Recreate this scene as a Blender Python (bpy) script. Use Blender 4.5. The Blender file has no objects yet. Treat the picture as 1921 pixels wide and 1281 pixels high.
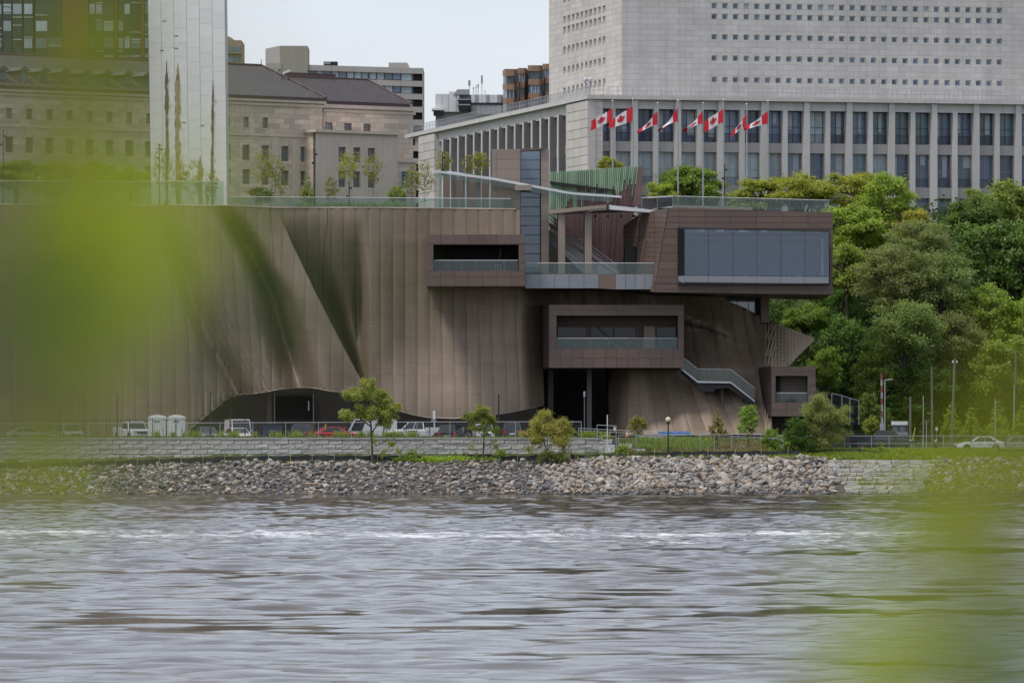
import bpy, math, random
import numpy as np
from mathutils import Vector, Matrix, noise
R = math.radians
rnd = random.Random(7)
scene = bpy.context.scene
col = scene.collection

# ------------------------------------------------------------------ camera, sky, sun, exposure
FPX, YH, CX, HC = 12000.0, 840.0, 960.5, 4.33      # focal length in photo pixels, horizon row, centre column, eye height above the river
cam_data = bpy.data.cameras.new('camera')
cam_data.sensor_width = 36.0
cam_data.lens = 36.0 * FPX / 1921.0
cam_data.shift_y = (YH - 640.5) / 1921.0
cam_data.clip_start = 0.05
cam_data.clip_end = 6000.0
cam_data.dof.use_dof = True
cam_data.dof.focus_distance = 640.0
cam_data.dof.aperture_fstop = 8.0
cam = bpy.data.objects.new('camera', cam_data)
cam.location = (0, 0, HC)
cam.rotation_euler = (R(90), 0, 0)
col.objects.link(cam)
scene.camera = cam

SUN_EL, SUN_AZ = R(60), R(-122)                     # azimuth from +Y towards +X: the sun stands high on the left
world = bpy.data.worlds.new('World')
scene.world = world
world.use_nodes = True
wn = world.node_tree.nodes
sky = wn.new('ShaderNodeTexSky')
sky.sky_type = 'NISHITA'
sky.sun_disc = False
sky.sun_elevation = SUN_EL
sky.sun_rotation = SUN_AZ
sky.altitude = 60
sky.air_density = 1.0
sky.dust_density = 2.2
sky.ozone_density = 2.0
# a thin, even veil of high cloud over the clear sky
veil = wn.new('ShaderNodeMix'); veil.data_type = 'RGBA'; veil.blend_type = 'ADD'; veil.inputs[0].default_value = 1.0
tc = wn.new('ShaderNodeTexCoord'); mp = wn.new('ShaderNodeMapping'); mp.inputs['Scale'].default_value = (3, 3, 9)
cn = wn.new('ShaderNodeTexNoise'); cn.inputs['Scale'].default_value = 2.2; cn.inputs['Detail'].default_value = 5
cr = wn.new('ShaderNodeValToRGB'); cr.color_ramp.elements[0].position = .3; cr.color_ramp.elements[1].position = .7
cr.color_ramp.elements[0].color = (4.25, 4.5, 5.15, 1); cr.color_ramp.elements[1].color = (5.05, 5.1, 5.6, 1)
wl = world.node_tree.links
wl.new(tc.outputs['Generated'], mp.inputs[0]); wl.new(mp.outputs[0], cn.inputs['Vector']); wl.new(cn.outputs[0], cr.inputs[0]); wl.new(cr.outputs[0], veil.inputs[7])
thin = wn.new('ShaderNodeMix'); thin.data_type = 'RGBA'; thin.blend_type = 'MULTIPLY'; thin.inputs[0].default_value = 1.0
thin.inputs[7].default_value = (.60, .60, .60, 1)
world.node_tree.links.new(sky.outputs[0], thin.inputs[6])
world.node_tree.links.new(thin.outputs[2], veil.inputs[6])
world.node_tree.links.new(veil.outputs[2], wn['Background'].inputs[0])
wn['Background'].inputs[1].default_value = 0.10
sun_data = bpy.data.lights.new('sun', 'SUN')
sun_data.energy = 1.9
sun_data.angle = R(11.0)
sun_data.color = (1.0, 0.95, 0.87)
sun = bpy.data.objects.new('sun', sun_data)
sdir = Vector((math.sin(SUN_AZ) * math.cos(SUN_EL), math.cos(SUN_AZ) * math.cos(SUN_EL), math.sin(SUN_EL)))
sun.rotation_euler = sdir.to_track_quat('Z', 'Y').to_euler()
sun.location = (-300, 300, 500)
col.objects.link(sun)
scene.view_settings.view_transform = 'Standard'
scene.view_settings.look = 'None'
scene.view_settings.gamma = 1.0
scene.view_settings.exposure = 0.22
scene.view_settings.use_curve_mapping = False
scene.cycles.use_denoising = True
scene.cycles.max_bounces = 8
scene.cycles.transparent_max_bounces = 16
scene.cycles.caustics_reflective = False
scene.cycles.caustics_refractive = False

# ------------------------------------------------------------------ helpers
def P(px, py, Y):
    return Vector(((px - CX) * Y / FPX, Y, HC + (YH - py) * Y / FPX))
def X(px, Y): return (px - CX) * Y / FPX
def Z(py, Y): return HC + (YH - py) * Y / FPX
def U(x, Y): return x * FPX / Y + CX
def lerp(a, b, t): return a + (b - a) * t
def interp(xs, pts):
    """piecewise linear through pts [(x, y)]"""
    if xs <= pts[0][0]: return pts[0][1]
    for (a, fa), (b, fb) in zip(pts, pts[1:]):
        if xs <= b: return fa + (fb - fa) * (xs - a) / (b - a)
    return pts[-1][1]
def sstep(a, b, x):
    t = min(1, max(0, (x - a) / (b - a)))
    return t * t * (3 - 2 * t)

ORG = {}
def org(o): return ORG.get(o.name, Vector((0, 0, 0))) if o else Vector((0, 0, 0))
def tag(o, label=None, cat=None, group=None, kind=None):
    if label: o['label'] = label
    if cat: o['category'] = cat
    if group: o['group'] = group
    if kind: o['kind'] = kind
    return o
def thing(name, label, cat, loc, group=None):
    o = bpy.data.objects.new(name, None)
    o.empty_display_size = 0.3
    o.location = loc
    col.objects.link(o)
    ORG[o.name] = Vector(loc)
    return tag(o, label, cat, group)
def link(name, me, parent=None, at=None, kind=None, color=None):
    """link mesh data as an object; at = its world position (default: the parent's)"""
    o = bpy.data.objects.new(name, me)
    col.objects.link(o)
    base = org(parent)
    w = Vector(at) if at is not None else base
    if parent: o.parent = parent
    o.location = w - base
    ORG[o.name] = w
    if kind: o['kind'] = kind
    if color: o.color = tuple(color) + (1,)
    return o
def clone(root, loc, rz=None, label=None, group=None, scale=None, color=None):
    def cp(o, par):
        c = o.copy(); col.objects.link(c); c.parent = par
        if color: c.color = tuple(color) + (1,)
        for ch in kids.get(o.name, []): cp(ch, c)
        return c
    kids = {}
    def walk(o):
        kids[o.name] = list(o.children)
        for c in o.children: walk(c)
    walk(root)
    r = cp(root, None)
    r.location = loc
    ORG[r.name] = Vector(loc)
    if rz is not None: r.rotation_euler.z = rz
    if scale: r.scale = scale if hasattr(scale, '__len__') else (scale,) * 3
    if label: r['label'] = label
    if group: r['group'] = group
    return r

class MB:
    def __init__(s): s.v, s.f, s.m = [], [], []
    def add(s, vs, fs, m=0):
        b = len(s.v)
        s.v.extend(tuple(p) for p in vs)
        s.f.extend(tuple(b + i for i in f) for f in fs)
        s.m.extend([m] * len(fs))
        return s
    def quad(s, a, b, c, d, m=0): return s.add((a, b, c, d), [(0, 1, 2, 3)], m)
    def hexa(s, p, m=0):
        return s.add(p, [(3, 2, 1, 0), (4, 5, 6, 7), (0, 1, 5, 4), (1, 2, 6, 5), (2, 3, 7, 6), (3, 0, 4, 7)], m)
    def box(s, a, b, m=0):
        if isinstance(a, Vector) and isinstance(b, Vector): b = Vector((b.x * a.y / b.y, b.y, HC + (b.z - HC) * a.y / b.y))   # a photo rectangle keeps its front plane's size
        (x0, y0, z0), (x1, y1, z1) = a, b
        return s.hexa([(x0, y0, z0), (x1, y0, z0), (x1, y1, z0), (x0, y1, z0), (x0, y0, z1), (x1, y0, z1), (x1, y1, z1), (x0, y1, z1)], m)
    def obox(s, o, ax, ay, az, m=0):
        o, ax, ay, az = Vector(o), Vector(ax), Vector(ay), Vector(az)
        return s.hexa([o, o + ax, o + ax + ay, o + ay, o + az, o + ax + az, o + ax + ay + az, o + ay + az], m)
    def prism(s, pts, vec, m=0):
        n = len(pts); vec = Vector(vec)
        a = [Vector(p) for p in pts]; b = [p + vec for p in a]
        fs = [tuple(range(n))[::-1], tuple(range(n, 2 * n))] + [(i, (i + 1) % n, n + (i + 1) % n, n + i) for i in range(n)]
        return s.add(a + b, fs, m)
    def tube(s, pts, r0, r1=None, n=6, m=0, cap=True):
        pts = [Vector(p) for p in pts]; r1 = r0 if r1 is None else r1
        k = len(pts); vs = []
        for i, p in enumerate(pts):
            d = (pts[min(i + 1, k - 1)] - pts[max(i - 1, 0)]).normalized()
            a = d.cross(Vector((0, 0, 1)) if abs(d.z) < .9 else Vector((1, 0, 0))).normalized(); b = d.cross(a)
            r = lerp(r0, r1, i / max(1, k - 1))
            vs += [p + (a * math.cos(t) + b * math.sin(t)) * r for t in (2 * math.pi * j / n for j in range(n))]
        fs = [(i * n + j, i * n + (j + 1) % n, (i + 1) * n + (j + 1) % n, (i + 1) * n + j) for i in range(k - 1) for j in range(n)]
        if cap: fs += [tuple(range(n))[::-1], tuple(range((k - 1) * n, k * n))]
        return s.add(vs, fs, m)
    def lathe(s, c, prof, n=12, m=0, sx=1, sy=1):
        c = Vector(c); vs = []
        for r, z in prof:
            vs += [c + Vector((r * sx * math.cos(2 * math.pi * j / n), r * sy * math.sin(2 * math.pi * j / n), z)) for j in range(n)]
        k = len(prof)
        fs = [(i * n + j, i * n + (j + 1) % n, (i + 1) * n + (j + 1) % n, (i + 1) * n + j) for i in range(k - 1) for j in range(n)]
        fs += [tuple(range(n))[::-1], tuple(range((k - 1) * n, k * n))]
        return s.add(vs, fs, m)
    def grid(s, fn, us, vs_, m=0):
        nu, nv = len(us), len(vs_)
        pts = [fn(u, v) for v in vs_ for u in us]
        fs = [(j * nu + i, j * nu + i + 1, (j + 1) * nu + i + 1, (j + 1) * nu + i) for j in range(nv - 1) for i in range(nu - 1)]
        return s.add(pts, fs, m)
    def holes(s, o, ax, az, W, H, hs, back, m=0, mr=None):
        """a wall sheet W x H from corner o along unit vectors ax, az with real openings hs (x0, x1, z0, z1) whose reveals run along vector back"""
        o, ax, az, back = Vector(o), Vector(ax), Vector(az), Vector(back)
        xs = sorted({0, W} | {h[0] for h in hs} | {h[1] for h in hs}); zs = sorted({0, H} | {h[2] for h in hs} | {h[3] for h in hs})
        pt = lambda x, z: o + ax * x + az * z
        for za, zb in zip(zs, zs[1:]):
            zc = (za + zb) / 2
            row = [h for h in hs if h[2] < zc < h[3]]
            run = None
            for xa, xb in zip(xs, xs[1:]):
                xc = (xa + xb) / 2
                if any(h[0] < xc < h[1] for h in row):
                    if run is not None: s.quad(pt(run, za), pt(xa, za), pt(xa, zb), pt(run, zb), m); run = None
                elif run is None: run = xa
            if run is not None: s.quad(pt(run, za), pt(W, za), pt(W, zb), pt(run, zb), m)
        mr = m if mr is None else mr
        for x0, x1, z0, z1 in hs:
            c = [pt(x0, z0), pt(x1, z0), pt(x1, z1), pt(x0, z1)]
            for i in range(4): s.quad(c[i], c[(i + 1) % 4], c[(i + 1) % 4] + back, c[i] + back, mr)
        return s
    def mesh(s, name, mats, origin=(0, 0, 0), smooth=False):
        me = bpy.data.meshes.new(name)
        ox, oy, oz = origin
        me.from_pydata([(x - ox, y - oy, z - oz) for x, y, z in s.v], [], s.f)
        for m in (mats if isinstance(mats, (list, tuple)) else [mats]): me.materials.append(m)
        if any(s.m): me.polygons.foreach_set('material_index', s.m)
        if smooth: me.polygons.foreach_set('use_smooth', [True] * len(s.f))
        me.update()
        return me
    def build(s, name, mats, parent=None, at=None, smooth=False, kind=None, color=None):
        """verts are world coordinates; at = world origin of the new object (default: the parent's)"""
        w = Vector(at) if at is not None else org(parent)
        return link(name, s.mesh(name, mats, w, smooth), parent, w, kind, color)

# ------------------------------------------------------------------ materials
def nodes(name):
    m = bpy.data.materials.new(name); m.use_nodes = True
    nt = m.node_tree
    return m, nt, nt.nodes['Principled BSDF'], nt.nodes['Material Output']
def N(nt, typ, **kw):
    n = nt.nodes.new(typ)
    for k, v in kw.items():
        if k in n.inputs: n.inputs[k].default_value = v
        else: setattr(n, k, v)
    return n
def mathn(nt, op, a, b=None, clamp=False):
    n = nt.nodes.new('ShaderNodeMath'); n.operation = op; n.use_clamp = clamp
    for i, v in enumerate((a, b)):
        if v is None: continue
        if isinstance(v, (int, float)): n.inputs[i].default_value = v
        else: nt.links.new(v, n.inputs[i])
    return n.outputs[0]
def mixc(nt, fac, a, b, blend='MIX'):
    n = nt.nodes.new('ShaderNodeMix'); n.data_type = 'RGBA'; n.blend_type = blend
    for idx, v in ((0, fac), (6, a), (7, b)):
        if isinstance(v, (int, float)): n.inputs[idx].default_value = v
        elif isinstance(v, (tuple, list)): n.inputs[idx].default_value = tuple(v) + ((1,) if len(v) == 3 else ())
        else: nt.links.new(v, n.inputs[idx])
    return n.outputs[2]
def objpos(nt, scale=(1, 1, 1), rz=0.0, world_space=True):
    if world_space:
        g = nt.nodes.new('ShaderNodeNewGeometry'); out = g.outputs['Position']
    else:
        g = nt.nodes.new('ShaderNodeTexCoord'); out = g.outputs['Object']
    mp = nt.nodes.new('ShaderNodeMapping'); mp.inputs['Scale'].default_value = scale; mp.inputs['Rotation'].default_value = (0, 0, rz)
    nt.links.new(out, mp.inputs[0])
    return mp.outputs[0]
def noisen(nt, vec, scale, detail=4, rough=.6, out=0):
    n = N(nt, 'ShaderNodeTexNoise', Scale=scale, Detail=detail, Roughness=rough)
    nt.links.new(vec, n.inputs['Vector'])
    return n.outputs[out]
def ramp(nt, fac, stops):
    n = nt.nodes.new('ShaderNodeValToRGB')
    e = n.color_ramp.elements
    while len(e) < len(stops): e.new(.5)
    for el, (p, c) in zip(e, stops):
        el.position = p; el.color = (tuple(c) + (1,)) if isinstance(c, (tuple, list)) else (c, c, c, 1)
    nt.links.new(fac, n.inputs[0])
    return n.outputs[0]
def mat(name, c, rough=.7, metal=0.0, var=.18, scale=.6, stretch=(1, 1, 1), bump=0.0, bscale=6.0, rand=0.0, streak=0.0, spec=.5, objcol=False, coat=0.0, band=0.0, joints=0.0, dirt=None, dirt_amt=.4):
    """base colour c broken up by two noises, optional vertical weather streaks, per-object variation and fine relief"""
    m, nt, b, out = nodes(name)
    pos = objpos(nt, stretch)
    base = c
    if objcol:
        oi = nt.nodes.new('ShaderNodeObjectInfo'); base = oi.outputs['Color']
    n1 = noisen(nt, pos, scale, 5)
    n2 = noisen(nt, pos, scale * 7.3, 3)
    f = mathn(nt, 'ADD', mathn(nt, 'MULTIPLY', n1, .65), mathn(nt, 'MULTIPLY', n2, .35))
    f = mathn(nt, 'ADD', mathn(nt, 'MULTIPLY', mathn(nt, 'SUBTRACT', f, .5), var * 4), 1.0)
    if streak:
        sp = objpos(nt, (1.6, 1.6, .07))
        s_ = mathn(nt, 'MULTIPLY', mathn(nt, 'SUBTRACT', noisen(nt, sp, 1.3, 4), .5), streak * 3)
        f = mathn(nt, 'ADD', f, s_)
    if band:
        bp = objpos(nt, (.10, .10, 1.0))
        f = mathn(nt, 'ADD', f, mathn(nt, 'MULTIPLY', mathn(nt, 'SUBTRACT', noisen(nt, bp, .9, 4, .6), .5), band * 3))
        f = mathn(nt, 'ADD', f, mathn(nt, 'MULTIPLY', mathn(nt, 'SUBTRACT', noisen(nt, objpos(nt, (2.6, 2.6, .04)), 1.0, 3, .6), .5), band * 2.2))
    if joints:                                         # short pale lap joints of the sheets, staggered from strip to strip
        g_ = nt.nodes.new('ShaderNodeNewGeometry'); sx_ = nt.nodes.new('ShaderNodeSeparateXYZ'); nt.links.new(g_.outputs['Position'], sx_.inputs[0])
        cv_ = nt.nodes.new('ShaderNodeCombineXYZ'); nt.links.new(sx_.outputs['Z'], cv_.inputs[0]); nt.links.new(sx_.outputs['X'], cv_.inputs[1])
        bk_ = N(nt, 'ShaderNodeTexBrick', Scale=1.0); nt.links.new(cv_.outputs[0], bk_.inputs['Vector'])
        bk_.inputs['Brick Width'].default_value = 3.0; bk_.inputs['Row Height'].default_value = 1.225; bk_.inputs['Mortar Size'].default_value = .022; bk_.offset = .5; bk_.inputs['Mortar Smooth'].default_value = .2
        ms_ = ramp(nt, noisen(nt, objpos(nt, (.5, .5, .5)), 1.0, 2), [(.42, 0.0), (.56, 1.0)])
        f = mathn(nt, 'ADD', f, mathn(nt, 'MULTIPLY', mathn(nt, 'MULTIPLY', bk_.outputs['Fac'], ms_), joints))
    if rand:
        oi2 = nt.nodes.new('ShaderNodeObjectInfo')
        f = mathn(nt, 'ADD', f, mathn(nt, 'MULTIPLY', mathn(nt, 'SUBTRACT', oi2.outputs['Random'], .5), rand * 2))
    cc = nt.nodes.new('ShaderNodeCombineColor')
    for i in range(3): nt.links.new(f, cc.inputs[i])
    outc = mixc(nt, 1.0, base, cc.outputs[0], 'MULTIPLY')
    if dirt:
        d = ramp(nt, noisen(nt, pos, scale * 1.7, 6, .65), [(.45, 0.0), (.7, 1.0)])
        outc = mixc(nt, mathn(nt, 'MULTIPLY', d, dirt_amt), outc, dirt)
    nt.links.new(outc, b.inputs['Base Color'])
    b.inputs['Roughness'].default_value = rough
    b.inputs['Metallic'].default_value = metal
    b.inputs['Specular IOR Level'].default_value = spec
    b.inputs['Coat Weight'].default_value = coat
    if bump:
        bn = N(nt, 'ShaderNodeBump', Strength=bump, Distance=.05)
        nt.links.new(noisen(nt, pos, bscale, 6), bn.inputs['Height'])
        nt.links.new(bn.outputs[0], b.inputs['Normal'])
    return m
def glass(name, tint, trans=.5, rough=.03, refl=.0):
    """thin architectural pane: see-through share plus a mirror coat"""
    m, nt, b, out = nodes(name)
    nt.nodes.remove(b)
    t = N(nt, 'ShaderNodeBsdfTransparent'); t.inputs[0].default_value = tuple(tint) + (1,)
    d = N(nt, 'ShaderNodeBsdfDiffuse'); d.inputs[0].default_value = tuple(x * .35 for x in tint) + (1,)
    g = N(nt, 'ShaderNodeBsdfGlossy', Roughness=rough); g.inputs[0].default_value = (.85, .92, 1, 1)
    m1 = N(nt, 'ShaderNodeMixShader', Fac=trans); nt.links.new(d.outputs[0], m1.inputs[1]); nt.links.new(t.outputs[0], m1.inputs[2])
    fr = N(nt, 'ShaderNodeFresnel', IOR=1.5)
    fac = mathn(nt, 'ADD', fr.outputs[0], refl, True)
    m2 = N(nt, 'ShaderNodeMixShader'); nt.links.new(fac, m2.inputs[0]); nt.links.new(m1.outputs[0], m2.inputs[1]); nt.links.new(g.outputs[0], m2.inputs[2])
    nt.links.new(m2.outputs[0], out.inputs[0])
    return m
def leafmat(name, trans=.4, gain=1.0):
    """leaf: object colour x a random tone per leaf, part of the light passing through"""
    m, nt, b, out = nodes(name)
    oi = nt.nodes.new('ShaderNodeObjectInfo')
    at = N(nt, 'ShaderNodeAttribute', attribute_name='tone')
    f = mathn(nt, 'ADD', mathn(nt, 'MULTIPLY', at.outputs['Fac'], .9), .5)
    cc = nt.nodes.new('ShaderNodeCombineColor')
    nt.links.new(mathn(nt, 'MULTIPLY', f, gain * 1.05), cc.inputs[0]); nt.links.new(mathn(nt, 'MULTIPLY', f, gain), cc.inputs[1]); nt.links.new(mathn(nt, 'MULTIPLY', f, gain * .8), cc.inputs[2])
    c = mixc(nt, 1.0, oi.outputs['Color'], cc.outputs[0], 'MULTIPLY')
    nt.links.new(c, b.inputs['Base Color']); b.inputs['Roughness'].default_value = .55; b.inputs['Specular IOR Level'].default_value = .3
    t = N(nt, 'ShaderNodeBsdfTranslucent')
    c2 = mixc(nt, 1.0, c, (1.5, 1.45, .55), 'MULTIPLY')
    nt.links.new(c2, t.inputs[0])
    mx = N(nt, 'ShaderNodeMixShader', Fac=trans)
    nt.links.new(b.outputs[0], mx.inputs[1]); nt.links.new(t.outputs[0], mx.inputs[2]); nt.links.new(mx.outputs[0], out.inputs[0])
    return m
def dark(name, c, rough=.6): return mat(name, c, rough, var=.08)

M_skin = mat('bronze_cladding', (.232, .178, .128), .52, .2, var=.12, scale=.25, streak=.10, rand=.07, band=.12, joints=.30, bump=.02, bscale=2)
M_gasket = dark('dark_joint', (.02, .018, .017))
M_panel = mat('brown_panel', (.128, .090, .074), .5, .15, var=.07, scale=.3, rand=.09)
M_tan = mat('tan_panel', (.28, .225, .185), .5, .1, var=.06, scale=.4, rand=.06)
M_blackpaint = mat('black_paint', (.014, .018, .028), .25, 0, var=.05, spec=.4, coat=.25)
M_pale = mat('pale_grey_metal', (.23, .245, .265), .4, .2, var=.05, rand=.04)
M_white = mat('white_steel', (.62, .62, .62), .4, 0, var=.06)
M_steel = mat('galvanised_steel', (.36, .37, .38), .45, .4, var=.08)
M_black = mat('black_metal', (.018, .018, .02), .45, .2, var=.1)
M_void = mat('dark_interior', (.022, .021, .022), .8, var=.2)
M_int = mat('interior_surface', (.11, .105, .10), .8, var=.1)
M_intpale = mat('pale_interior_surface', (.42, .43, .43), .8, var=.08)
M_rail = glass('railing_glass', (.74, .83, .80), .96, .03, .0)
M_pane = glass('window_glass', (.16, .21, .26), .35, .02, .10)
M_blueglass = glass('bay_window_glass', (.52, .63, .76), .97, .02, .05)
M_panedark = glass('dark_window_glass', (.10, .12, .14), .7, .02, .0)
M_curtain = mat('curtain_cloth', (.42, .46, .48), .9, var=.2, scale=2.0, stretch=(6, 6, .05))
# ------------------------------------------------------------------ water
def make_water():
    rs = np.random.RandomState(3)
    xs = np.arange(-62, 62.01, .4); ys = np.concatenate([np.arange(106, 260, .28), np.arange(260, 596.01, .5)])
    gx, gy = np.meshgrid(xs, ys)
    z = np.zeros_like(gx)
    # slow patches of smooth and ruffled water
    def patch(seed, lx, ly, n=14):
        r2 = np.random.RandomState(seed); o = np.zeros_like(gx)
        for _ in range(n):
            a = r2.uniform(0, 6.28); k = r2.uniform(.6, 1.6)
            o += np.sin(gx / lx * math.cos(a) * k * 6.28 + gy / ly * math.sin(a) * k * 6.28 + r2.uniform(0, 6.28))
        return o / math.sqrt(n / 2)
    ruf = 1.45 + .5 * patch(5, 90, 60) + .35 * patch(6, 34, 18)
    def belt(c, w, x0, x1, k):
        yy = gy + 3.0 * np.sin(gx * .21 + c) + 2.0 * np.sin(gx * .5 + 1.7 * c)
        xx = np.clip((gx - x0) / 3 + .5, 0, 1) * np.clip((x1 - gx) / 3 + .5, 0, 1)
        return k * np.exp(-((yy - c) / w) ** 2) * xx
    ruf -= 1.6 * np.clip(1 + .7 * patch(12, 7, 5), .1, 2.2) * (belt(167, 7.5, -13, 60, 1.7) + belt(224, 9, -22, 6, 1.5) + belt(150, 3, -9, 4, 1.1) + belt(205, 4, 4, 30, 1.1) + belt(270, 9, 2, 40, 1.4) + belt(186, 3, 0, 12, .9) + belt(131, 2.5, -1, 10, 1.0) + belt(246, 5, -30, -4, 1.0))
    ruf -= .55 * patch(15, 7, 2.0, 26) * np.clip((gy - 112) / 40, 0, 1) * np.clip((360 - gy) / 60, 0, 1)
    ruf -= .75 * patch(9, 13, 5, 24) * np.clip((gy - 120) / 60, 0, 1)
    ruf += belt(325, 40, -60, 60, .7)
    ruf -= np.clip((gy - 365) / 50, 0, 1) * 1.25
    ruf = 1 / (1 + np.exp(-(ruf - .25) * 3.2))
    amp = (.035 + .52 * ruf) * (.62 + .38 * np.clip((gy - 120) / 90, 0, 1))
    for _ in range(90):
        lam = .85 * (4.5 ** rs.uniform(0, 1)); k = 2 * math.pi / lam
        a = rs.normal(-1.57, .42)
        A = .0072 * lam ** .8
        mod = 1 + .8 * np.sin(gx * rs.uniform(.03, .3) + gy * rs.uniform(.03, .3) + rs.uniform(0, 6))
        p = gx * k * math.cos(a) + gy * k * math.sin(a) + rs.uniform(0, 6.28) + .9 * np.sin(gx * .17 + gy * .09 + rs.uniform(0, 6))
        z += A * mod * np.sin(p)
    z *= amp
    edge = np.clip(np.minimum(np.minimum(gx + 62, 62 - gx) / 6, (gy - 106) / 4), 0, 1) * np.clip((598 - gy) / 6, .1, 1)
    z *= edge
    ny, nx = gx.shape
    co = np.stack([gx, gy, z], -1).reshape(-1, 3)
    idx = np.arange(nx * ny).reshape(ny, nx)
    q = np.stack([idx[:-1, :-1], idx[:-1, 1:], idx[1:, 1:], idx[1:, :-1]], -1).reshape(-1, 4)
    ring = np.array([(-700, -8, 0), (700, -8, 0), (-700, 106, 0), (-62, 106, 0), (62, 106, 0), (700, 106, 0), (-700, 596, 0), (-62, 596, 0), (62, 596, 0), (700, 596, 0)], float)
    b = len(co)
    rq = np.array([(0, 1, 5, 2), (2, 3, 7, 6), (4, 5, 9, 8)]) + b
    me = np_mesh('river', np.vstack([co, ring]), np.vstack([q, rq]), M_water, True)
    at = me.attributes.new('ruffle', 'FLOAT', 'POINT'); at.data.foreach_set('value', np.concatenate([ruf.ravel(), np.full(10, .7)]).astype(np.float32))
    link('river', me, kind='structure')
def np_mesh(name, co, quads, mats, smooth=False, mi=None, tone=None):
    me = bpy.data.meshes.new(name)
    n = len(quads); k = quads.shape[1]
    me.vertices.add(len(co)); me.vertices.foreach_set('co', np.ascontiguousarray(co, np.float32).ravel())
    me.loops.add(n * k); me.loops.foreach_set('vertex_index', np.ascontiguousarray(quads, np.int32).ravel())
    me.polygons.add(n); me.polygons.foreach_set('loop_start', np.arange(0, n * k, k, dtype=np.int32))
    try: me.polygons.foreach_set('loop_total', np.full(n, k, np.int32))
    except Exception: pass
    for m in (mats if isinstance(mats, (list, tuple)) else [mats]): me.materials.append(m)
    if mi is not None: me.polygons.foreach_set('material_index', np.asarray(mi, np.int32))
    me.polygons.foreach_set('use_smooth', np.full(n, smooth))
    if tone is not None:
        a = me.attributes.new('tone', 'FLOAT', 'FACE'); a.data.foreach_set('value', np.asarray(tone, np.float32))
    me.update(calc_edges=True)
    return me

def water_material():
    m, nt, b, out = nodes('river_water')
    p = objpos(nt)
    b.inputs['Base Color'].default_value = (.075, .060, .043, 1)
    b.inputs['IOR'].default_value = 1.33
    b.inputs['Roughness'].default_value = .06
    # ripples
    h1 = noisen(nt, objpos(nt, (.8, 1, 1)), 3.6, 5, .7)
    h2 = noisen(nt, objpos(nt, (1, .6, 1)), .55, 3, .55)
    h = mathn(nt, 'ADD', mathn(nt, 'MULTIPLY', h1, .012), mathn(nt, 'MULTIPLY', h2, .010))
    ru = N(nt, 'ShaderNodeAttribute', attribute_name='ruffle')
    h = mathn(nt, 'MULTIPLY', h, mathn(nt, 'ADD', mathn(nt, 'MULTIPLY', ru.outputs['Fac'], .9), .10))
    bn = N(nt, 'ShaderNodeBump', Strength=1.0, Distance=1.0)
    nt.links.new(h, bn.inputs['Height']); nt.links.new(bn.outputs[0], b.inputs['Normal'])
    # broken white water along the fast streaks
    fo = N(nt, 'ShaderNodeBsdfDiffuse'); fo.inputs[0].default_value = (.78, .78, .78, 1)
    sx = nt.nodes.new('ShaderNodeSeparateXYZ'); nt.links.new(p, sx.inputs[0])
    y = sx.outputs['Y']
    def band(c, w): return mathn(nt, 'SUBTRACT', 1.0, mathn(nt, 'DIVIDE', mathn(nt, 'ABSOLUTE', mathn(nt, 'SUBTRACT', y, c)), w), True)
    wob = mathn(nt, 'MULTIPLY', mathn(nt, 'SUBTRACT', noisen(nt, objpos(nt, (.05, .02, 1)), 1.0, 2), .5), 60)
    y = mathn(nt, 'ADD', y, wob)
    bands = mathn(nt, 'MAXIMUM', mathn(nt, 'MAXIMUM', band(318, 46), mathn(nt, 'MULTIPLY', band(292, 12), .9)), mathn(nt, 'MULTIPLY', band(195, 40), .35))
    fn = noisen(nt, objpos(nt, (.16, .13, 1)), 1.0, 6, .75)
    fn2 = noisen(nt, objpos(nt, (.9, .9, 1)), 1.6, 5, .75)
    v = mathn(nt, 'ADD', mathn(nt, 'MULTIPLY', bands, .24), mathn(nt, 'ADD', mathn(nt, 'MULTIPLY', fn, .60), mathn(nt, 'MULTIPLY', fn2, .42)))
    fm = ramp(nt, v, [(.705, 0.0), (.83, 1.0)])
    fm = mathn(nt, 'MULTIPLY', fm, .9)
    mx = N(nt, 'ShaderNodeMixShader'); nt.links.new(fm, mx.inputs[0]); nt.links.new(b.outputs[0], mx.inputs[1]); nt.links.new(fo.outputs[0], mx.inputs[2])
    nt.links.new(mx.outputs[0], out.inputs[0])
    return m
M_water = water_material()
make_water()

# ------------------------------------------------------------------ terrain
M_earth = mat('bare_earth', (.16, .125, .095), .95, var=.3, scale=.5, bump=.5, dirt=(.05, .075, .02), dirt_amt=.7)
M_grassground = mat('grass_ground', (.075, .105, .028), .95, var=.35, scale=.4, bump=.5, dirt=(.14, .12, .07), dirt_amt=.5)
M_hill = mat('undergrowth_ground', (.05, .075, .03), .95, var=.4, scale=.3, bump=.5)
M_gravelbed = mat('gravel_bed', (.075, .066, .058), .95, var=.5, scale=2.5, bump=1.0, bscale=8)
M_asphalt = mat('asphalt', (.06, .06, .062), .9, var=.15, scale=.3, bump=.2)
M_concrete = mat('concrete', (.34, .33, .31), .85, var=.12, scale=.4, bump=.1)
ROCKTOP = [(-600, 886), (0, 884), (250, 875), (430, 869), (700, 868), (1000, 866), (1080, 862), (1480, 860), (1560, 862), (1760, 862), (2400, 862)]
def ztop(u): return Z(interp(u, ROCKTOP), 599)
def zbank(x, Y):
    t = (Y - 589.6) / 9.4
    return lerp(-.3, ztop(U(x, Y)), max(0, t) ** .92) if t > 0 else -.3 + t * .35
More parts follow.
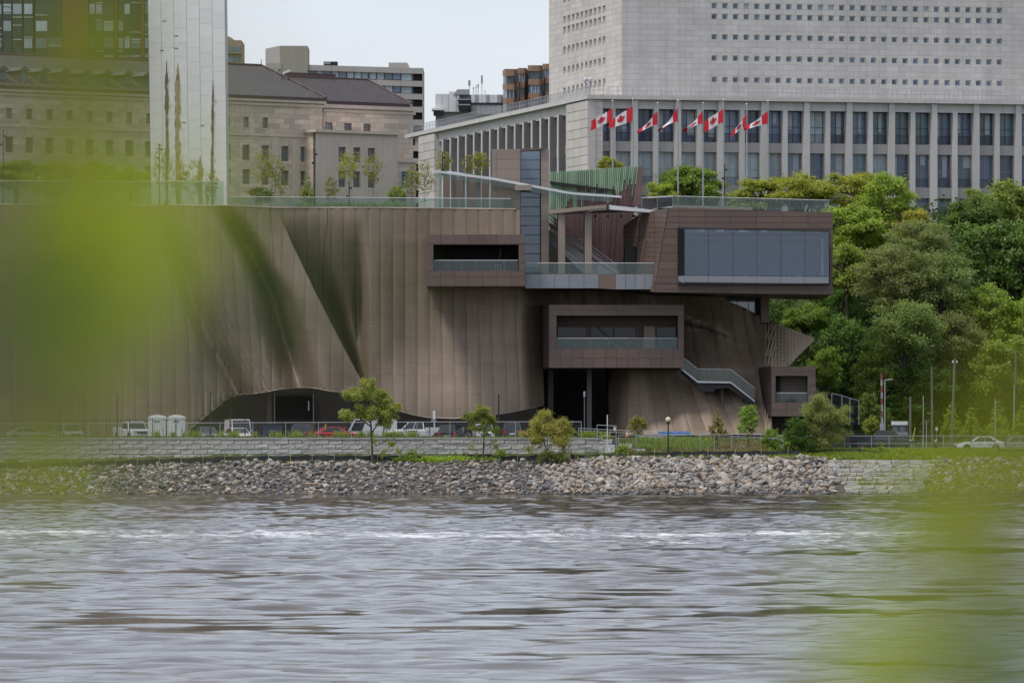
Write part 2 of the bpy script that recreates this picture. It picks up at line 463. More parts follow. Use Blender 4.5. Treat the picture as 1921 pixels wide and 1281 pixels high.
def zg(x, Y):
    u = U(x, Y)
    if Y <= 599: return zbank(x, Y)
    zt = ztop(u)
    lo = interp(Y, [(599, zt), (601, zt + .06), (603.9, zt + .22), (604.25, 5.2), (607.5, 5.22), (610, 4.9)])
    md = interp(Y, [(599, zt), (602, 3.55), (606, 4.0), (616, 4.98), (620, 5.1)])
    hi = interp(Y, [(599, zt), (601.5, 3.72), (604, 4.0), (606, 4.05)])
    a = sstep(1150, 1176, u); b = sstep(1430, 1540, u)
    z = lerp(lerp(lo, md, a), hi, b)
    y0 = lerp(664, 648, b)
    h = sstep(y0, 712, Y)
    return lerp(z, 28.0, h)
def terrain():
    xs = [-700, -400, -200, -120, -90, -70] + [i * 1.0 for i in range(-62, 63)] + [70, 90, 120, 200, 400, 700]
    mb = MB(); mb.grid(lambda x, y: (x, y, zbank(x, y)), xs, [583, 586, 588, 589.6] + [589.6 + .94 * i for i in range(1, 11)])
    mb.build('riverbank', M_gravelbed, kind='structure', smooth=True)
    mb = MB(); mb.grid(lambda x, y: (x, y, zg(x, y)), xs, [599, 599.6, 600.4, 601, 602, 603, 603.8, 604.0, 604.25, 605, 606, 607.5, 608.5, 610] + list(range(612, 648, 3)))
    mb.build('ground', M_grassground, kind='structure', smooth=True)
    mb = MB(); mb.grid(lambda x, y: (x, y, zg(x, y) + (noise.noise(Vector((x * .1, y * .1, 0))) * 1.2 if 655 < y < 710 else 0)), xs, [645, 648] + list(range(651, 716, 3)) + [740, 800, 1000, 1600, 3000])
    mb.build('hillside', M_hill, kind='structure', smooth=True)
    mb = MB(); xa, xb = -70, X(1125, 615)
    mb.box((xa, 610.4, 4.6), (xb, 664, 4.93)); mb.build('parking_lot', M_asphalt, kind='structure')
    mb = MB(); mb.grid(lambda x, y: (x, y, zg(x, y) + .05), [X(1545, 612) + i * 3 for i in range(0, 40)], [607.5, 609, 612, 620, 630, 640])
    mb.build('access_road', M_asphalt, kind='structure')
    mb = MB(); mb.box((X(1690, 626), 622, 4.0), (X(1790, 626), 624.6, 4.16)); mb.box((X(1690, 626), 648, 4.0), (X(2000, 626), 650, 4.4)); mb.build('footpath', M_concrete, kind='structure')
    # path with kerbs climbing past the foot of the building
    mb = MB(); xa, xb = X(1085, 622), X(1480, 622)
    mb.box((xa, 619, 4.6), (xb, 636, 5.16)); mb.build('lower_path', M_asphalt, kind='structure')
    mb = MB(); mb.box((xa, 618.5, 4.6), (xb, 619, 5.32)); mb.box((xa + 6, 636, 4.9), (xb - 3, 636.5, 5.55))
    mb.build('path_kerb', M_concrete, kind='structure')
    # near bank, where the camera stands
    mb = MB(); mb.grid(lambda x, y: (x, y, interp(y, [(-12, 2.8), (3, 2.72), (9, 1.9), (16, .6), (24, -.4), (30, -.8)]) + .05 * noise.noise(Vector((x, y, 0)))), [-700, -300, -120, -60, -30] + [i * 1.5 for i in range(-14, 15)] + [30, 60, 120, 300, 700], [-400, -100, -30, -12, -6, -3, 0, 1.5, 3, 5, 7, 9, 12, 16, 20, 24, 30])
    mb.build('near_bank', M_grassground, kind='structure', smooth=True)
    mb = MB(); mb.quad((-700, -8, -3), (700, -8, -3), (700, 600, -3), (-700, 600, -3)); mb.build('river_bed', M_gravelbed, kind='structure')
terrain()

# ------------------------------------------------------------------ riprap
def rock_shape(seed, sub=2):
    import bmesh
    r = random.Random(seed)
    bm = bmesh.new()
    bmesh.ops.create_icosphere(bm, subdivisions=sub, radius=1)
    planes = [(Vector((r.gauss(0, 1), r.gauss(0, 1), r.gauss(0, 1))).normalized(), r.uniform(.40, .78)) for _ in range(9)]
    for v in bm.verts:
        p = v.co.copy()
        for n_, d in planes:
            e = p.dot(n_) - d
            if e > 0: p -= n_ * e
        v.co = p * (1 + r.uniform(-.04, .04))
    s = Vector((r.uniform(.95, 1.25), r.uniform(.75, 1.0), r.uniform(.55, .8)))
    for v in bm.verts: v.co = Vector((v.co.x * s.x, v.co.y * s.y, v.co.z * s.z))
    bmesh.ops.dissolve_limit(bm, angle_limit=R(9), verts=bm.verts, edges=bm.edges)
    bmesh.ops.triangulate(bm, faces=bm.faces)
    co = np.array([v.co[:] for v in bm.verts]); tr = np.array([[v.index for v in f.verts] for f in bm.faces])
    bm.free()
    return co, tr
M_rock = [mat('grey_rock', (.242, .226, .206), .9, var=.25, scale=1.5, bump=.4, rand=.18),
          mat('tan_rock', (.30, .235, .175), .9, var=.25, scale=1.5, bump=.4, rand=.15),
          mat('dark_rock', (.115, .113, .112), .9, var=.25, scale=1.5, bump=.4, rand=.15),
          mat('pale_rock', (.385, .355, .31), .9, var=.2, scale=1.5, bump=.4, rand=.12)]
def riprap():
    shapes = [rock_shape(100 + i) for i in range(14)]
    small = [rock_shape(200 + i, 1) for i in range(10)]
    rs = np.random.RandomState(11)
    # 300 largest as rocks of their own
    rk = []
    names = ['grey', 'tan', 'dark grey', 'pale']
    meshes = {}
    for i, (co, tr) in enumerate(shapes):
        for k in range(4): meshes[i, k] = np_mesh('rock', co, tr, M_rock[k])
    n = 0; tries = 0; placed = []
    while n < 300 and tries < 9000:
        tries += 1
        u = 1010 + 560 * rs.rand() ** .9 if rs.rand() < .74 else rs.uniform(-20, 1900)
        if 1560 < u < 1748: continue
        big = u > 1010
        r = (rs.uniform(.27, .52) if big else rs.uniform(.18, .32)) * (1.3 if rs.rand() < .15 else 1)
        if 1480 < u < 1570: r *= 1.3
        Y = rs.uniform(590.4, 598.6)
        x = X(u, Y)
        if any((x - a) ** 2 + ((Y - b) * .9) ** 2 < (.8 * (r + c)) ** 2 for a, b, c in placed): continue
        placed.append((x, Y, r))
        k = rs.choice(4, p=[.42, .24, .12, .22]) if big else rs.choice(4, p=[.36, .18, .32, .14])
        o = link('rock', meshes[rs.randint(14), k], None, (x, Y, zbank(x, Y) + r * .25))
        o.rotation_euler = (rs.normal(0, .35) - .3, rs.normal(0, .35), rs.uniform(0, 6.28)); o.scale = (r, r, r)
        zone = next(z for lim, z in ((120, 'at the far left'), (380, 'below the portable toilets'), (640, 'below the dark arch'), (760, 'around the tiered tree'), (960, 'around the thin bank tree'), (1090, 'under the yellow shrub tree'), (1180, 'below the white notice board'), (1300, 'below the globe lamp'), (1390, 'below the olive sapling'), (1470, 'below the light shrub'), (1575, 'left of the stone steps'), (9999, 'right of the stone steps')) if u < lim)
        tier = 'at the waterline' if Y < 593 else ('low on the slope' if Y < 595 else ('halfway up the slope' if Y < 597 else 'at the top of the slope'))
        size = 'big' if r > .5 else 'smaller'
        tag(o, f'{size} angular {names[k]} rock {tier} {zone}', 'rock', 'large riprap rocks on the far bank')
        n += 1
    # the rest: one mass of small stones
    vs, fs, mi = [], [], []; b = 0
    for i in range(15500):
        u = rs.uniform(-170, 2080)
        if 1566 < u < 1742 and rs.rand() < .93: continue
        Y = 589.7 + 9.6 * rs.rand()
        x = X(u, Y)
        big = sstep(960, 1120, u)
        r = rs.gamma(2.4, .066) * (1 + .5 * big)
        r = min(max(r, .07), .42)
        if u > 1745: r *= .8
        co, tr = small[rs.randint(10)]
        a = rs.uniform(0, 6.28); c, s = math.cos(a), math.sin(a)
        t = rs.normal(-.3, .4); c2, s2 = math.cos(t), math.sin(t)
        q = co * r
        q = np.stack([q[:, 0] * c - q[:, 1] * s, q[:, 0] * s + q[:, 1] * c, q[:, 2]], -1)
        q = np.stack([q[:, 0], q[:, 1] * c2 - q[:, 2] * s2, q[:, 1] * s2 + q[:, 2] * c2], -1)
        vs.append(q + (x, Y, zbank(x, Y) + r * .3)); fs.append(tr + b); b += len(co)
        k = rs.choice(4, p=[.40, .30, .06, .24]) if big > .5 else rs.choice(4, p=[.34, .16, .36, .14])
        if Y < 591.2: k = rs.choice(4, p=[.25, .45, .25, .05])
        if Y < 590.35: k = 2
        mi += [k] * len(tr)
    me = np_mesh('riprap_stones', np.vstack(vs), np.vstack(fs), M_rock, False, mi)
    link('riprap_stones', me, kind='stuff')
riprap()

# ------------------------------------------------------------------ stone steps down to the river
M_block = [mat('limestone_block', (.40, .39, .375), .9, var=.2, scale=1.2, bump=.5, rand=.07), mat('buff_block', (.42, .39, .34), .9, var=.2, scale=1.2, bump=.5, rand=.12)]
def block_mesh(name, w, d, h, seed, m):
    """rough split-faced block, origin at its front bottom left"""
    r = random.Random(seed); mb = MB(); c = .035
    xs = [0, c, w * .35, w * .68, w - c, w]; zs = [0, c, h * .5, h - c, h]
    def f(x, z):
        e = x in (0, w) or z in (0, h)
        return (x, .05 if e else r.uniform(-.035, .03), z)
    mb.grid(f, xs, zs)
    mb.quad((0, .05, h), (w, .05, h), (w, d, h), (0, d, h)); mb.quad((0, .05, 0), (0, .05, h), (0, d, h), (0, d, 0)); mb.quad((w, .05, 0), (w, d, 0), (w, d, h), (w, .05, h))
    return mb.mesh(name, m)
def steps():
    base = P(1655, 922, 590.4)
    t = thing('stone_steps', 'broad flight of rough stone block steps down to the river on the right', 'steps', base)
    r = random.Random(4)
    for c in range(8):
        Y = 590.6 + c * 1.02; z = .12 + c * .385
        ua, ub = 1590 - c * 3 + r.uniform(-6, 6), 1712 + c * 5 + r.uniform(-8, 8)
        if c > 2: ua -= 22
        x = X(ua, Y); xe = X(ub, Y)
        while x < xe:
            w = r.uniform(.95, 1.7)
            me = block_mesh('stone_block', w - .05, 1.25, .37, r.randint(0, 9999), M_block[0 if r.random() < .6 else 1])
            o = link('stone_block', me, t, (x, Y + r.uniform(-.12, .1), z + r.uniform(-.02, .02)))
            o.rotation_euler.z = r.uniform(-.03, .03)
            x += w
steps()

# ------------------------------------------------------------------ block retaining wall
def retaining_wall():
    Y = 604.0; x0, x1 = X(-130, Y), X(1160, Y)
    t = thing('retaining_wall', 'long low retaining wall of grey split stone blocks below the parking lot', 'wall', (0, Y, 3.0))
    mb = MB(); mb.box((x0, Y + .12, 2.2), (x1, Y + .45, 5.1)); mb.build('wall_core', M_rock[2], t)
    me = [block_mesh('stone_block', 1.25, .3, .455, 40 + i, M_block[0]) for i in range(7)]
    r = random.Random(9)
    for c in range(-1, 4):
        x = x0 + (.63 if c % 2 else 0); z = 3.26 + c * .47
        while x < x1 - 1.2:
            o = link('stone_block', r.choice(me), t, (x, Y + r.uniform(-.03, .02), z)); x += 1.275
    mc = MB().box((0, 0, 0), (2.5, .5, .15)).mesh('coping_stone', M_block[0])
    x = x0
    while x < x1 - 2:
        link('coping_stone', mc, t, (x, Y - .06, 5.145 + r.uniform(-.012, .012))); x += 2.54
    # lower stub where the wall steps down
    t2 = thing('stone_stub_wall', 'short stepped stub of stone blocks at the right end of the long wall', 'wall', (x1, Y, 3.2))
    for i, (dx, z) in enumerate([(.05, 3.3), (.05, 3.77), (.05, 4.24)]):
        for k in range(2 if i < 2 else 1): link('stone_block', r.choice(me), t2, (x1 + dx + 1.275 * k, Y + .02, z))
retaining_wall()

# ------------------------------------------------------------------ silt fence, chain link, picket fence
M_fabric = mat('black_geotextile', (.016, .017, .021), .7, var=.3, scale=1.5, bump=.4)
M_stake = mat('wooden_stake', (.36, .29, .20), .9, var=.2)
def silt_fence(name, ua, ub, Y, label, hfun, stake=41.0):
    n = int((ub - ua) / 6)
    t = thing(name, label, 'fence', (X((ua + ub) / 2, Y), Y, zg(X((ua + ub) / 2, Y), Y)))
    r = random.Random(int(ua) + 5)
    def top(u): return Z(hfun(u), Y) + .05 * noise.noise(Vector((u * .02, 0, 0))) - .10 * abs(math.sin((u - ua) / stake * math.pi)) 
    mb = MB()
    us = [ua + (ub - ua) * i / n for i in range(n + 1)]
    mb.grid(lambda u, k: (X(u, Y), Y + .10 * noise.noise(Vector((u * .06, k, 0))) + k * .03, lerp(zg(X(u, Y), Y) - .15, top(u), k)), us, [0, .25, .5, .75, 1])
    mb.build('fabric', M_fabric, t, smooth=True)
    u = ua + 8
    while u < ub:
        x = X(u, Y); mb = MB(); lean = r.uniform(-.08, .08); zt = Z(hfun(u), Y) + r.uniform(.12, .4)
        mb.obox((x, Y - .09, zg(x, Y) - .2), (.05, 0, 0), (0, .05, 0), (lean, 0, zt - zg(x, Y) + .2)); mb.build('stake', M_stake, t)
        u += stake
silt_fence('silt_fence', -120, 790, 600.3, 'black silt fence on wooden stakes between the block wall and the left bank stones', lambda u: interp(u, [(-120, 869), (0, 869), (200, 863), (430, 855), (600, 853), (790, 854)]))
silt_fence('silt_fence', 868, 1010, 600.3, 'short black silt fence behind the middle bank tree', lambda u: interp(u, [(868, 851), (920, 851), (935, 855), (1010, 852)]), 47)
silt_fence('silt_fence', 1070, 1500, 600.3, 'black silt fence running behind the right bank rocks below the globe lamp', lambda u: interp(u, [(1070, 852), (1200, 850), (1260, 846), (1400, 845), (1500, 844)]), 50)
silt_fence('silt_fence', 1500, 1690, 602.0, 'low black silt fence between the bank shrubs and the black pickup', lambda u: interp(u, [(1500, 844), (1600, 841), (1690, 845)]), 55)
silt_fence('silt_fence', 1872, 2040, 602.0, 'black silt fence at the right edge under the silver sedan', lambda u: 842, 60)
def chain_fence(name, pts, Y, label, h_top, h_bot, step, zfoot=None, mid=False):
    """pts: photo columns of the posts; h_top/h_bot give rows of the rail and the foot"""
    t = thing(name, label, 'fence', (X(pts[0], Y), Y, Z(h_bot(pts[0]), Y)))
    for u in pts:
        mb = MB(); x = X(u, Y); mb.tube([(x, Y, Z(h_bot(u), Y) - .3), (x, Y, Z(h_top(u), Y) + .06)], .034, n=6); mb.build('post', M_steel, t)
    mb = MB(); mb.tube([(X(u, Y), Y, Z(h_top(u), Y)) for u in pts], .026, n=5); mb.build('top_rail', M_steel, t)
    if mid:
        mb = MB(); mb.tube([(X(u, Y), Y + .02, Z((h_top(u) + h_bot(u)) / 2, Y)) for u in pts], .02, n=5); mb.build('middle_rail', M_steel, t)
    mb = MB(); x0, x1 = X(pts[0], Y), X(pts[-1], Y); w = .0028
    for sgn in (1, -1):
        x = x0 - 2.2
        while x < x1 + 2.2:
            u = U(x, Y); zb, zt = Z(h_bot(u), Y), Z(h_top(u), Y); L = zt - zb
            xa, xb = x, x + sgn * L
            ta = 0; tb = 1
            if xb > x1: tb = max(0, (x1 - xa) / (xb - xa)) if xb != xa else 0
            if xb < x0: tb = max(0, (x0 - xa) / (xb - xa))
            if xa < x0: ta = (x0 - xa) / (xb - xa) if xb > x0 else 2
            if xa > x1: ta = (x1 - xa) / (xb - xa) if xb < x1 else 2
            if tb > ta:
                pa = Vector((xa + (xb - xa) * ta, Y + .03, zb + L * ta)); pb = Vector((xa + (xb - xa) * tb, Y + .03, zb + L * tb))
                mb.quad(pa - Vector((w, 0, 0)), pa + Vector((w, 0, 0)), pb + Vector((w, 0, 0)), pb - Vector((w, 0, 0)))
            x += .16
    mb.build('wire_mesh', M_steel, t, kind='stuff')
    return t
chain_fence('chain_link_fence', [-80 + 61.6 * i for i in range(20)], 604.75, 'long galvanised chain link fence on top of the grey block wall', lambda u: interp(u, [(-80, 795), (400, 793), (900, 791), (1100, 791)]), lambda u: 821, 62)
chain_fence('chain_link_fence', [1160, 1193, 1253, 1313, 1340, 1373, 1428], 602.4, 'chain link fence across the weedy slope behind the globe lamp', lambda u: interp(u, [(1160, 817), (1428, 814)]), lambda u: 849, 60)
chain_fence('chain_link_fence', [1445, 1520, 1584, 1635, 1668, 1731, 1770, 1825, 1868, 1915, 1960], 604.6, 'chain link fence in front of the black pickup and white sedan', lambda u: interp(u, [(1445, 818), (1960, 817)]), lambda u: 846, 60, mid=True)
# gate frame with tall post and a notice
def gate():
    Y = 603.4
    t = thing('chain_link_gate', 'open galvanised gate frame at the right end of the wall fence', 'gate', P(1138, 846, Y))
    mb = MB(); c = [P(1120, 843, Y), P(1156, 843, Y), P(1156, 799, Y), P(1120, 797, Y)]
    for a, b in zip(c, c[1:] + c[:1]): mb.tube([a, b], .035, n=6)
    mb.tube([P(1120, 818, Y), P(1156, 818, Y)], .025, n=5)
    mb.build('gate_frame', M_steel, t)
    mb = MB(); mb.tube([P(1139.5, 850, Y + .1), P(1139.5, 778, Y + .1)], .05, n=8); mb.build('gate_post', M_white, t)
    mb = MB(); a, b = P(1151, 808, Y - .05), P(1155, 801, Y - .05); mb.box((a.x, Y - .06, a.z), (b.x, Y - .045, b.z)); mb.build('latch_plate', M_white, t)
    s = thing('notice_board', 'white notice board hung on the fence beside the open gate', 'sign', P(1144, 848, 602.9))
    mb = MB(); a, b = P(1136, 848, 602.9), P(1153, 834, 602.9); mb.box((a.x, 602.88, a.z), (b.x, 602.9, b.z)); mb.build('board', mat('notice_white', (.66, .67, .68), .6, var=.05), s)
    mb = MB(); r = random.Random(3)
    for row in range(3):
        for cc in range(4):
            q = P(1138 + cc * 3.6, 837 + row * 3.6, 602.86)
            if r.random() < .8: mb.box((q.x, 602.872, q.z - .05), (q.x + .06 + .05 * r.random(), 602.876, q.z + .03))
    mb.build('lettering', M_black, s)
gate()
def picket_fence():
    Y = 608.0
    t = thing('picket_fence', 'thin black metal picket fence along the parking lot edge', 'fence', P(430, 822, Y))
    us = [-60 + 43.3 * i for i in range(22)]
    zt, zb = Z(787, Y), 5.2
    for u in us:
        mb = MB(); x = X(u, Y); mb.box((x - .04, Y - .04, zb - .2), (x + .04, Y + .04, zt + .12)); mb.build('post', M_black, t)
    x0, x1 = X(us[0], Y), X(us[-1], Y)
    for z in (zt - .08, zb + .18):
        mb = MB(); mb.box((x0, Y - .02, z), (x1, Y + .02, z + .04)); mb.build('rail', M_black, t)
    mb = MB(); x = x0
    while x < x1:
        mb.box((x - .009, Y - .009, zb + .1), (x + .009, Y + .009, zt)); x += .15
    mb.build('pickets', M_black, t, kind='stuff')
picket_fence()
# ------------------------------------------------------------------ the bronze clad building by the river
BLD = thing('museum_building', 'large low building wrapped in folded bronze metal cladding with projecting brown boxes', 'building', (0, 640, 4.9))
YB = 640.0
def bump1(x, c, w): return math.exp(-((x - c) / w) ** 2)
CREASE = [(388, 519), (450, 545), (540, 588), (640, 639), (700, 671), (722, 684)]
VALLEY = [(380, 412), (470, 468), (560, 512), (640, 536), (735, 566)]
FAN = [(380, 300), (480, 335), (570, 368), (650, 400), (740, 448)]
SEAM1 = [(386, 507), (470, 512), (540, 515), (600, 507), (672, 501)]
SEAM2 = [(388, 615), (420, 614), (445, 609), (520, 606), (560, 606)]
VTOP = [(-160, 383), (0, 384), (200, 386), (430, 386), (520, 390), (700, 390), (990, 393)]
VBOT = [(-160, 818), (350, 818), (358, 803), (380, 785), (402, 767), (428, 747), (450, 740), (480, 738), (500, 735), (525, 730), (560, 727), (580, 727), (602, 730), (620, 734), (660, 736), (686, 736), (700, 752), (740, 768), (770, 777), (800, 783), (850, 785), (900, 782), (960, 773), (1030, 758)]
def skin_d(u, v, side=''):
    cu = interp(v, CREASE); d = 0.0
    # scoop right of the crease, up to the edge at column 691
    if u < 691.5 and v < 745:
        grow = sstep(400, 600, v) * 4.6 + sstep(480, 640, v) * 1.4
        t = {'L': 0, 'R': 1}.get(side, 1 if u > cu else 0) * (1 - .42 * bump1(u, lerp(cu, 691, .55), .28 * max(12, 691 - cu))) * sstep(692, 670, u)
        d += grow * t
        d -= .35 * sstep(400, 600, v) * bump1(u, cu - 6, 26) * ({'L': 1, 'R': 0}.get(side, 1 if u < cu else 0))
    d += 4.8 * sstep(385, 450, v) * bump1(u, interp(v, VALLEY), 17 + 8 * sstep(480, 640, v)) * (1 - .5 * sstep(640, 735, v))
    d -= .8 * bump1(u, interp(v, VALLEY) + 48, 40) * sstep(400, 560, v)
    f = interp(v, FAN)
    d += 2.0 * sstep(400, 520, v) * bump1(u, f, 24)
    d += .16 * sstep(440, 560, v) * bump1(u, f - 5, 70) * math.sin((u - f) * .55)
    d += .35 * math.sin(u * .021 + v * .006) + .22 * math.sin(u * .05 - v * .011 + 1.0)
    # right bay: hollow under the balcony, curling back to its free edge
    d += .6 * bump1(v, 575, 45) * sstep(790, 850, u) * sstep(1040, 940, u)
    d += 2.4 * sstep(965, 1025, u) ** 2
    d -= 1.1 * sstep(640, 790, v) * sstep(700, 760, u)
    return d
def seam_u(s, v):
    w = 16 * sstep(430, 735, v) * bump1(s, 415, 95) - 7 * sstep(430, 650, v) * bump1(s, 560, 60)
    w += 9 * sstep(560, 760, v) * sstep(780, 1012, s) + 6 * bump1(v, 560, 40) * sstep(930, 1012, s)
    return s + w
def strip_panel(dfun, ufun, s0, s1, va, vb, nu, nv, vclip=None, bulge=.075):
    """one cladding panel between seams s0, s1 and rows va..vb; vclip(u) -> (top, bottom) rows of the sheet"""
    mb = MB()
    def f(a, b):
        v = lerp(va, vb, b); u = ufun(lerp(s0, s1, a), v)
        if vclip:
            t, bt = vclip(u); v = min(max(v, t), bt)
        pil = bulge * (1 - abs(2 * a - 1) ** 2.6)
        return P(u, v, YB + dfun(u, v) - pil)
    g = .007
    mb.grid(f, [g + (1 - 2 * g) * i / nu for i in range(nu + 1)], [i / nv for i in range(nv + 1)])
    return mb
M_base = mat('dark_base_render', (.050, .044, .042), .85, var=.12)
def main_skin():
    vs = [i / 40 for i in range(41)]
    def half(side, us):
        mb = MB()
        def fb(u, b):
            v = lerp(interp(u, VTOP), interp(u, VBOT), b); c = interp(v, CREASE)
            u = min(u, c) if side == 'L' else min(max(u, c - 3), 974 + 60 * sstep(533, 542, v))
            return P(u, v, YB + skin_d(u, v, side) + .30)
        mb.grid(fb, us, vs)
        return mb
    skin = half('L', [-160 + 8 * i for i in range(86)] + [524 + 4 * i for i in range(42)]).build('metal_skin', M_gasket, BLD, smooth=True)
    half('R', [512 + 4 * i for i in range(125)]).build('metal_skin_fold', M_gasket, BLD, smooth=True)
    r = random.Random(21)
    s = -160.0
    while s < 1010:
        s1 = min(s + 23, 1012)
        um = (s + s1) / 2
        fine = 480 < um < 705
        t, bt = interp(um, VTOP), max(interp(s, VBOT), interp(s1 + 18, VBOT)) + 2
        if um > 985: t = 538
        cuts = [t]
        v = t + r.uniform(40, 95)
        while v < bt - 45:
            cuts.append(v); v += r.choice([56, 84, 84, 112])
        cuts.append(bt)
        for va, vb in zip(cuts, cuts[1:]):
            cs = interp(va, CREASE), interp(vb, CREASE)
            for side in 'LR':
                if side == 'L' and min(s, s1) - 8 > max(cs) or side == 'R' and max(s, s1) + 8 < min(cs): continue
                clampu = (lambda u, v: min(seam_u(u, v), interp(v, CREASE))) if side == 'L' else (lambda u, v: min(max(seam_u(u, v), interp(v, CREASE) - 3), 975 + 60 * sstep(533, 542, v)))
                mb = strip_panel(lambda u, v: skin_d(u, v, side), clampu, s, s1, va + .12, vb - .12, 14 if fine else 8, max(3, int((vb - va) / (5 if fine else 9))), lambda u: (interp(u, VTOP) if u < 985 else 530, interp(u, VBOT)), .03 if fine and min(cs) - 20 < um < max(cs) + 12 else .075)
                mb.build('cladding_panel', M_skin, skin, smooth=True)
        s += 23
    # dark open joints and the pale drip edge along the lower hem
    for nm, ln, w in (('open_joint', SEAM1, .8), ('open_joint', SEAM2, .8)):
        mb = MB(); v0, v1 = ln[0][0], ln[-1][0]
        mb.grid(lambda a, v: P(interp(v, ln) + a * w, v, YB + skin_d(interp(v, ln) + a * w, v) - .1), [-.5, .5], [lerp(v0, v1, i / 30) for i in range(31)])
        mb.build(nm, M_gasket, skin)
    mb = MB(); us = [352 + 6 * i for i in range(int((1024 - 352) / 6))]
    mb.tube([P(u, interp(u, VBOT), YB + skin_d(u, interp(u, VBOT)) - .06) for u in us], .05, n=5); mb.build('hem_trim', M_tan, skin)
    mb = MB(); mb.tube([P(u, interp(u, VTOP), YB + skin_d(u, interp(u, VTOP)) - .02) for u in range(-160, 976, 8)], .09, n=5); mb.build('parapet_trim', M_tan, skin)
    # what stands behind the sheet
    mb = MB(); mb.box(P(-170, 830, 650.5), P(984, 396, 700)); mb.build('building_core', M_panel, BLD)
    mb = MB()
    z0 = 4.6; zt = Z(715, 649)
    hs = [(X(509, 649) - X(290, 649), X(591, 649) - X(290, 649), .2, Z(736, 649) - z0)]
    mb.holes((X(290, 649), 649, z0), (1, 0, 0), (0, 0, 1), X(1010, 649) - X(290, 649), zt - z0, hs, (0, 1.3, 0), 0, 1)
    mb.build('base_wall', [M_base, M_void], BLD)
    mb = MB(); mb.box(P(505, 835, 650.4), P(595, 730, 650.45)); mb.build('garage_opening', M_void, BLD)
    for u, w in ((505, 4.5), (433, 3)):
        mb = MB(); mb.box(P(u - w, 830, 646.5), P(u + w, 725, 647)); mb.build('column', M_panel, BLD)
    for u in (515, 588):
        mb = MB(); mb.box(P(u - 1, 800, 648.7), P(u + 1, 738, 648.8)); mb.build('door_guide', M_pale, BLD)
    mb = MB(); mb.box(P(578, 770, 648.6), P(580, 752, 648.7)); mb.build('wall_light', M_white, BLD)
main_skin()

# right hand sheets: sweeping sheet that ends in a tip, and the flared foot behind the stair
TE = [(985, 541), (1200, 546), (1345, 558), (1390, 575), (1435, 598), (1510, 628), (1530, 635)]
BE = [(1448, 690), (1478, 688), (1500, 664), (1530, 636)]
SLIT = [(1283, 604), (1330, 617), (1402, 647)]
def right_d(u, v):
    d = 1.2 + 3.2 * (min(1, max(0, (690 - v) / 145))) ** 1.15 * (1 - .55 * sstep(1400, 1530, u))
    d += 7.0 * (1 - sstep(1128, 1185, u)) * sstep(640, 700, v)
    d -= (4.0 + 3.0 * sstep(1180, 1380, u)) * max(0, (v - 660) / 150) ** 1.6 if v > 660 else 0
    d -= 2.5 * sstep(1380, 1530, u) * (1 - sstep(690, 760, v))
    d += 1.2 * math.sin((v - 560) / 130 * 3.1) if v < 690 else 0
    sl = interp(u, SLIT)
    if 1278 < u < 1410: d -= 1.0 * sstep(1408, 1300, u) * sstep(sl + 1.5, sl - 1, v) * sstep(sl - 60, sl - 5, v)
    d += .25 * math.sin(u * .05 + v * .02) + .18 * math.sin(u * .11 - v * .03)
    return d
def right_u(s, v):
    lean = 58 * max(0, (v - 640) / 170) ** 1.4 * sstep(1150, 1330, s) if v > 640 else 0
    return s + lean - 12 * sstep(690, 560, v) * sstep(1250, 1400, s)
def right_clip(u):
    t = interp(u, TE)
    if u < 1140: b = 694
    elif u < 1448: b = 815
    else: b = interp(u, BE)
    return t, max(b, t + .5)
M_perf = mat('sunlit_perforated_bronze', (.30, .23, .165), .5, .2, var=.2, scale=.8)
M_frame = mat('sunlit_bronze_bars', (.46, .375, .28), .5)  # tip sheet and bars are lightened; sunlight is put into their colour
def perforate(m):
    nt = m.node_tree; out = nt.nodes['Material Output']; b = nt.nodes['Principled BSDF']
    t = N(nt, 'ShaderNodeBsdfTransparent'); mx = N(nt, 'ShaderNodeMixShader', Fac=.45)
    nt.links.new(b.outputs[0], mx.inputs[1]); nt.links.new(t.outputs[0], mx.inputs[2]); nt.links.new(mx.outputs[0], out.inputs[0])
perforate(M_perf)
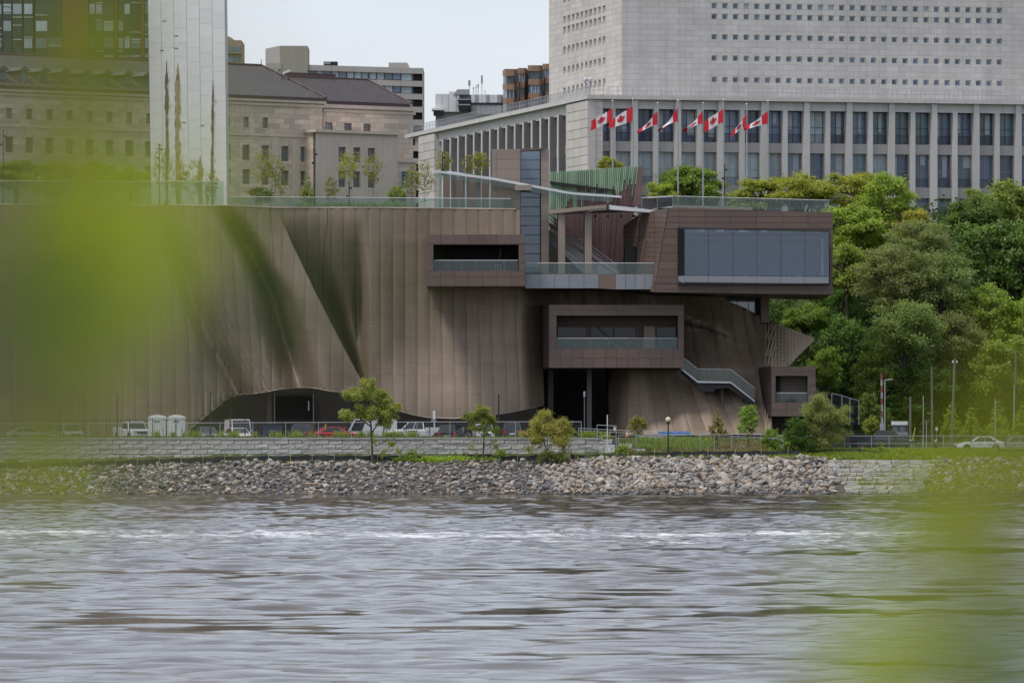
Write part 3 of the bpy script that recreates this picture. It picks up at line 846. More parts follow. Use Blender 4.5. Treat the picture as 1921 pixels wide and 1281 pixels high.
def right_skin():
    back = MB()
    us = list(range(985, 1486, 5))
    back.grid(lambda u, b: P(u, lerp(right_clip(u)[0], right_clip(u)[1], b), YB + right_d(u, lerp(right_clip(u)[0], right_clip(u)[1], b)) + .34), us, [i / 24 for i in range(25)])
    skin = back.build('swept_skin', M_gasket, BLD, smooth=True)
    r = random.Random(5)
    s = 985.0
    while s < 1482:
        s1 = s + 21
        um = (s + s1) / 2
        t = interp(um, TE) - 6
        bt = 696 if um < 1130 else 816
        v = t; cuts = [t]; v += r.uniform(40, 80)
        while v < bt - 40: cuts.append(v); v += r.choice([50, 75, 75])
        cuts.append(bt)
        for va, vb in zip(cuts, cuts[1:]):
            ul = right_u(s, vb), right_u(s1, va)
            if min(right_u(s, va), right_u(s, vb)) > 1486: continue
            mb = strip_panel(lambda u, v: right_d(min(u, 1530), v), right_u, s, s1, va + .1, vb - .1, 8, max(3, int((vb - va) / 8)), right_clip, .085)
            mb.build('cladding_panel', M_skin, skin, smooth=True)
        s = s1
    mb = MB(); mb.grid(lambda a, u: P(u, interp(u, SLIT) + a * (2.4 * sstep(1404, 1300, u) + .2), YB + right_d(u, interp(u, SLIT) - 2) - .16), [-.5, .5], [1284 + 4 * i for i in range(30)])
    mb.build('open_slot', M_gasket, skin)
    # perforated tip with its space frame
    tip = MB(); us = [1480 + 2.5 * i for i in range(20)]
    tip.grid(lambda u, b: P(u, lerp(*right_clip(u), b), YB + right_d(u, lerp(*right_clip(u), b))), us, [i / 16 for i in range(17)])
    tp = tip.build('perforated_tip', M_perf, BLD, smooth=True)
    mb = MB()
    for i in range(15):
        ua = 1436 + i * 6.4; ub = ua + 14
        ta, ba = right_clip(ua); tb, bb = right_clip(ub)
        k = 6
        for j in range(k):
            v0, v1 = lerp(ta, ba, j / k), lerp(tb, bb, (j + 1) / k); w0, w1 = lerp(ta, ba, (j + 1) / k), lerp(tb, bb, j / k)
            for (x0, y0, x1, y1) in ((ua, v0, ub, v1), (ua, w0, ub, w1), (ua, v0, ua, w0)):
                if max(x0, x1) < 1528: mb.tube([P(x0, y0, YB + right_d(x0, y0) - .25), P(x1, y1, YB + right_d(x1, y1) - .25)], .045, n=4)
    mb.build('space_frame', M_frame, tp, kind='stuff')
    for ln in (TE, BE):
        a = 985 if ln is TE else 1448
        mb = MB(); mb.tube([P(u, interp(u, ln), YB + right_d(u, interp(u, ln)) - .05) for u in range(a, 1530, 6)], .05, n=5); mb.build('edge_trim', M_tan, tp)
    # second layer of bars along the upper edge
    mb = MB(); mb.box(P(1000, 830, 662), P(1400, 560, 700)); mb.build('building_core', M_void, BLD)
    mb = MB(); mb.box(P(1330, 700, 655), P(1470, 610, 690)); mb.build('building_core', M_panel, BLD)
right_skin()

# ---- clad boxes made of single panels
def clip_poly(poly, region):
    out = poly
    n = len(region)
    for i in range(n):
        (ax, ay), (bx, by) = region[i], region[(i + 1) % n]
        ins = lambda p: (bx - ax) * (p[1] - ay) - (by - ay) * (p[0] - ax) >= -1e-6
        src, out = out, []
        for j in range(len(src)):
            p, q = src[j], src[(j + 1) % len(src)]
            if ins(p): out.append(p)
            if ins(p) != ins(q):
                d1 = (bx - ax) * (p[1] - ay) - (by - ay) * (p[0] - ax); d2 = (bx - ax) * (q[1] - ay) - (by - ay) * (q[0] - ax)
                t = d1 / (d1 - d2); out.append((lerp(p[0], q[0], t), lerp(p[1], q[1], t)))
        if len(out) < 3: return []
    return out
def tiles(parent, region, us, vs, fn, m, name='wall_panel', holes=(), vec=(0, -.06, 0), gap=.35):
    """single panels over a face: cells us x vs (photo rows/columns), clipped to region, minus holes; fn maps to the place"""
    for a, b in zip(us, us[1:]):
        for c, d in zip(vs, vs[1:]):
            rects = [(a, b, c, d)]
            for h in holes:
                nxt = []
                for (x0, x1, y0, y1) in rects:
                    if h[0] >= x1 or h[1] <= x0 or h[2] >= y1 or h[3] <= y0: nxt.append((x0, x1, y0, y1)); continue
                    if y0 < h[2]: nxt.append((x0, x1, y0, h[2]))
                    if y1 > h[3]: nxt.append((x0, x1, h[3], y1))
                    ya, yb = max(y0, h[2]), min(y1, h[3])
                    if x0 < h[0]: nxt.append((x0, h[0], ya, yb))
                    if x1 > h[1]: nxt.append((h[1], x1, ya, yb))
                rects = nxt
            for (x0, x1, y0, y1) in rects:
                if x1 - x0 < 1.2 or y1 - y0 < 1.2: continue
                pl = clip_poly([(x0 + gap, y0 + gap), (x1 - gap, y0 + gap), (x1 - gap, y1 - gap), (x0 + gap, y1 - gap)], region)
                if len(pl) < 3: continue
                MB().prism([fn(u, v) for u, v in pl], vec).build(name, m, parent)
def rng(a, b, n): return [a + (b - a) * i / n for i in range(n + 1)]
def rect(u0, u1, v0, v1): return [(u0, v0), (u1, v0), (u1, v1), (u0, v1)]
def rail(parent, pts, Y, hrow, name='glass_railing', seg=30, posts=True):
    """glass balustrade: pts photo points of its foot, hrow its height in rows; panes are parts of it"""
    mb = MB(); mb.tube([P(u, v - hrow, y) for (u, v), y in zip(pts, Y if hasattr(Y, '__len__') else [Y] * len(pts))], .03, n=5)
    rl = mb.build(name, M_white, parent)
    ys = Y if hasattr(Y, '__len__') else [Y] * len(pts)
    for (a, ya), (b, yb) in zip(zip(pts, ys), zip(pts[1:], ys[1:])):
        n = max(1, round(math.hypot(b[0] - a[0], b[1] - a[1]) / seg))
        for i in range(n):
            t0, t1 = (i + .015) / n, (i + .985) / n
            p = [P(lerp(a[0], b[0], t), lerp(a[1], b[1], t), lerp(ya, yb, t)) for t in (t0, t1)]
            h = Vector((0, 0, hrow * lerp(ya, yb, .5) / FPX - .03))
            MB().prism([p[0], p[1], p[1] + h, p[0] + h], (0, .02, 0)).build('glass_pane', M_rail, rl)
            if posts: MB().box(p[0] + Vector((-.04, .03, 0)), p[0] + Vector((-.01, .08, hrow * ya / FPX))).build('rail_post', M_steel, rl)
    return rl

M_flank = mat('shaded_red_brown_panel', (.050, .033, .030), .6, .1, var=.07, scale=.3, rand=.09)  # darker brown panel: shade of the boxes' left faces put into colour
M_bluecurtain = mat('blue_grey_curtain', (.31, .39, .50), .9, var=.2, scale=1.2, stretch=(3, 3, .05))
M_roomblue = mat('blue_grey_room', (.20, .235, .285), .8, var=.1)
def upper_balcony():
    Y = 633.0
    bx = MB(); o = P(800, 537, Y)
    W, H = X(985, Y) - o.x, Z(440, Y) - o.z
    hole = (X(813, Y) - o.x, X(973, Y) - o.x, Z(508.5, Y) - o.z, Z(459, Y) - o.z)
    bx.holes(o, (1, 0, 0), (0, 0, 1), W, H, [hole], (0, 5.5, 0), 0, 1)
    # body sides, soffit and back
    o2 = o + Vector((0, .01, 0))
    bx.quad(o2, o2 + Vector((W, 0, 0)), o2 + Vector((W, 9, 0)), o2 + Vector((0, 9, 0)), 0)
    bx.quad(o2, o2 + Vector((0, 0, H)), o2 + Vector((0, 9, H)), o2 + Vector((0, 9, 0)), 0)
    bx.quad(o2 + Vector((W, 0, 0)), o2 + Vector((W, 0, H)), o2 + Vector((W, 9, H)), o2 + Vector((W, 9, 0)), 0)
    bx.quad(o2 + Vector((0, 0, H)), o2 + Vector((W, 0, H)), o2 + Vector((W, 9, H)), o2 + Vector((0, 9, H)), 0)
    b = bx.build('balcony_box', [M_panel, M_void], BLD)
    tiles(b, rect(800, 985, 440, 537), rng(800, 985, 7), [440, 457, 459.01, 477, 494, 508.5, 519, 537], lambda u, v: P(u, v, Y), M_panel, holes=[(813, 973, 459, 508.5)])
    MB().box(P(808, 515, Y + 5.5), P(978, 455, Y + 5.55)).build('back_wall', M_void, b)
    MB().prism([P(932, 500, Y + 3), P(936, 500, Y + 3), P(942, 466, Y + 3), P(938, 466, Y + 3)], (0, .3, 0)).build('slanted_column', M_gasket, b)
    MB().box(P(814, 508, Y + 5.3), P(938, 487, Y + 5.4)).build('counter', M_int, b)
    rail(b, [(814, 508.5), (972, 508.5)], Y + .25, 20, seg=28)
    t = thing('orange_bench', 'low orange bench with a few pale items on it in the upper left balcony', 'bench', P(938, 509, Y + 1.5))
    M_or = mat('orange_plastic', (.42, .10, .04), .6)
    MB().box(P(921, 509.5, Y + 1.5), P(953, 505.5, Y + 2.2)).build('seat', M_or, t)
    for u in (924, 950): MB().box(P(u - 1, 510, Y + 1.6), P(u + 1, 509, Y + 2.1)).build('leg', M_black, t)
    for i, u in enumerate((929, 934, 939)):
        s = thing('stool', ['pale stool left of three standing by the orange bench', 'middle pale stool of three standing by the orange bench', 'right pale stool of three standing by the orange bench'][i], 'stool', P(u, 509, Y + 2.8), 'pale stools on the balcony')
        mb = MB(); mb.lathe(P(u, 497, Y + 2.8), [(.16, 0), (.17, .05), (.02, .06)], 8); mb.build('seat', M_white, s)
        mb = MB(); mb.tube([P(u, 509.5, Y + 2.8), P(u, 497, Y + 2.8)], .03, n=6); mb.build('leg', M_white, s)
upper_balcony()

def terrace():
    Y = 634.5
    t = MB().box(P(985, 541, Y), P(1228, 514, Y + 22)).build('terrace_slab', M_panel, BLD)
    fn = lambda u, v: P(u, v, Y)
    tiles(t, rect(985, 1123, 514, 541), rng(985, 1123, 5), [514, 541], fn, M_pale, 'fascia_panel')
    f2 = lambda u, v: P(u, v, Y - 1.2)
    MB().prism([P(1122, 541, Y), P(1155, 543, Y - 1.2), P(1155, 514, Y - 1.2), P(1122, 514, Y)], (0, .1, 0)).build('fascia_panel', M_panel, t)
    tiles(t, rect(1155, 1228, 514, 543), rng(1155, 1228, 4), [514, 543], f2, M_pale, 'fascia_panel')
    MB().box(P(1155.2, 542.8, Y - 1.15), P(1227.8, 514.5, Y + .2)).build('slab_nose', M_gasket, t)
    rail(t, [(986, 513.6), (1123, 513.6), (1156, 513.6), (1227, 513.6)], [Y + .2, Y + .2, Y - .9, Y - .9], 20, seg=30)
    # lift tower
    zf = Z(514, 640)
    e = MB().box((X(923, 643), 643, zf), (X(976.5, 643), 650, Z(280, 643))).build('lift_tower', M_tan, BLD)
    tiles(e, rect(923, 976, 281, 392), [923, 931, 976], rng(281, 392, 6), lambda u, v: P(u, v, 642.95), M_tan, 'tower_panel', vec=(0, -.05, 0), gap=.25)
    MB().box((X(1015, 642), 642.4, zf), (X(1030, 642), 650, Z(280, 642))).build('tower_pier', M_tan, e)
    tiles(e, rect(1015, 1030, 281, 513), [1015, 1030], rng(281, 513, 12), lambda u, v: P(u, v, 642.35), M_tan, 'tower_panel', vec=(0, -.05, 0), gap=.25)
    MB().box((X(976, 644), 645.5, zf), (X(1016, 644), 650, Z(283, 644))).build('shaft_back', M_intpale, e)
    MB().box(P(984, 512, 644.2), P(1008, 462, 645)).build('lift_car', M_pale, e)
    MB().prism([P(986, 400, 644), P(1006, 372, 644), P(1008, 374, 644), P(988, 403, 644)], (0, .2, 0)).build('shaft_brace', M_pale, e)
    MB().prism([P(987, 440, 644), P(1003, 458, 644), P(1004, 455, 644), P(988, 437, 644)], (0, .2, 0)).build('shaft_brace', M_pale, e)
    for v0, v1 in zip(rng(283, 511, 13), rng(283, 511, 13)[1:]):
        MB().prism([P(977, v0 + .7, 643), P(1014, v0 + .7, 643), P(1014, v1 - .7, 643), P(977, v1 - .7, 643)], (0, .03, 0)).build('glass_pane', M_blueglass, e)
        MB().box(P(976.5, v0 + .7, 643), P(1014.8, v0 - .5, 643.15)).build('transom', M_black, e)
    MB().box(P(1012.6, 512, 642.6), P(1014.6, 280, 642.9)).build('mullion', M_black, e)
    MB().prism([P(976, 284, 642), P(1018, 281, 642), P(1022, 277.5, 642), P(980, 279, 642)], (0, 1.0, 0)).build('roof_flashing', M_panel, e)
    MB().box(P(992.5, 313, 643.6), P(994, 295, 643.7)).build('shaft_light', M_white, e)
    # glass canopy on a white edge beam
    c = MB().prism([P(806, 319, 641), P(925, 333, 641), P(1072, 361, 641), P(1166, 368, 641), P(1166, 371, 641), P(1072, 365, 641), P(925, 338, 641), P(806, 322, 641)], (0, .25, 0)).build('glass_canopy', M_white, BLD)
    for a, b in zip(rng(820, 1150, 11), rng(820, 1150, 11)[1:]):
        va, vb = (interp(q, [(806, 322), (925, 338), (1072, 365), (1166, 371)]) for q in (a, b))
        MB().prism([P(a + .5, va, 640.8), P(b - .5, vb, 640.8), P(b - .5, vb + 9, 640.8), P(a + .5, va + 9, 640.8)], (0, .03, 0)).build('glass_pane', M_rail, c)
        MB().prism([P(a + .5, va, 641.4), P(b - .5, vb, 641.4), P(b - .5, vb - 5, 650), P(a + .5, va - 5, 650)], (0, 0, .03)).build('glass_pane', M_rail, c)
    MB().box(P(966, 357, 640.5), P(997, 347, 641.2)).build('canopy_bracket', M_tan, c)
    for u in (838, 862, 886, 909): MB().box((X(u - 6, 652), 652, Z(390, 652)), (X(u + 6, 652), 653, Z(332, 652))).build('canopy_pier', M_tan, BLD)
    for u in (826, 874, 897, 918): MB().box((X(u - 2, 651), 651, Z(390, 651)), (X(u + 2, 651), 651.1, Z(334, 651))).build('canopy_fin', M_rail, BLD)
    # copper and timber slat wall
    w = MB().prism([P(1031, 520, 664), P(1172, 520, 664), P(1200, 314, 664), P(1031, 325, 664)], (0, .5, 0)).build('slat_wall', M_gasket, BLD)
    M_verd = mat('verdigris_slat', (.22, .33, .21), .6, .05, var=.25, scale=.6, rand=.3)
    M_wine = mat('wine_brown_slat', (.15, .09, .085), .6, .1, var=.15, rand=.2)
    r = random.Random(12)
    n = 46
    for i in range(n):
        u = lerp(1031.5, 1198, (i + .5) / n); wd = 166 / n * .36
        top = lerp(323, 312, (u - 1031) / 168)
        env = interp(u, [(1031, 420), (1045, 410), (1070, 372), (1130, 352), (1150, 366), (1175, 352), (1190, 350), (1200, 338)])
        vb = env + r.choice([-14, -4, 0, 4, 10, 22])
        if u < 1155: vb = max(vb, 345)
        pin = lambda uu, v: P(uu - (v - 312) * .13 * sstep(1120, 1200, uu), v, 663.8)
        hi = r.uniform(-.06, .0)
        MB().prism([pin(u - wd, top), pin(u + wd, top), pin(u + wd, vb), pin(u - wd, vb)], (0, -.22 + hi, 0)).build('slat', M_verd, w)
        if vb < 515: MB().prism([pin(u - wd, vb + .3), pin(u + wd, vb + .3), pin(u + wd, 518), pin(u - wd, 518)], (0, -.18 + hi, 0)).build('slat', M_wine, w)
    MB().prism([P(1187, 386, 663), P(1202, 386, 663), P(1206, 313, 663), P(1199, 311.5, 663)], (0, 1.5, 0)).build('end_panel', M_wine, w)
    MB().prism([P(1032, 340, 663), P(1154, 356, 663), P(1154, 359, 663), P(1032, 344.5, 663)], (0, .5, 0)).build('dark_beam', M_black, w)
    # lower roof slab and its columns
    k = MB().prism([P(1028, 394, 639), P(1139, 384, 637), P(1141, 390, 637), P(1030, 402, 639)], (0, 2, 0)).build('porch_roof', M_tan, BLD)
    MB().prism([P(1141, 384.5, 637), P(1226, 394, 637), P(1222, 399, 637), P(1141, 393, 637)], (0, 2.5, 0)).build('roof_edge', M_white, k)
    MB().box(P(1138, 395, 636.9), P(1142, 384, 637.2)).build('edge_bracket', M_gasket, k)
    MB().prism([P(1032, 403, 640), P(1140, 393, 640), P(1222, 401, 640), P(1190, 398, 660), P(1040, 398, 660)], (0, 0, .1)).build('soffit', M_intpale, k)
    for u in (1117, 1140, 1165, 1190, 1208):
        MB().lathe(P(u, 408, 639.8), [(.13, 0), (.13, .25)], 8).build('downlight', M_black, k)
    for u0, u1 in ((1047, 1060), (1097, 1110)):
        MB().box((X(u0, 639), 639, zf), (X(u1, 639), 640.4, Z(396, 639))).build('column', M_tan, k)
        MB().box((X(u0 - 2, 639.6), 639.6, zf), (X(u0, 639.6) - .002, 640.4, Z(397, 639))).build('column_return', M_gasket, k)
    # grand stair rising to the left
    s = thing('grand_stair', 'broad pale outdoor stair climbing left behind the two porch columns', 'stairs', P(1110, 514, 646))
    M_st = mat('pale_stair_stone', (.55, .555, .56), .8, var=.08)
    n = 34
    for i in range(n):
        t = i / n; ua = lerp(1150, 1020, t); v = lerp(514, 420, t); y = 643 + i * .22
        MB().box((X(ua - 64, 645), y, zf - .5), (X(ua, 645), y + .24, Z(v, 645))).build('step', M_st, s)
    for off in (0, -62):
        MB().prism([P(1158 + off, 516, 642.6), P(1020 + off, 417, 649), P(1020 + off, 412, 649), P(1158 + off, 510, 642.6)], (.2, .05, 0)).build('stringer', M_white, s)
        MB().tube([P(1158 + off, 497, 642.5), P(1110 + off, 462, 644.5), P(1070 + off, 432, 647), P(1020 + off, 396, 649)], .05, n=5).build('handrail', M_white, s)
        MB().tube([P(1158 + off, 504, 642.5), P(1110 + off, 469, 644.5), P(1070 + off, 439, 647), P(1020 + off, 403, 649)], .035, n=5).build('handrail', M_white, s)
    MB().tube([P(1064, 441, 648), P(1087, 440, 648), P(1093, 446, 648)], .05, n=5).build('landing_rail', M_white, s)
    MB().box(P(1058, 452, 650), P(1096, 447, 650.2)).build('landing_edge', M_white, s)
    MB().prism([P(1030, 514, 642), P(1043, 514, 642), P(1046, 470, 642), P(1034, 456, 642), P(1030, 460, 642)], (0, .2, 0)).build('understair_wall', M_gasket, s)
    MB().prism([P(1060, 514, 641.5), P(1096, 514, 641.5), P(1060, 480, 641.5)], (0, .2, 0)).build('understair_wall', M_gasket, s)
    MB().box(P(1057.5, 512, 640.8), P(1059, 487, 640.9)).build('post', M_white, s)
    rail(BLD, [(-150, 384), (420, 386)], 641, 45, 'roof_railing', seg=59)
    rail(BLD, [(428, 388), (958, 392)], 641, 19, 'roof_railing', seg=50)
    MB().box(P(945, 392, 642), P(955, 374, 643)).build('rail_end', M_rail, BLD)
terrace()

def glass_box():
    Y = 632.0
    reg = [(1255, 390), (1562, 398.5), (1562, 552), (1228, 548)]
    reg = [(1255, 389.5), (1562, 398.5), (1562, 552.5), (1227, 548)]
    fn = lambda u, v: P(u, v, Y)
    fr = [P(u, v, Y + .02) for u, v in reg]
    D = Vector((0, 22, 0))
    b = MB()
    hole_q = [(1272, 429), (1556, 433), (1556, 532), (1272, 527)]
    hq = [P(u, v, Y + .02) for u, v in hole_q]
    for i in range(4): b.quad(fr[i], fr[(i + 1) % 4], hq[(i + 1) % 4], hq[i], 0)
    b.quad(fr[0], fr[1], fr[1] + D, fr[0] + D, 0); b.quad(fr[1], fr[2], fr[2] + D, fr[1] + D, 0); b.quad(fr[2], fr[3], fr[3] + D, fr[2] + D, 0)
    g = b.build('cantilever_box', [M_panel, M_void], BLD)
    tiles(g, reg, rng(1226, 1564, 7), [386, 396, 407, 418, 430, 445, 460, 475, 490, 505, 520, 533, 543, 555], fn, M_panel, holes=[(1271, 1557, 429, 532)])
    # slanted left flank
    edge = lambda v: lerp(1255, 1227, (v - 389.5) / 158.5)
    fl = lambda u, v: P(u, v, Y + 13 * max(0, (edge(v) - u) / (edge(v) - 1168)))
    region = [(1200, 402), (1254, 390), (1227, 548), (1186, 548), (1170, 515), (1170, 424)]
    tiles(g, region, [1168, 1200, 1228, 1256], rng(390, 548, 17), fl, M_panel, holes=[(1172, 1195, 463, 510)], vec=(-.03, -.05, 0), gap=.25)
    MB().add([fl(u, v) + Vector((.02, .05, 0)) for u, v in region], [tuple(range(6))]).build('flank_backing', M_gasket, g)
    MB().box(fl(1172, 512) + Vector((0, .1, 0)), fl(1196, 463) + Vector((0, 1.2, 0))).build('door_recess', M_void, g)
    MB().prism([fl(1193, 512), fl(1200, 516), fl(1212, 452), fl(1196, 456)], (0, -.4, 0)).build('door_jamb', M_panel, g)
    # interior room behind the bay window
    z0, z1 = Z(527, Y), Z(436, Y); x0, x1 = X(1273, Y), X(1555, Y)
    cu = MB(); cu.grid(lambda a, b: (lerp(x0, x1, a), Y + 3.6 + .12 * math.sin(a * 300) + .1 * math.sin(a * 41), lerp(z0, z1 - .9, b)), rng(0, 1, 220), [0, 1]); cu.build('curtain', M_bluecurtain, g, smooth=True)
    r = MB(); r.quad((x0, Y + 7, z0), (x1, Y + 7, z0), (x1, Y + 7, z1), (x0, Y + 7, z1)); r.quad((x0, Y + .3, z1), (x1, Y + .3, z1), (x1, Y + 7, z1), (x0, Y + 7, z1)); r.quad((x0, Y + .3, z0), (x1, Y + .3, z0), (x1, Y + 7, z0), (x0, Y + 7, z0)); r.quad((x0, Y + .3, z0), (x0, Y + 7, z0), (x0, Y + 7, z1), (x0, Y + .3, z1)); r.quad((x1, Y + .3, z0), (x1, Y + 7, z0), (x1, Y + 7, z1), (x1, Y + .3, z1))
    r.build('room', M_intpale, g)
    MB().box(P(1276, 515, Y + .5), P(1284, 443, Y + 3)).build('dark_pier', M_void, g)
    MB().box(P(1541, 517, Y + 1), P(1545, 447, Y + 1.3)).build('pale_post', M_white, g)
    MB().box(P(1284, 449, Y + 2.2), P(1541, 444, Y + 2.5)).build('ceiling_beam', M_white, g)
    # projecting bay window: six panes, glazed cheek and pale sill
    Yw = Y - .9
    w = MB().box(P(1271, 533, Yw), P(1557, 531.4, Y + .3)).build('bay_window', M_black, g)
    us = [1284, 1329, 1375, 1420, 1465, 1510, 1555]
    for a, c in zip(us, us[1:]):
        ta, tc = lerp(430, 435, (a - 1284) / 271), lerp(430, 435, (c - 1284) / 271); ba, bc = lerp(516, 518.5, (a - 1284) / 271), lerp(516, 518.5, (c - 1284) / 271)
        MB().prism([P(a + .4, ta, Yw), P(c - .4, tc, Yw), P(c - .4, bc, Yw), P(a + .4, ba, Yw)], (0, .04, 0)).build('glass_pane', M_blueglass, w)
        MB().prism([P(a + .3, ba + 1, Yw), P(c - .3, bc + 1, Yw), P(c - .3, bc + 13.5, Yw), P(a + .3, ba + 13.5, Yw)], (0, .05, 0)).build('sill_panel', M_pale, w)
        MB().box(P(a - .35, ba, Yw - .02), P(a + .35, ta, Yw + .1)).build('mullion', M_black, w)
    MB().prism([P(1272, 429, Y), P(1284, 430, Yw), P(1284, 516, Yw), P(1272, 517, Y)], (0, .03, 0)).build('glass_pane', M_rail, w)
    MB().prism([P(1272, 518, Y), P(1284, 517.2, Yw), P(1284, 531, Yw), P(1272, 527, Y)], (0, .05, 0)).build('sill_panel', M_pale, w)
    MB().prism([P(1271, 428, Y - .1), P(1284, 429.4, Yw), P(1556, 434.6, Yw), P(1556, 432.8, Yw), P(1271, 426.5, Y - .1)], (0, .3, 0)).build('head_frame', M_black, w)
    k = random.Random(2)
    for i, (u, w_) in enumerate([(1320, 9), (1345, 12), (1365, 6), (1396, 7), (1436, 8), (1470, 6), (1500, 10)]):
        t = thing('cafe_chair', f'pale {["low chair at the left end", "wide low seat left of centre", "small low chair beside the wide seat", "low chair under the middle pane", "tan low chair right of the middle pane", "small low chair further right", "low chair near the right end"][i]} behind the big bay window', 'chair', P(u, 517, Y + 3))
        zc = z0
        MB().box((X(u - w_ / 2, Y + 3), Y + 3, zc), (X(u + w_ / 2, Y + 3), Y + 3.5, zc + .42)).build('seat', M_stake if i == 4 else M_white, t)
        MB().box((X(u - w_ / 2, Y + 3), Y + 3.5, zc), (X(u + w_ / 2, Y + 3), Y + 3.6, zc + .8)).build('backrest', M_stake if i == 4 else M_white, t)
    # roof parapet of glass, low wall, pier and window underneath
    rail(BLD, [(1204, 392), (1262, 389), (1555, 397)], [640, 633, 633], 21, 'roof_railing', seg=24, posts=True)
    MB().prism([P(1262, 390.5, 636), P(1412, 394, 636), P(1412, 388.5, 636), P(1262, 384.5, 636)], (0, .4, 0)).build('roof_kerb', M_tan, BLD)
    MB().box(P(1428, 605, 641), P(1443, 553, 644)).build('box_pier', M_panel, BLD)
    gw = MB().box(P(1360, 606, 650.3), P(1428, 553, 650.4)).build('under_window', M_curtain, BLD)
    for a, c in ((1361, 1383), (1383, 1404), (1404, 1428)):
        MB().prism([P(a + .5, 606, 650), P(c - .5, 606, 650), P(c - .5, 556, 650), P(a + .5, 556, 650)], (0, .03, 0)).build('glass_pane', M_pane, gw)
        MB().box(P(a - .5, 606, 649.9), P(a + .5, 555, 650.1)).build('mullion', M_black, gw)
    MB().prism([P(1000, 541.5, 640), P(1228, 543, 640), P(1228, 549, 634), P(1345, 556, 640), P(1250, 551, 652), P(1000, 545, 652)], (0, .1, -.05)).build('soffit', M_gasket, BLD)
glass_box()

def lower_box():
    Y = 635.5
    o = P(1030, 690, Y); W, H = X(1283, Y) - o.x, Z(572, Y) - o.z
    hole = (X(1044, Y) - o.x, X(1272, Y) - o.x, Z(654.5, Y) - o.z, Z(592, Y) - o.z)
    bx = MB(); bx.holes(o, (1, 0, 0), (0, 0, 1), W, H, [hole], (0, 5, 0), 0, 2)
    o2 = o + Vector((0, .01, 0)); dz = Vector((0, 0, H)); dx = Vector((W, 0, 0)); D = Vector((0, 16, 0)); L = P(1014.5, 690, Y + 7) - o2; L.z = 0
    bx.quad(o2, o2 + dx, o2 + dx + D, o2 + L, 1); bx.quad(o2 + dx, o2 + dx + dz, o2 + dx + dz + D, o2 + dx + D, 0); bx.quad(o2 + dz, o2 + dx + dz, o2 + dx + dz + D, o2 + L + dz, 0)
    bx.quad(o2, o2 + dz, o2 + L + dz, o2 + L, 0); bx.quad(o2 + L, o2 + L + dz, o2 + L + dz + D, o2 + L + D, 0)
    b = bx.build('balcony_box', [M_panel, M_gasket, M_int], BLD)
    tiles(b, rect(1030, 1283, 572, 690), rng(1030, 1283, 12), [572, 582, 592.01, 613, 634, 654.5, 672, 690], lambda u, v: P(u, v, Y), M_panel, holes=[(1044, 1272, 592, 654.5)])
    fl = lambda u, v: P(u, v, Y + 7 * (1030 - u) / 15.5)
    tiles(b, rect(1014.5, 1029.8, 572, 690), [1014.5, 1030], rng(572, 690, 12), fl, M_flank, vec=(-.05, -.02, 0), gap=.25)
    Yb = Y + 5
    MB().box((X(1040, Yb), Yb, Z(656, Yb)), (X(1276, Yb), Yb + .1, Z(588, Yb))).build('back_wall', M_panel, b)
    for a, c in ((1046, 1100), (1108, 1150), (1152, 1193), (1231, 1270)):
        w = MB().box(P(a, 654, Yb - .06), P(c, 613, Yb - .03)).build('window', M_void, b)
        MB().box(P(a + .6, 653.6, Yb - .1), P(c - .6, 613.6, Yb - .08)).build('glass_pane', M_panedark, w)
    MB().box(P(1208, 655, Yb - 1.2), P(1229, 612, Yb - .2)).build('brown_partition', M_tan, b)
    MB().prism([P(1118, 613.5, Yb - .4), P(1124, 613.5, Yb - .4), P(1166, 654, Yb - .4), P(1158, 654, Yb - .4)], (0, .2, 0)).build('stair_flight', M_int, b)
    rail(b, [(1045, 654.5), (1271, 654.5)], Y + .25, 20, seg=32)
    # void and column below
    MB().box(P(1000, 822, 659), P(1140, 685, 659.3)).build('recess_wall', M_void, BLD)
    MB().box(P(1101, 822, 640), P(1110, 689, 641)).build('column', M_int, BLD)
    MB().box(P(1028, 815, 646), P(1038, 689, 646.3)).build('recess_jamb', M_panel, BLD)
lower_box()

def river_stair():
    Y = 636.5
    t = thing('river_stair', 'white edged open stair running down from the lower balcony box to the path', 'stairs', P(1400, 815, Y))
    ln = [(1277, 689), (1309, 714.5), (1371, 715.5), (1416, 751)]
    MB().prism([P(u, v, Y) for u, v in ln] + [P(u, v + 3.4, Y) for u, v in ln[::-1]], (0, .12, 0)).build('stringer', M_white, t)
    MB().prism([P(u, v + 1, Y + 2.6) for u, v in ln] + [P(u, v + 12, Y + 2.6) for u, v in ln[::-1]], (0, .12, 0)).build('stringer', M_black, t)
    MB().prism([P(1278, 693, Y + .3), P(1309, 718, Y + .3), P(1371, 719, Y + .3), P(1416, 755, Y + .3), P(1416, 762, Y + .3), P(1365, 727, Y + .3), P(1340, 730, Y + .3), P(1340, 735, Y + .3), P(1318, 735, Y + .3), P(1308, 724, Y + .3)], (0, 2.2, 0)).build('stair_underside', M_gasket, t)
    for i in range(12):
        q = P(lerp(1371, 1416, i / 12), lerp(716, 751, i / 12), Y + .15); MB().box(q, q + Vector((.25, 2.4, .04))).build('tread', M_pale, t)
    for i in range(8):
        q = P(lerp(1277, 1309, i / 8), lerp(690, 715, i / 8), Y + .15); MB().box(q, q + Vector((.25, 2.4, .04))).build('tread', M_pale, t)
    MB().box(P(1309, 717, Y + .15), P(1371, 716, Y + 2.5)).build('landing', M_pale, t)
    rail(t, [(1279, 690), (1309, 714), (1326, 714), (1371, 715), (1416, 750)], Y + .1, 22, seg=34, posts=False)
    for u, v in ((1355, 728), (1392, 744)):
        MB().tube([P(u, 822, Y + 1.2), P(u, v, Y + 1.2)], .09, n=8).build('post', M_int, t)
river_stair()

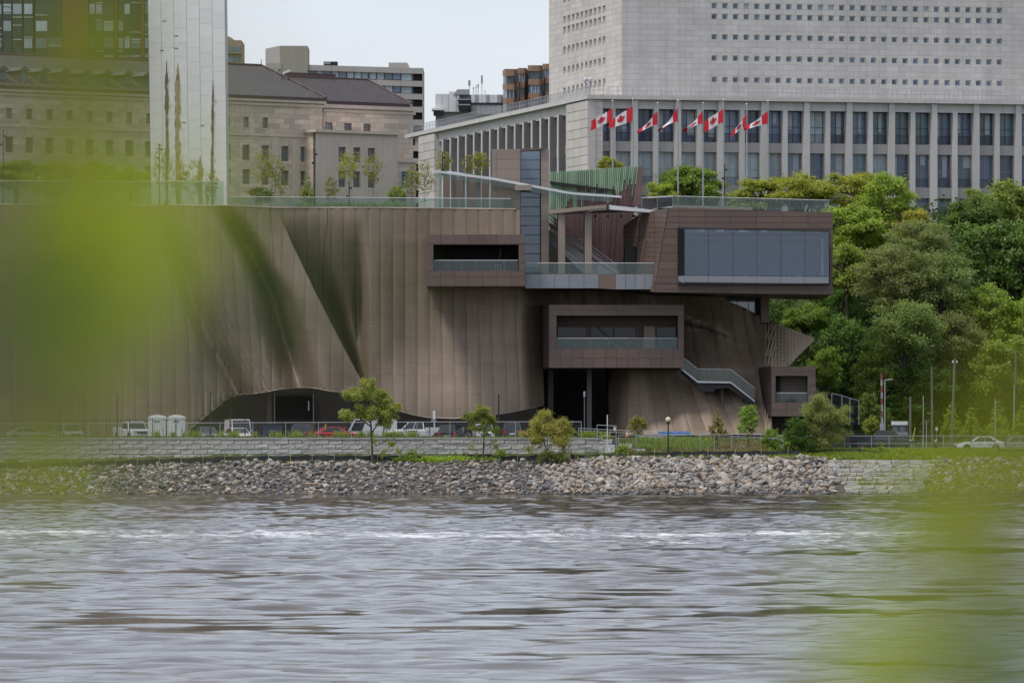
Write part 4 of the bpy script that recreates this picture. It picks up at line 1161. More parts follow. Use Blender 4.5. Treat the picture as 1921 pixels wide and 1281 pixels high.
def small_box():
    Y = 634.0
    o = P(1447, 781, Y); W, H = X(1530, Y) - o.x, Z(687, Y) - o.z
    hole = (X(1455, Y) - o.x, X(1515, Y) - o.x, Z(755, Y) - o.z, Z(705, Y) - o.z)
    bx = MB(); bx.holes(o, (1, 0, 0), (0, 0, 1), W, H, [hole], (0, 3.2, 0), 0, 1)
    dz = Vector((0, 0, H)); dx = Vector((W, 0, 0)); o2 = o + Vector((0, .01, 0)); L = P(1415, 781, Y + 8) - o2; L.z = 0; D = Vector((0, 10, 0))
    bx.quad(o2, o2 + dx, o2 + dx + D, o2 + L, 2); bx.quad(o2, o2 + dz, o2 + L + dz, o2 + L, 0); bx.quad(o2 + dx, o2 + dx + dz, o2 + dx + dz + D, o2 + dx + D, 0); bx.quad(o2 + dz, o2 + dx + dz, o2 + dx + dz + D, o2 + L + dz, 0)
    b = bx.build('balcony_box', [M_panel, M_int, M_gasket], BLD)
    tiles(b, rect(1447, 1530, 687, 781), rng(1447, 1530, 3), [687, 697, 705.01, 722, 738, 755, 768, 781], lambda u, v: P(u, v, Y), M_panel, holes=[(1455, 1515, 705, 755)])
    fl = lambda u, v: P(u, v, Y + 8 * (1447 - u) / 32)
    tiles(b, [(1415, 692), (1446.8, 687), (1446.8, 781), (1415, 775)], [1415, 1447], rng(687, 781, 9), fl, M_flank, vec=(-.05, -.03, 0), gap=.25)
    MB().box(P(1450, 757, Y + 3.2), P(1520, 702, Y + 3.3)).build('back_wall', M_tan, b)
    MB().box(P(1456, 755, Y + 1.6), P(1464, 706, Y + 3.1)).build('dark_return', M_void, b)
    rail(b, [(1456, 755), (1514, 755)], Y + .2, 18, seg=29, posts=False)
    MB().prism([P(1420, 822, 642), P(1462, 822, 642), P(1490, 782, 642), P(1430, 776, 642)], (0, 6, 0)).build('box_base', M_panel, BLD)
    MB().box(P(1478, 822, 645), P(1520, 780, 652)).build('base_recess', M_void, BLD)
small_box()
# ------------------------------------------------------------------ buildings behind
def stone(name, c, a, bw, bh, var=.12, mortar=.6, rough=.85, streak=.12, dirt=None):
    """ashlar facing: courses along horizontal direction a, joints darker and cut in"""
    m, nt, b, out = nodes(name)
    g = nt.nodes.new('ShaderNodeNewGeometry')
    dp = nt.nodes.new('ShaderNodeVectorMath'); dp.operation = 'DOT_PRODUCT'; dp.inputs[1].default_value = (a[0], a[1], 0)
    nt.links.new(g.outputs['Position'], dp.inputs[0])
    sx = nt.nodes.new('ShaderNodeSeparateXYZ'); nt.links.new(g.outputs['Position'], sx.inputs[0])
    cv = nt.nodes.new('ShaderNodeCombineXYZ'); nt.links.new(dp.outputs['Value'], cv.inputs[0]); nt.links.new(sx.outputs['Z'], cv.inputs[1])
    br = N(nt, 'ShaderNodeTexBrick', Scale=1.0)
    br.inputs['Brick Width'].default_value = bw; br.inputs['Row Height'].default_value = bh; br.inputs['Mortar Size'].default_value = .035; br.inputs['Mortar Smooth'].default_value = .3
    br.inputs['Color1'].default_value = tuple(x * (1 - var) for x in c) + (1,); br.inputs['Color2'].default_value = tuple(min(1, x * (1 + var)) for x in c) + (1,)
    br.inputs['Mortar'].default_value = tuple(x * mortar for x in c) + (1,)
    nt.links.new(cv.outputs[0], br.inputs['Vector'])
    pos = objpos(nt)
    n1 = noisen(nt, pos, .12, 5, .65)
    st = noisen(nt, objpos(nt, (.9, .9, .05)), 1.0, 5, .65)
    f = mathn(nt, 'ADD', 1.0, mathn(nt, 'ADD', mathn(nt, 'MULTIPLY', mathn(nt, 'SUBTRACT', n1, .5), .5), mathn(nt, 'MULTIPLY', mathn(nt, 'SUBTRACT', st, .5), streak * 4)))
    cc = nt.nodes.new('ShaderNodeCombineColor')
    for i in range(3): nt.links.new(f, cc.inputs[i])
    o = mixc(nt, 1.0, br.outputs['Color'], cc.outputs[0], 'MULTIPLY')
    if dirt: o = mixc(nt, mathn(nt, 'MULTIPLY', ramp(nt, noisen(nt, objpos(nt, (.3, .3, .12)), .5, 6, .7), [(.55, 0.0), (.75, 1.0)]), .45), o, dirt)
    nt.links.new(o, b.inputs['Base Color']); b.inputs['Roughness'].default_value = rough
    bn = N(nt, 'ShaderNodeBump', Strength=.35, Distance=.03); bn.invert = True
    nt.links.new(br.outputs['Fac'], bn.inputs['Height']); nt.links.new(bn.outputs[0], b.inputs['Normal'])
    return m
def along(O, a, px):
    """distance along horizontal direction a from O at which photo column px is reached"""
    p = px - CX
    return (p * O.y - FPX * O.x) / (FPX * a.x - p * a.y)
def wmesh(name, w, h, mats, frame=.07, depth=.1, bars_v=(), bars_h=(), m=0):
    """window frame in local axes (x along, z up), origin at its lower left front corner"""
    mb = MB()
    mb.box((0, 0, 0), (frame, depth, h)); mb.box((w - frame, 0, 0), (w, depth, h)); mb.box((frame, 0, 0), (w - frame, depth, frame)); mb.box((frame, 0, h - frame), (w - frame, depth, h))
    for x in bars_v: mb.box((x - frame * .35, .01, frame), (x + frame * .35, depth - .01, h - frame))
    for z in bars_h: mb.box((frame, .012, z - frame * .35), (w - frame, depth - .012, z + frame * .35))
    return mb.mesh(name, mats)
def pmesh(name, w, h, m, y=.06): return MB().quad((.03, y, .03), (w - .03, y, .03), (w - .03, y, h - .03), (.03, y, h - .03)).mesh(name, m)
def put(name, me, parent, at, ang):
    o = link(name, me, parent, at); o.rotation_euler.z = ang; return o

M_panefar = [mat('far_window_glass', (.12, .165, .245), .08, 0, var=.5, scale=.15, rand=.35), mat('curtained_window_glass', (.36, .43, .46), .25, 0, var=.25, scale=1.2, stretch=(4, 4, .05), rand=.25), mat('teal_window_glass', (.10, .16, .185), .1, 0, var=.4, scale=.3, rand=.3)]
def library():
    ang = R(13.5); a = Vector((math.cos(ang), math.sin(ang), 0)); t = Vector((-math.sin(ang), math.cos(ang), 0)); up = Vector((0, 0, 1))
    C0 = Vector((X(1105, 700), 700, 0))
    M_l = stone('pale_ashlar', (.49, .475, .45), a, 1.5, .62, .07, .78)
    M_s = stone('pale_ashlar_side', (.52, .49, .45), t, 2.4, .62, .08, .75)
    M_pier = mat('pale_stone_pier', (.50, .485, .46), .85, var=.14, scale=.5, stretch=(1, 1, .5), rand=.06, streak=.10)
    M_sp = mat('spandrel_stone', (.40, .385, .365), .85, var=.10, scale=.3, streak=.12, rand=.05)
    T = thing('archive_library', 'huge pale stone block with a colonnade of piers and rows of small square windows above', 'building', C0 + up * 24)
    zc = lambda v: Z(v, 700)
    pt = lambda s, d, z: C0 + a * s + t * d + up * z
    Lf, Ls = 66.0, 90.0
    # mass, cornice, railing
    mb = MB(); mb.obox(pt(1.6, 1.6, 20), a * (Lf - 1.6), t * (Ls - 1.6), up * (zc(187) - 20)); mb.build('podium_core', M_sp, T)
    for ta, tb in ((.05, along(C0, t, 1064)), (along(C0, t, 817), along(C0, t, 787))):
        mb = MB(); mb.obox(pt(.12, ta, 20), a * 1.45, t * (tb - ta), up * (zc(187) - 20)); mb.build('corner_wall', M_s, T)
    mb = MB(); mb.obox(pt(-.25, -.25, zc(186)), a * (Lf + .5), t * 2, up * (zc(178.5) - zc(186))); mb.build('cornice', M_pier, T)
    mb = MB(); mb.obox(pt(-.25, 1.76, zc(186)), a * 2, t * (Ls), up * (zc(178.5) - zc(186))); mb.build('cornice', M_pier, T)
    mb = MB(); mb.obox(pt(.3, .35, zc(203)), a * (Lf - .5), t * 1.2, up * (zc(186.2) - zc(203))); mb.build('frieze', M_pier, T)
    mb = MB(); mb.obox(pt(.35, 1.6, zc(206)), a * .9, t * (Ls - 3), up * (zc(186.2) - zc(206))); mb.build('frieze', M_pier, T)
    for nm, p0, d, n, L in (('roof_railing', pt(0, .15, zc(178)), a, 40, Lf), ('roof_railing', pt(.15, .2, zc(178)), t, 60, Ls)):
        mb = MB(); h = .95
        for i in range(n * 3 + 1): mb.tube([p0 + d * (L * i / n / 3), p0 + d * (L * i / n / 3) + up * h], .018 if i % 3 else .035, n=4)
        for z in (.08, .5, h): mb.tube([p0 + up * z, p0 + d * L + up * z], .022, n=4)
        mb.build(nm, M_steel, T)
    # front colonnade: piers, spandrels, windows
    s0, sp = 2.77, 2.45
    k = 0; ps = [.36]
    while s0 + sp * k < Lf: ps.append(s0 + sp * k); k += 1
    lev = [(203.5, 263.5), (283, 345.5), (366, 428)]
    r = random.Random(8)
    fr = {}
    for i, s in enumerate(ps):
        w = .72 if i == 0 else (.52 if i % 2 else .66)
        x0 = s - w / 2
        top = zc(186.5) if (i % 2 == 0) else zc(202.8)
        mb = MB(); mb.obox(pt(x0, 0 if i % 2 == 0 else .12, 22), a * w, t * 1.5, up * (top - 22)); mb.build('pier', M_pier, T)
        if i == len(ps) - 1: break
        xa, xb = s + w / 2, ps[i + 1] - (.52 if (i + 1) % 2 else .66) / 2
        W = xb - xa
        for z0v, z1v in ((263.8, 282.7), (345.8, 365.7)):
            mb = MB(); mb.obox(pt(xa, .8, zc(z1v - .0)), a * W, t * .7, up * (zc(z0v) - zc(z1v))); mb.build('spandrel', M_sp, T)
        if pt(s, 0, 0).x * FPX / pt(s, 0, 0).y + CX > 1990: continue
        for j, (v0, v1) in enumerate(lev):
            h = zc(v0) - zc(v1)
            key = (round(W, 2), j)
            if key not in fr:
                fr[key] = (wmesh('window', W, h, M_steel if j else M_black, .05, .12, [W * .5] if True else [], [h * .5]),)
            o = put('window', fr[key][0], T, pt(xa, 1.25, zc(v1)), ang)
            g = 1 if (j == 1 and i < 9) or r.random() < .12 else (2 if i > 11 and r.random() < .5 else 0)
            if j == 0 and i > 11 and r.random() < .4: g = 2
            put('glass_pane', pmesh('glass_pane', W, h, M_panefar[g], .08), o, pt(xa, 1.25, zc(v1)), 0)
            mb = MB()
            for q in range(13): mb.box((W * q / 12 - .01, -.32, .05), (W * q / 12 + .01, -.30, .95))
            mb.box((0, -.33, .92), (W, -.29, .97)); 
            put('window_railing', mb.mesh('window_railing', M_black), o, pt(xa, 1.25, zc(v1)), 0)
            if r.random() < .7 and j < 2:
                mb = MB(); q0 = W * r.choice([.02, .5, .55]); mb.box((q0, .07, h * r.uniform(.1, .7)), (q0 + W * r.uniform(.2, .46), .075, h * .97)); put('blind', mb.mesh('blind', M_curtain), o, pt(xa, 1.25, zc(v1)), 0)
    # stone facing of the solid corner, course by course
    tc0, tc1 = along(C0, t, 1103), along(C0, t, 1064)
    te0, te1 = along(C0, t, 817), along(C0, t, 787)
    M_cl = mat('pale_facing_stone', (.52, .49, .45), .85, var=.12, scale=.6, rand=.08, streak=.08)
    for (ta, tb, nc) in ((-.0, tc1, 3), (te0, te1, 3)):
        z = zc(188)
        while z > zc(345):
            for q in range(nc):
                off = 0
                p0 = pt(-.14, lerp(ta, tb, q / nc) + .02 + (1.6 if False else 0), z - .98)
                mb = MB(); mb.obox(p0, a * .3, t * ((tb - ta) / nc - .05), up * .95); mb.build('facing_stone', M_cl, T)
            z -= 1.0
    M_finshade = mat('fin_shade_grey', (.17, .165, .16), .7, var=.12, streak=.1)  # dark grey that stands in for the shade between the fins
    # side colonnade of deep fins
    tf = [lerp(along(C0, t, 1064), along(C0, t, 831), i / 15) for i in range(16)]
    mb = MB(); mb.obox(pt(1.1, 8, 20), a * .4, t * (Ls - 18), up * (zc(200) - 20)); mb.build('recess_wall', M_sp, T)
    hw = zc(268) - zc(330)
    for i, d in enumerate(tf):
        mb = MB(); mb.obox(pt(-.12, d - .5, 20), a * 1.2, t * .62, up * (zc(203) - 20)); mb.build('fin', M_pier, T)
        mb = MB(); mb.obox(pt(-.05, d - .53, 20), a * 1.1, t * .026, up * (zc(204) - 20)); mb.build('fin_shade_plate', M_finshade, T)  # thin plate added to paint shade on the fin's near side
        if i < 15:
            gap = tf[i + 1] - d - .7
            wm = wmesh('window', gap, zc(205) - zc(262), M_black, .06, .1, [gap * .5], [2.0])
            for za in (zc(262), zc(330)):
                o = put('window', wm, T, pt(1.05, d + .2, za), ang + math.pi / 2)
                put('glass_pane', pmesh('glass_pane', gap, zc(205) - zc(262), M_panefar[0], -.02), o, pt(1.05, d + .2, za), 0)
            mb = MB(); mb.obox(pt(.7, d + .13, zc(281)), a * .5, t * (gap + .5), up * (zc(263) - zc(281))); mb.build('spandrel', M_sp, T)
    # tower block
    C1 = pt(6.3, 10, 0); pq = lambda s, d, z: C1 + a * s + t * d + up * z
    zb, zt = zc(187), Z(-130, 712)
    td = along(C1, t, 1030)
    rows = [Z(v, 716) for v in (152, 112, 72.5, 34.5, 14.5)] + [Z(v, 716) for v in (-26, -64)]
    ss = [lerp(along(C1, a, 1340), along(C1, a, 1875), i / 27) for i in range(28)]
    WW = .64
    hs = [(s - WW / 2, s + WW / 2, z - zb - .33, z - zb + .33) for z in rows for s in ss]
    mb = MB(); mb.holes(pq(0, 0, zb), a, up, 60, zt - zb, hs, t * .35); mb.build('tower_wall', M_l, T)
    ds = [lerp(along(C1, t, 1133), along(C1, t, 1059), i / 9) for i in range(10)]
    hs = [(d - .62, d + .62, z - zb - .42, z - zb + .42) for z in rows for d in ds]
    mb = MB(); mb.holes(pq(0, 0.003, zb), t, up, td, zt - zb, hs, a * .45); mb.build('tower_wall', M_s, T)
    mb = MB(); mb.obox(pq(.5, .5, zb), a * 59, t * (td - .6), up * (zt - zb)); mb.build('tower_core', M_void, T)
    wm = wmesh('small_window', WW, .66, M_white, .09, .1, (), ()); gm = [pmesh('glass_pane', WW, .66, x, .05) for x in (M_panefar[0], M_panefar[2], M_panefar[1], M_tan)]
    for z in rows[:5]:
        for s in ss:
            p = pq(s - WW / 2, .22, z - .33); o = put('small_window', wm, T, p, ang); put('glass_pane', gm[r.choice([0, 0, 1, 1, 1, 2 if z > rows[3] else 1])], o, p, 0)
    wm2 = wmesh('small_window', 1.24, .84, M_white, .1, .1); gm2 = pmesh('glass_pane', 1.24, .84, M_panefar[0], -.03)
    for z in rows[:5]:
        for d in ds:
            p = pq(.3, d - .62, z - .42); o = put('small_window', wm2, T, p, ang + math.pi / 2); put('glass_pane', gm2, o, p, 0)
    return T
library()
# roof lamp heads at the corner
def roof_lights():
    for i, (u, lab) in enumerate([(1098, 'left one of two pale floodlights on the roof corner of the pale stone block'), (1107, 'right one of two pale floodlights on the roof corner of the pale stone block')]):
        t = thing('roof_floodlight', lab, 'lamp', P(u, 180, 701), 'floodlights on the roof corner')
        MB().tube([P(u, 180, 701), P(u, 154, 701)], .05, n=6).build('mast', M_steel, t)
        MB().lathe(P(u, 154, 701), [(.1, 0), (.28, .1), (.3, .35), (.08, .45)], 8).build('lamp_head', M_white, t)
roof_lights()

M_leafred = mat('flag_red', (.60, .022, .035), .8, var=.08, scale=2)
M_flagwhite = mat('flag_white', (.80, .78, .79), .8, var=.04, scale=2)
def flags():
    leaf = [(0, -1), (.05, -.45), (.52, -.52), (.46, -.36), (.95, .0), (.82, .08), (.92, .36), (.62, .30), (.56, .44), (.30, .14), (.38, .68), (.18, .58), (0, 1.0)]
    leaf = leaf + [(-x, y) for x, y in leaf[-2:0:-1]]
    # photo column of pole top, its row, fly end row/column, fold amount, label hints
    data = [(1149.5, 192, 203, 227, 1108, 228, 246, 0.3, 'leftmost flag, spread wide with its leaf showing'),
            (1187, 188, 199.5, 227, 1143, 228, 241, 0.15, 'second flag from the left, broad and open, overlapping the first pole'),
            (1234, 196, 207.6, 234, 1197, 245, 252, 0.8, 'third flag from the left, folded narrow and drooping'),
            (1272, 191, 202, 228.6, 1235, 244.5, 248, 1.0, 'fourth flag from the left, folded into a thin white strip'),
            (1319, 196, 208, 232, 1280, 245.5, 250.5, 0.8, 'fifth flag from the left, narrow with a folded leaf'),
            (1357, 190, 204, 229.5, 1320, 229, 249, 0.25, 'sixth flag from the left, wide open with a clear red leaf'),
            (1401, 198, 213, 237, 1372, 247, 259, 0.9, 'seventh flag from the left, hanging steeply'),
            (1441, 192, 207.6, 233, 1396, 239, 246, 0.7, 'rightmost flag, long and twisted towards the seventh')]
    Y = 690
    for n, (pu, ptop, a0, a1, fu, f0, f1, fold, lab) in enumerate(data):
        x = X(pu, Y)
        t = thing('flagpole', f'tall pale flagpole of the {lab.split(",")[0]}', 'flagpole', (x, Y, 25.5), 'flagpoles before the pale stone block')
        MB().tube([(x, Y, 25.5), (x, Y, Z(ptop, Y))], .11, .07, n=8).build('pole', M_steel, t)
        MB().lathe((x, Y, Z(ptop, Y)), [(.04, 0), (.13, .1), (.04, .22)], 8).build('finial', M_steel, t)
        T = thing('flag', f'maple leaf flag, {lab}', 'flag', (x, Y, Z(a1, Y)), 'flags before the pale stone block')
        ph = n * 1.3
        def S(u, v, off=0.0):
            """u: 0 at the pole to 1 at the fly; v: 0 top to 1 bottom"""
            sag = math.sin(u * math.pi) * (1.5 - fold)
            cu = lerp(pu - .8, fu, u) + 1.2 * math.sin(u * 7 + v * 3 + ph) * u
            top = lerp(a0, f0, u ** (.85)) - sag * 1.5; bot = lerp(a1, f1, u ** 1.15) + sag * 1.5
            top += fold * 4 * math.sin(u * math.pi) ** 2; bot -= fold * 3.5 * math.sin(u * math.pi)
            y = Y - .1 + .35 * math.sin(u * 8 + ph + v * 1.5) * u - .25 * u + off
            return P(cu, lerp(top, bot, v), y)
        for nm, ua, ub, m in (('red_bar', 0, .25, M_leafred), ('white_field', .25, .75, M_flagwhite), ('red_bar', .75, 1, M_leafred)):
            mb = MB(); mb.grid(lambda a, b: S(lerp(ua, ub, a), b), rng(0, 1, 6), rng(0, 1, 6)); mb.build(nm, m, T, smooth=True)
        if n != 3:
            mb = MB(); k = len(leaf)
            pts = [S(.5 - lx * .20, .5 - ly * .42, -.04) for lx, ly in leaf]
            mb.add([S(.5, .5, -.04)] + pts, [(0, 1 + i, 1 + (i + 1) % k) for i in range(k)]); mb.build('maple_leaf', M_leafred, T)
flags()

# ------------------------------------------------------------------ sandstone building with dark metal roofs
def sandstone_hall():
    a = Vector((.8, .6, 0)); n = Vector((.6, -.8, 0)); up = Vector((0, 0, 1)); ang = math.atan2(.6, .8)
    O = Vector((X(605, 800), 800, 0))
    M_b = stone('pink_sandstone', (.59, .49, .395), a, 1.5, .62, .2, .8, streak=.10, dirt=(.22, .16, .13))
    M_tr = mat('sandstone_trim', (.57, .485, .405), .85, var=.12, scale=.5, streak=.1)
    M_roof = mat('dark_metal_roof', (.115, .105, .108), .5, .2, var=.12, scale=.3)
    M_fas = mat('red_brown_fascia', (.085, .045, .045), .6, var=.1)
    T = thing('sandstone_hall', 'long pinkish sandstone building with dark hipped metal roofs and small dormers', 'building', O + up * 25)
    q = lambda s, z, out=0: O + a * s + n * out + up * z
    s_of = lambda px, out=0: along(O + n * out, a, px)
    zz = lambda v, px, out=0: Z(v, (O + n * out + a * s_of(px, out)).y)
    ze, zs0, zs1 = zz(193, 600), zz(221, 498), zz(241, 498)
    zt0, zt1 = zz(273, 498), zz(302, 498); zu0, zu1 = zz(319, 498), zz(347, 498)
    sL, z0 = -66.0, 24.0
    sp = s_of(498) - s_of(462)
    cols = [s_of(498) - sp * i for i in range(22)]; colt = cols + [s_of(535), s_of(571)]
    hs = []
    W0, W1 = .82, 1.12
    for s in cols:
        if s - 1 > sL: hs.append((s - W0 / 2, s + W0 / 2, zs1, zs0))
    for s in colt:
        if s - 1 > sL: hs += [(s - W1 / 2, s + W1 / 2, zt1, zt0), (s - W1 / 2, s + W1 / 2, zu1, zu0)]
    mb = MB(); mb.holes(q(sL, z0), a, up, -sL, ze - z0, [(h[0] - sL, h[1] - sL, h[2] - z0, h[3] - z0) for h in hs], -n * .4); mb.build('wall', M_b, T)
    mb = MB(); mb.obox(q(sL, z0, -.7), a * (-sL - .5), -n * 18, up * (ze - z0 - .1)); mb.build('wall_core', M_void, T)
    mb = MB(); mb.quad(q(0, z0), q(0, z0, -18), q(0, ze, -18), q(0, ze)); mb.build('end_wall', M_b, T)
    r = random.Random(3)
    def windows(hs, org_out=0, name='window'):
        cache = {}
        for h in hs:
            w, hh = h[1] - h[0], h[3] - h[2]; key = (round(w, 2), round(hh, 2))
            if key not in cache: cache[key] = (wmesh(name, w, hh, M_tan, .09, .12, [w * .34, w * .66], [hh * .33, hh * .66]), [pmesh('glass_pane', w, hh, x, .08) for x in M_panefar])
            p = q(h[0], h[2], org_out - .25); o = put(name, cache[key][0], T, p, ang); put('glass_pane', cache[key][1][r.choice([0, 0, 2, 2, 1 if hh < 1.6 else 0])], o, p, 0)
    windows([h for h in hs if True])
    for (za, h, o_) in ((ze - .15, .5, .45), (ze - .62, .35, .2), (zz(256, 498), .22, .12), (zz(262, 498), .1, .06)):
        mb = MB(); mb.obox(q(sL, za, .0), a * (-sL + .3), n * o_, up * h); mb.build('cornice' if h > .3 else 'string_course', M_tr, T)
    # pilaster strips
    for px in (516, 554): 
        s = s_of(px); mb = MB(); mb.obox(q(s - .5, z0), a * 1.0, n * .12, up * (zz(262, 498) - z0)); mb.build('pilaster', M_tr, T)
    # surrounds of windows read as slightly proud sills
    for s in cols:
        if s - 1 > sL: mb = MB(); mb.obox(q(s - .6, zs1 - .2), a * 1.2, n * .1, up * .19); mb.build('sill', M_tr, T)
    # roof of the long wing: hipped at its right end, dormers, standing seams
    zr = zz(124, 490, -9); zf = ze + .55
    A0, A1 = q(sL, zf, .5), q(.2, zf, .5); B0, B1 = q(sL, zr, -9), q(s_of(490, -9), zr, -9); D1 = q(.2, zf, -18.5)
    mb = MB(); mb.quad(A0, A1, B1, B0); mb.add([A1, D1, B1], [(0, 1, 2)]); mb.quad(B0, B1, D1, q(sL, zf, -18.5)); rf = mb.build('roof', M_roof, T)
    def seams(A0, A1, B0, B1, k, parent):
        mb = MB(); nn = (A1 - A0).cross(B0 - A0).normalized()
        if nn.z < 0: nn = -nn
        for i in range(k):
            t = (i + .5) / k; p = lerp(A0, A1, t); d = (B0 - A0) if t < .9 else (B0 - A0)
            # run up the slope until the hip line
            up_ = (B0 - A0); 
            tt = 1.0
            L = (A1 - A0).length; lb = (B1 - A0).dot((A1 - A0).normalized())
            x = t * L
            if x > lb: tt = max(0, (L - x) / max(.1, L - lb))
            if tt > .05: mb.obox(p + nn * .01, (A1 - A0).normalized() * .06, up_ * tt, nn * .09)
        return mb.build('standing_seams', M_roof, parent, kind='stuff')
    seams(A0, A1, B0, B1, 110, rf)
    mb = MB(); mb.tube([B0 + up * .1, B1 + up * .1, A1 + up * .1], .14, n=6); mb.tube([B1, B1 + up * .9], .08, .03, n=6); mb.build('hip_ridge', M_fas, rf)
    mb = MB(); mb.obox(q(sL, zf - .35, .45), a * (-sL + .3), n * .1, up * .33); mb.build('fascia', M_fas, rf)
    for px in (75, 114, 153, 192, 231, 270, 36, -4):
        s = s_of(px, -1.5); mb = MB(); w = 1.15
        zb, zt = zf + .35, zf + 1.9
        o1 = q(s - w / 2, zb, -.6)
        mb.prism([q(s - w / 2, zb, -.6), q(s + w / 2, zb, -.6), q(s + w / 2, zt, -.6), q(s - w / 2, zt, -.6)], -n * 3.4)
        d = mb.build('dormer', M_roof, rf)
        mb = MB(); mb.prism([q(s - w / 2 - .3, zt, -.2), q(s + w / 2 + .3, zt, -.2), q(s + w / 4, zt + .5, -.2), q(s - w / 4, zt + .5, -.2)], -n * 3.8); mb.build('dormer_roof', M_roof, rf)
        mb = MB(); mb.prism([q(s - w / 2 + .2, zb + .3, -.57), q(s + w / 2 - .2, zb + .3, -.57), q(s + w / 2 - .2, zt - .2, -.57), q(s - w / 2 + .2, zt - .2, -.57)], n * .03); mb.build('dormer_window', M_panefar[0], rf)
    # second wing, set back
    oo = -1.6
    s0, s1 = s_of(606, oo), s_of(775, oo); z2 = zz(204, 690, oo)
    hs = []
    for px in (617, 653, 689): s = s_of(px, oo); hs.append((s - .58, s + .58, zz(246, 653, oo), zz(231, 653, oo)))
    mb = MB(); mb.holes(q(s0, z0, oo), a, up, s1 - s0, z2 - z0, [(h[0] - s0, h[1] - s0, h[2] - z0, h[3] - z0) for h in hs], -n * .4); mb.build('wall', M_b, T)
    mb = MB(); mb.obox(q(s0 + .1, z0, oo - .6), a * (s1 - s0 - .12), -n * 16, up * (z2 - z0 - .05)); mb.build('wall_core', M_b, T)
    windows(hs, oo)
    for (za, h, o_) in ((z2 - .12, .45, .4), (z2 - .6, .35, .15)):
        mb = MB(); mb.obox(q(s0, za, oo), a * (s1 - s0 + .3), n * o_, up * h); mb.build('cornice', M_tr, T)
    zf2 = z2 + .75; zr2 = zz(149, 640, -9)
    A0, A1 = q(s0 - 2, zf2, oo + .3), q(s_of(769, oo), zf2, oo + .3); B0, B1 = q(s0 - 2, zr2, -9), q(s_of(690, -9), zr2, -9); D1 = q(s_of(769, oo), zf2, -18)
    mb = MB(); mb.quad(A0, A1, B1, B0); mb.add([A1, D1, B1], [(0, 1, 2)]); mb.quad(B0, B1, D1, q(s0 - 2, zf2, -18)); rf2 = mb.build('roof', M_roof, T)
    seams(A0, A1, B0, B1, 34, rf2)
    mb = MB(); mb.tube([B0 + up * .1, B1 + up * .1, A1 + up * .1], .14, n=6); mb.tube([B1, B1 + up * .8], .1, .05, n=6); mb.build('hip_ridge', M_fas, rf2)
    mb = MB(); mb.obox(q(s0, zf2 - .75, oo + .1), a * (s1 - s0 - .6), n * .12, up * .7); mb.build('fascia', M_fas, rf2)
    mb = MB(); mb.obox(q(s_of(530, -9), zr2 + .1, -9.3), a * (s_of(630, -9) - s_of(530, -9)), n * .3, up * .5); mb.build('ridge_cap', M_fas, rf2)
    # portico block with three tall bays
    op = 2.2
    p0, p1 = s_of(592, op), s_of(746, op); zp = zz(249, 650, op)
    hs = []
    for px in (642, 669.5, 697):
        s = s_of(px, op); hs += [(s - .55, s + .55, zz(305, 669, op), zz(277, 669, op)), (s - .55, s + .55, zz(352, 669, op), zz(322, 669, op))]
    mb = MB(); mb.holes(q(p0, z0, op), a, up, p1 - p0, zp - z0, [(h[0] - p0, h[1] - p0, h[2] - z0, h[3] - z0) for h in hs], -n * .45); mb.build('porch_wall', M_tr, T)
    mb = MB(); mb.obox(q(p0 + .02, z0, op - .6), a * (p1 - p0 - .04), -n * (op + 1.0), up * (zp - z0 - .02)); mb.build('porch_core', M_b, T)
    windows(hs, op)
    mb = MB(); mb.obox(q(p0 - .3, zp - .1, op - 4), a * (p1 - p0 + .6), n * 4.4, up * .35); mb.build('porch_cornice', M_tr, T)
    for i in range(3):
        mb = MB(); mb.obox(q(hs[2 * i][0] + .05, zz(321, 669, op), op - .3), a * 1.0, n * .15, up * (zz(306, 669, op) - zz(321, 669, op))); mb.build('panel', M_b, T)
    mb = MB(); mb.obox(q(p1, z0, .6), a * 4.0, -n * 3, up * (zz(306, 760) - z0)); mb.build('low_wing', M_b, T)
    mb = MB(); mb.obox(q(p1, zz(306, 760), .75), a * 4.1, -n * 3, up * .25); mb.build('string_course', M_tr, T)
    s = s_of(760, .62); mb = MB(); mb.obox(q(s - .5, zz(352, 760), .62), a * 1.0, n * .03, up * 2.0); mb.build('window', M_panefar[0], T)
    l = thing('roof_floodlight', 'white floodlight on the roof slope of the sandstone building', 'lamp', q(s_of(530, -5), zz(138, 530, -5), -5))
    p = q(s_of(530, -5), zz(140, 530, -5), -5); MB().obox(p, a * 1.0 + up * .35, n * .3, up * .22).build('lamp_head', M_white, l); MB().tube([p - up * 1.2, p], .05, n=5).build('bracket', M_black, l)
sandstone_hall()

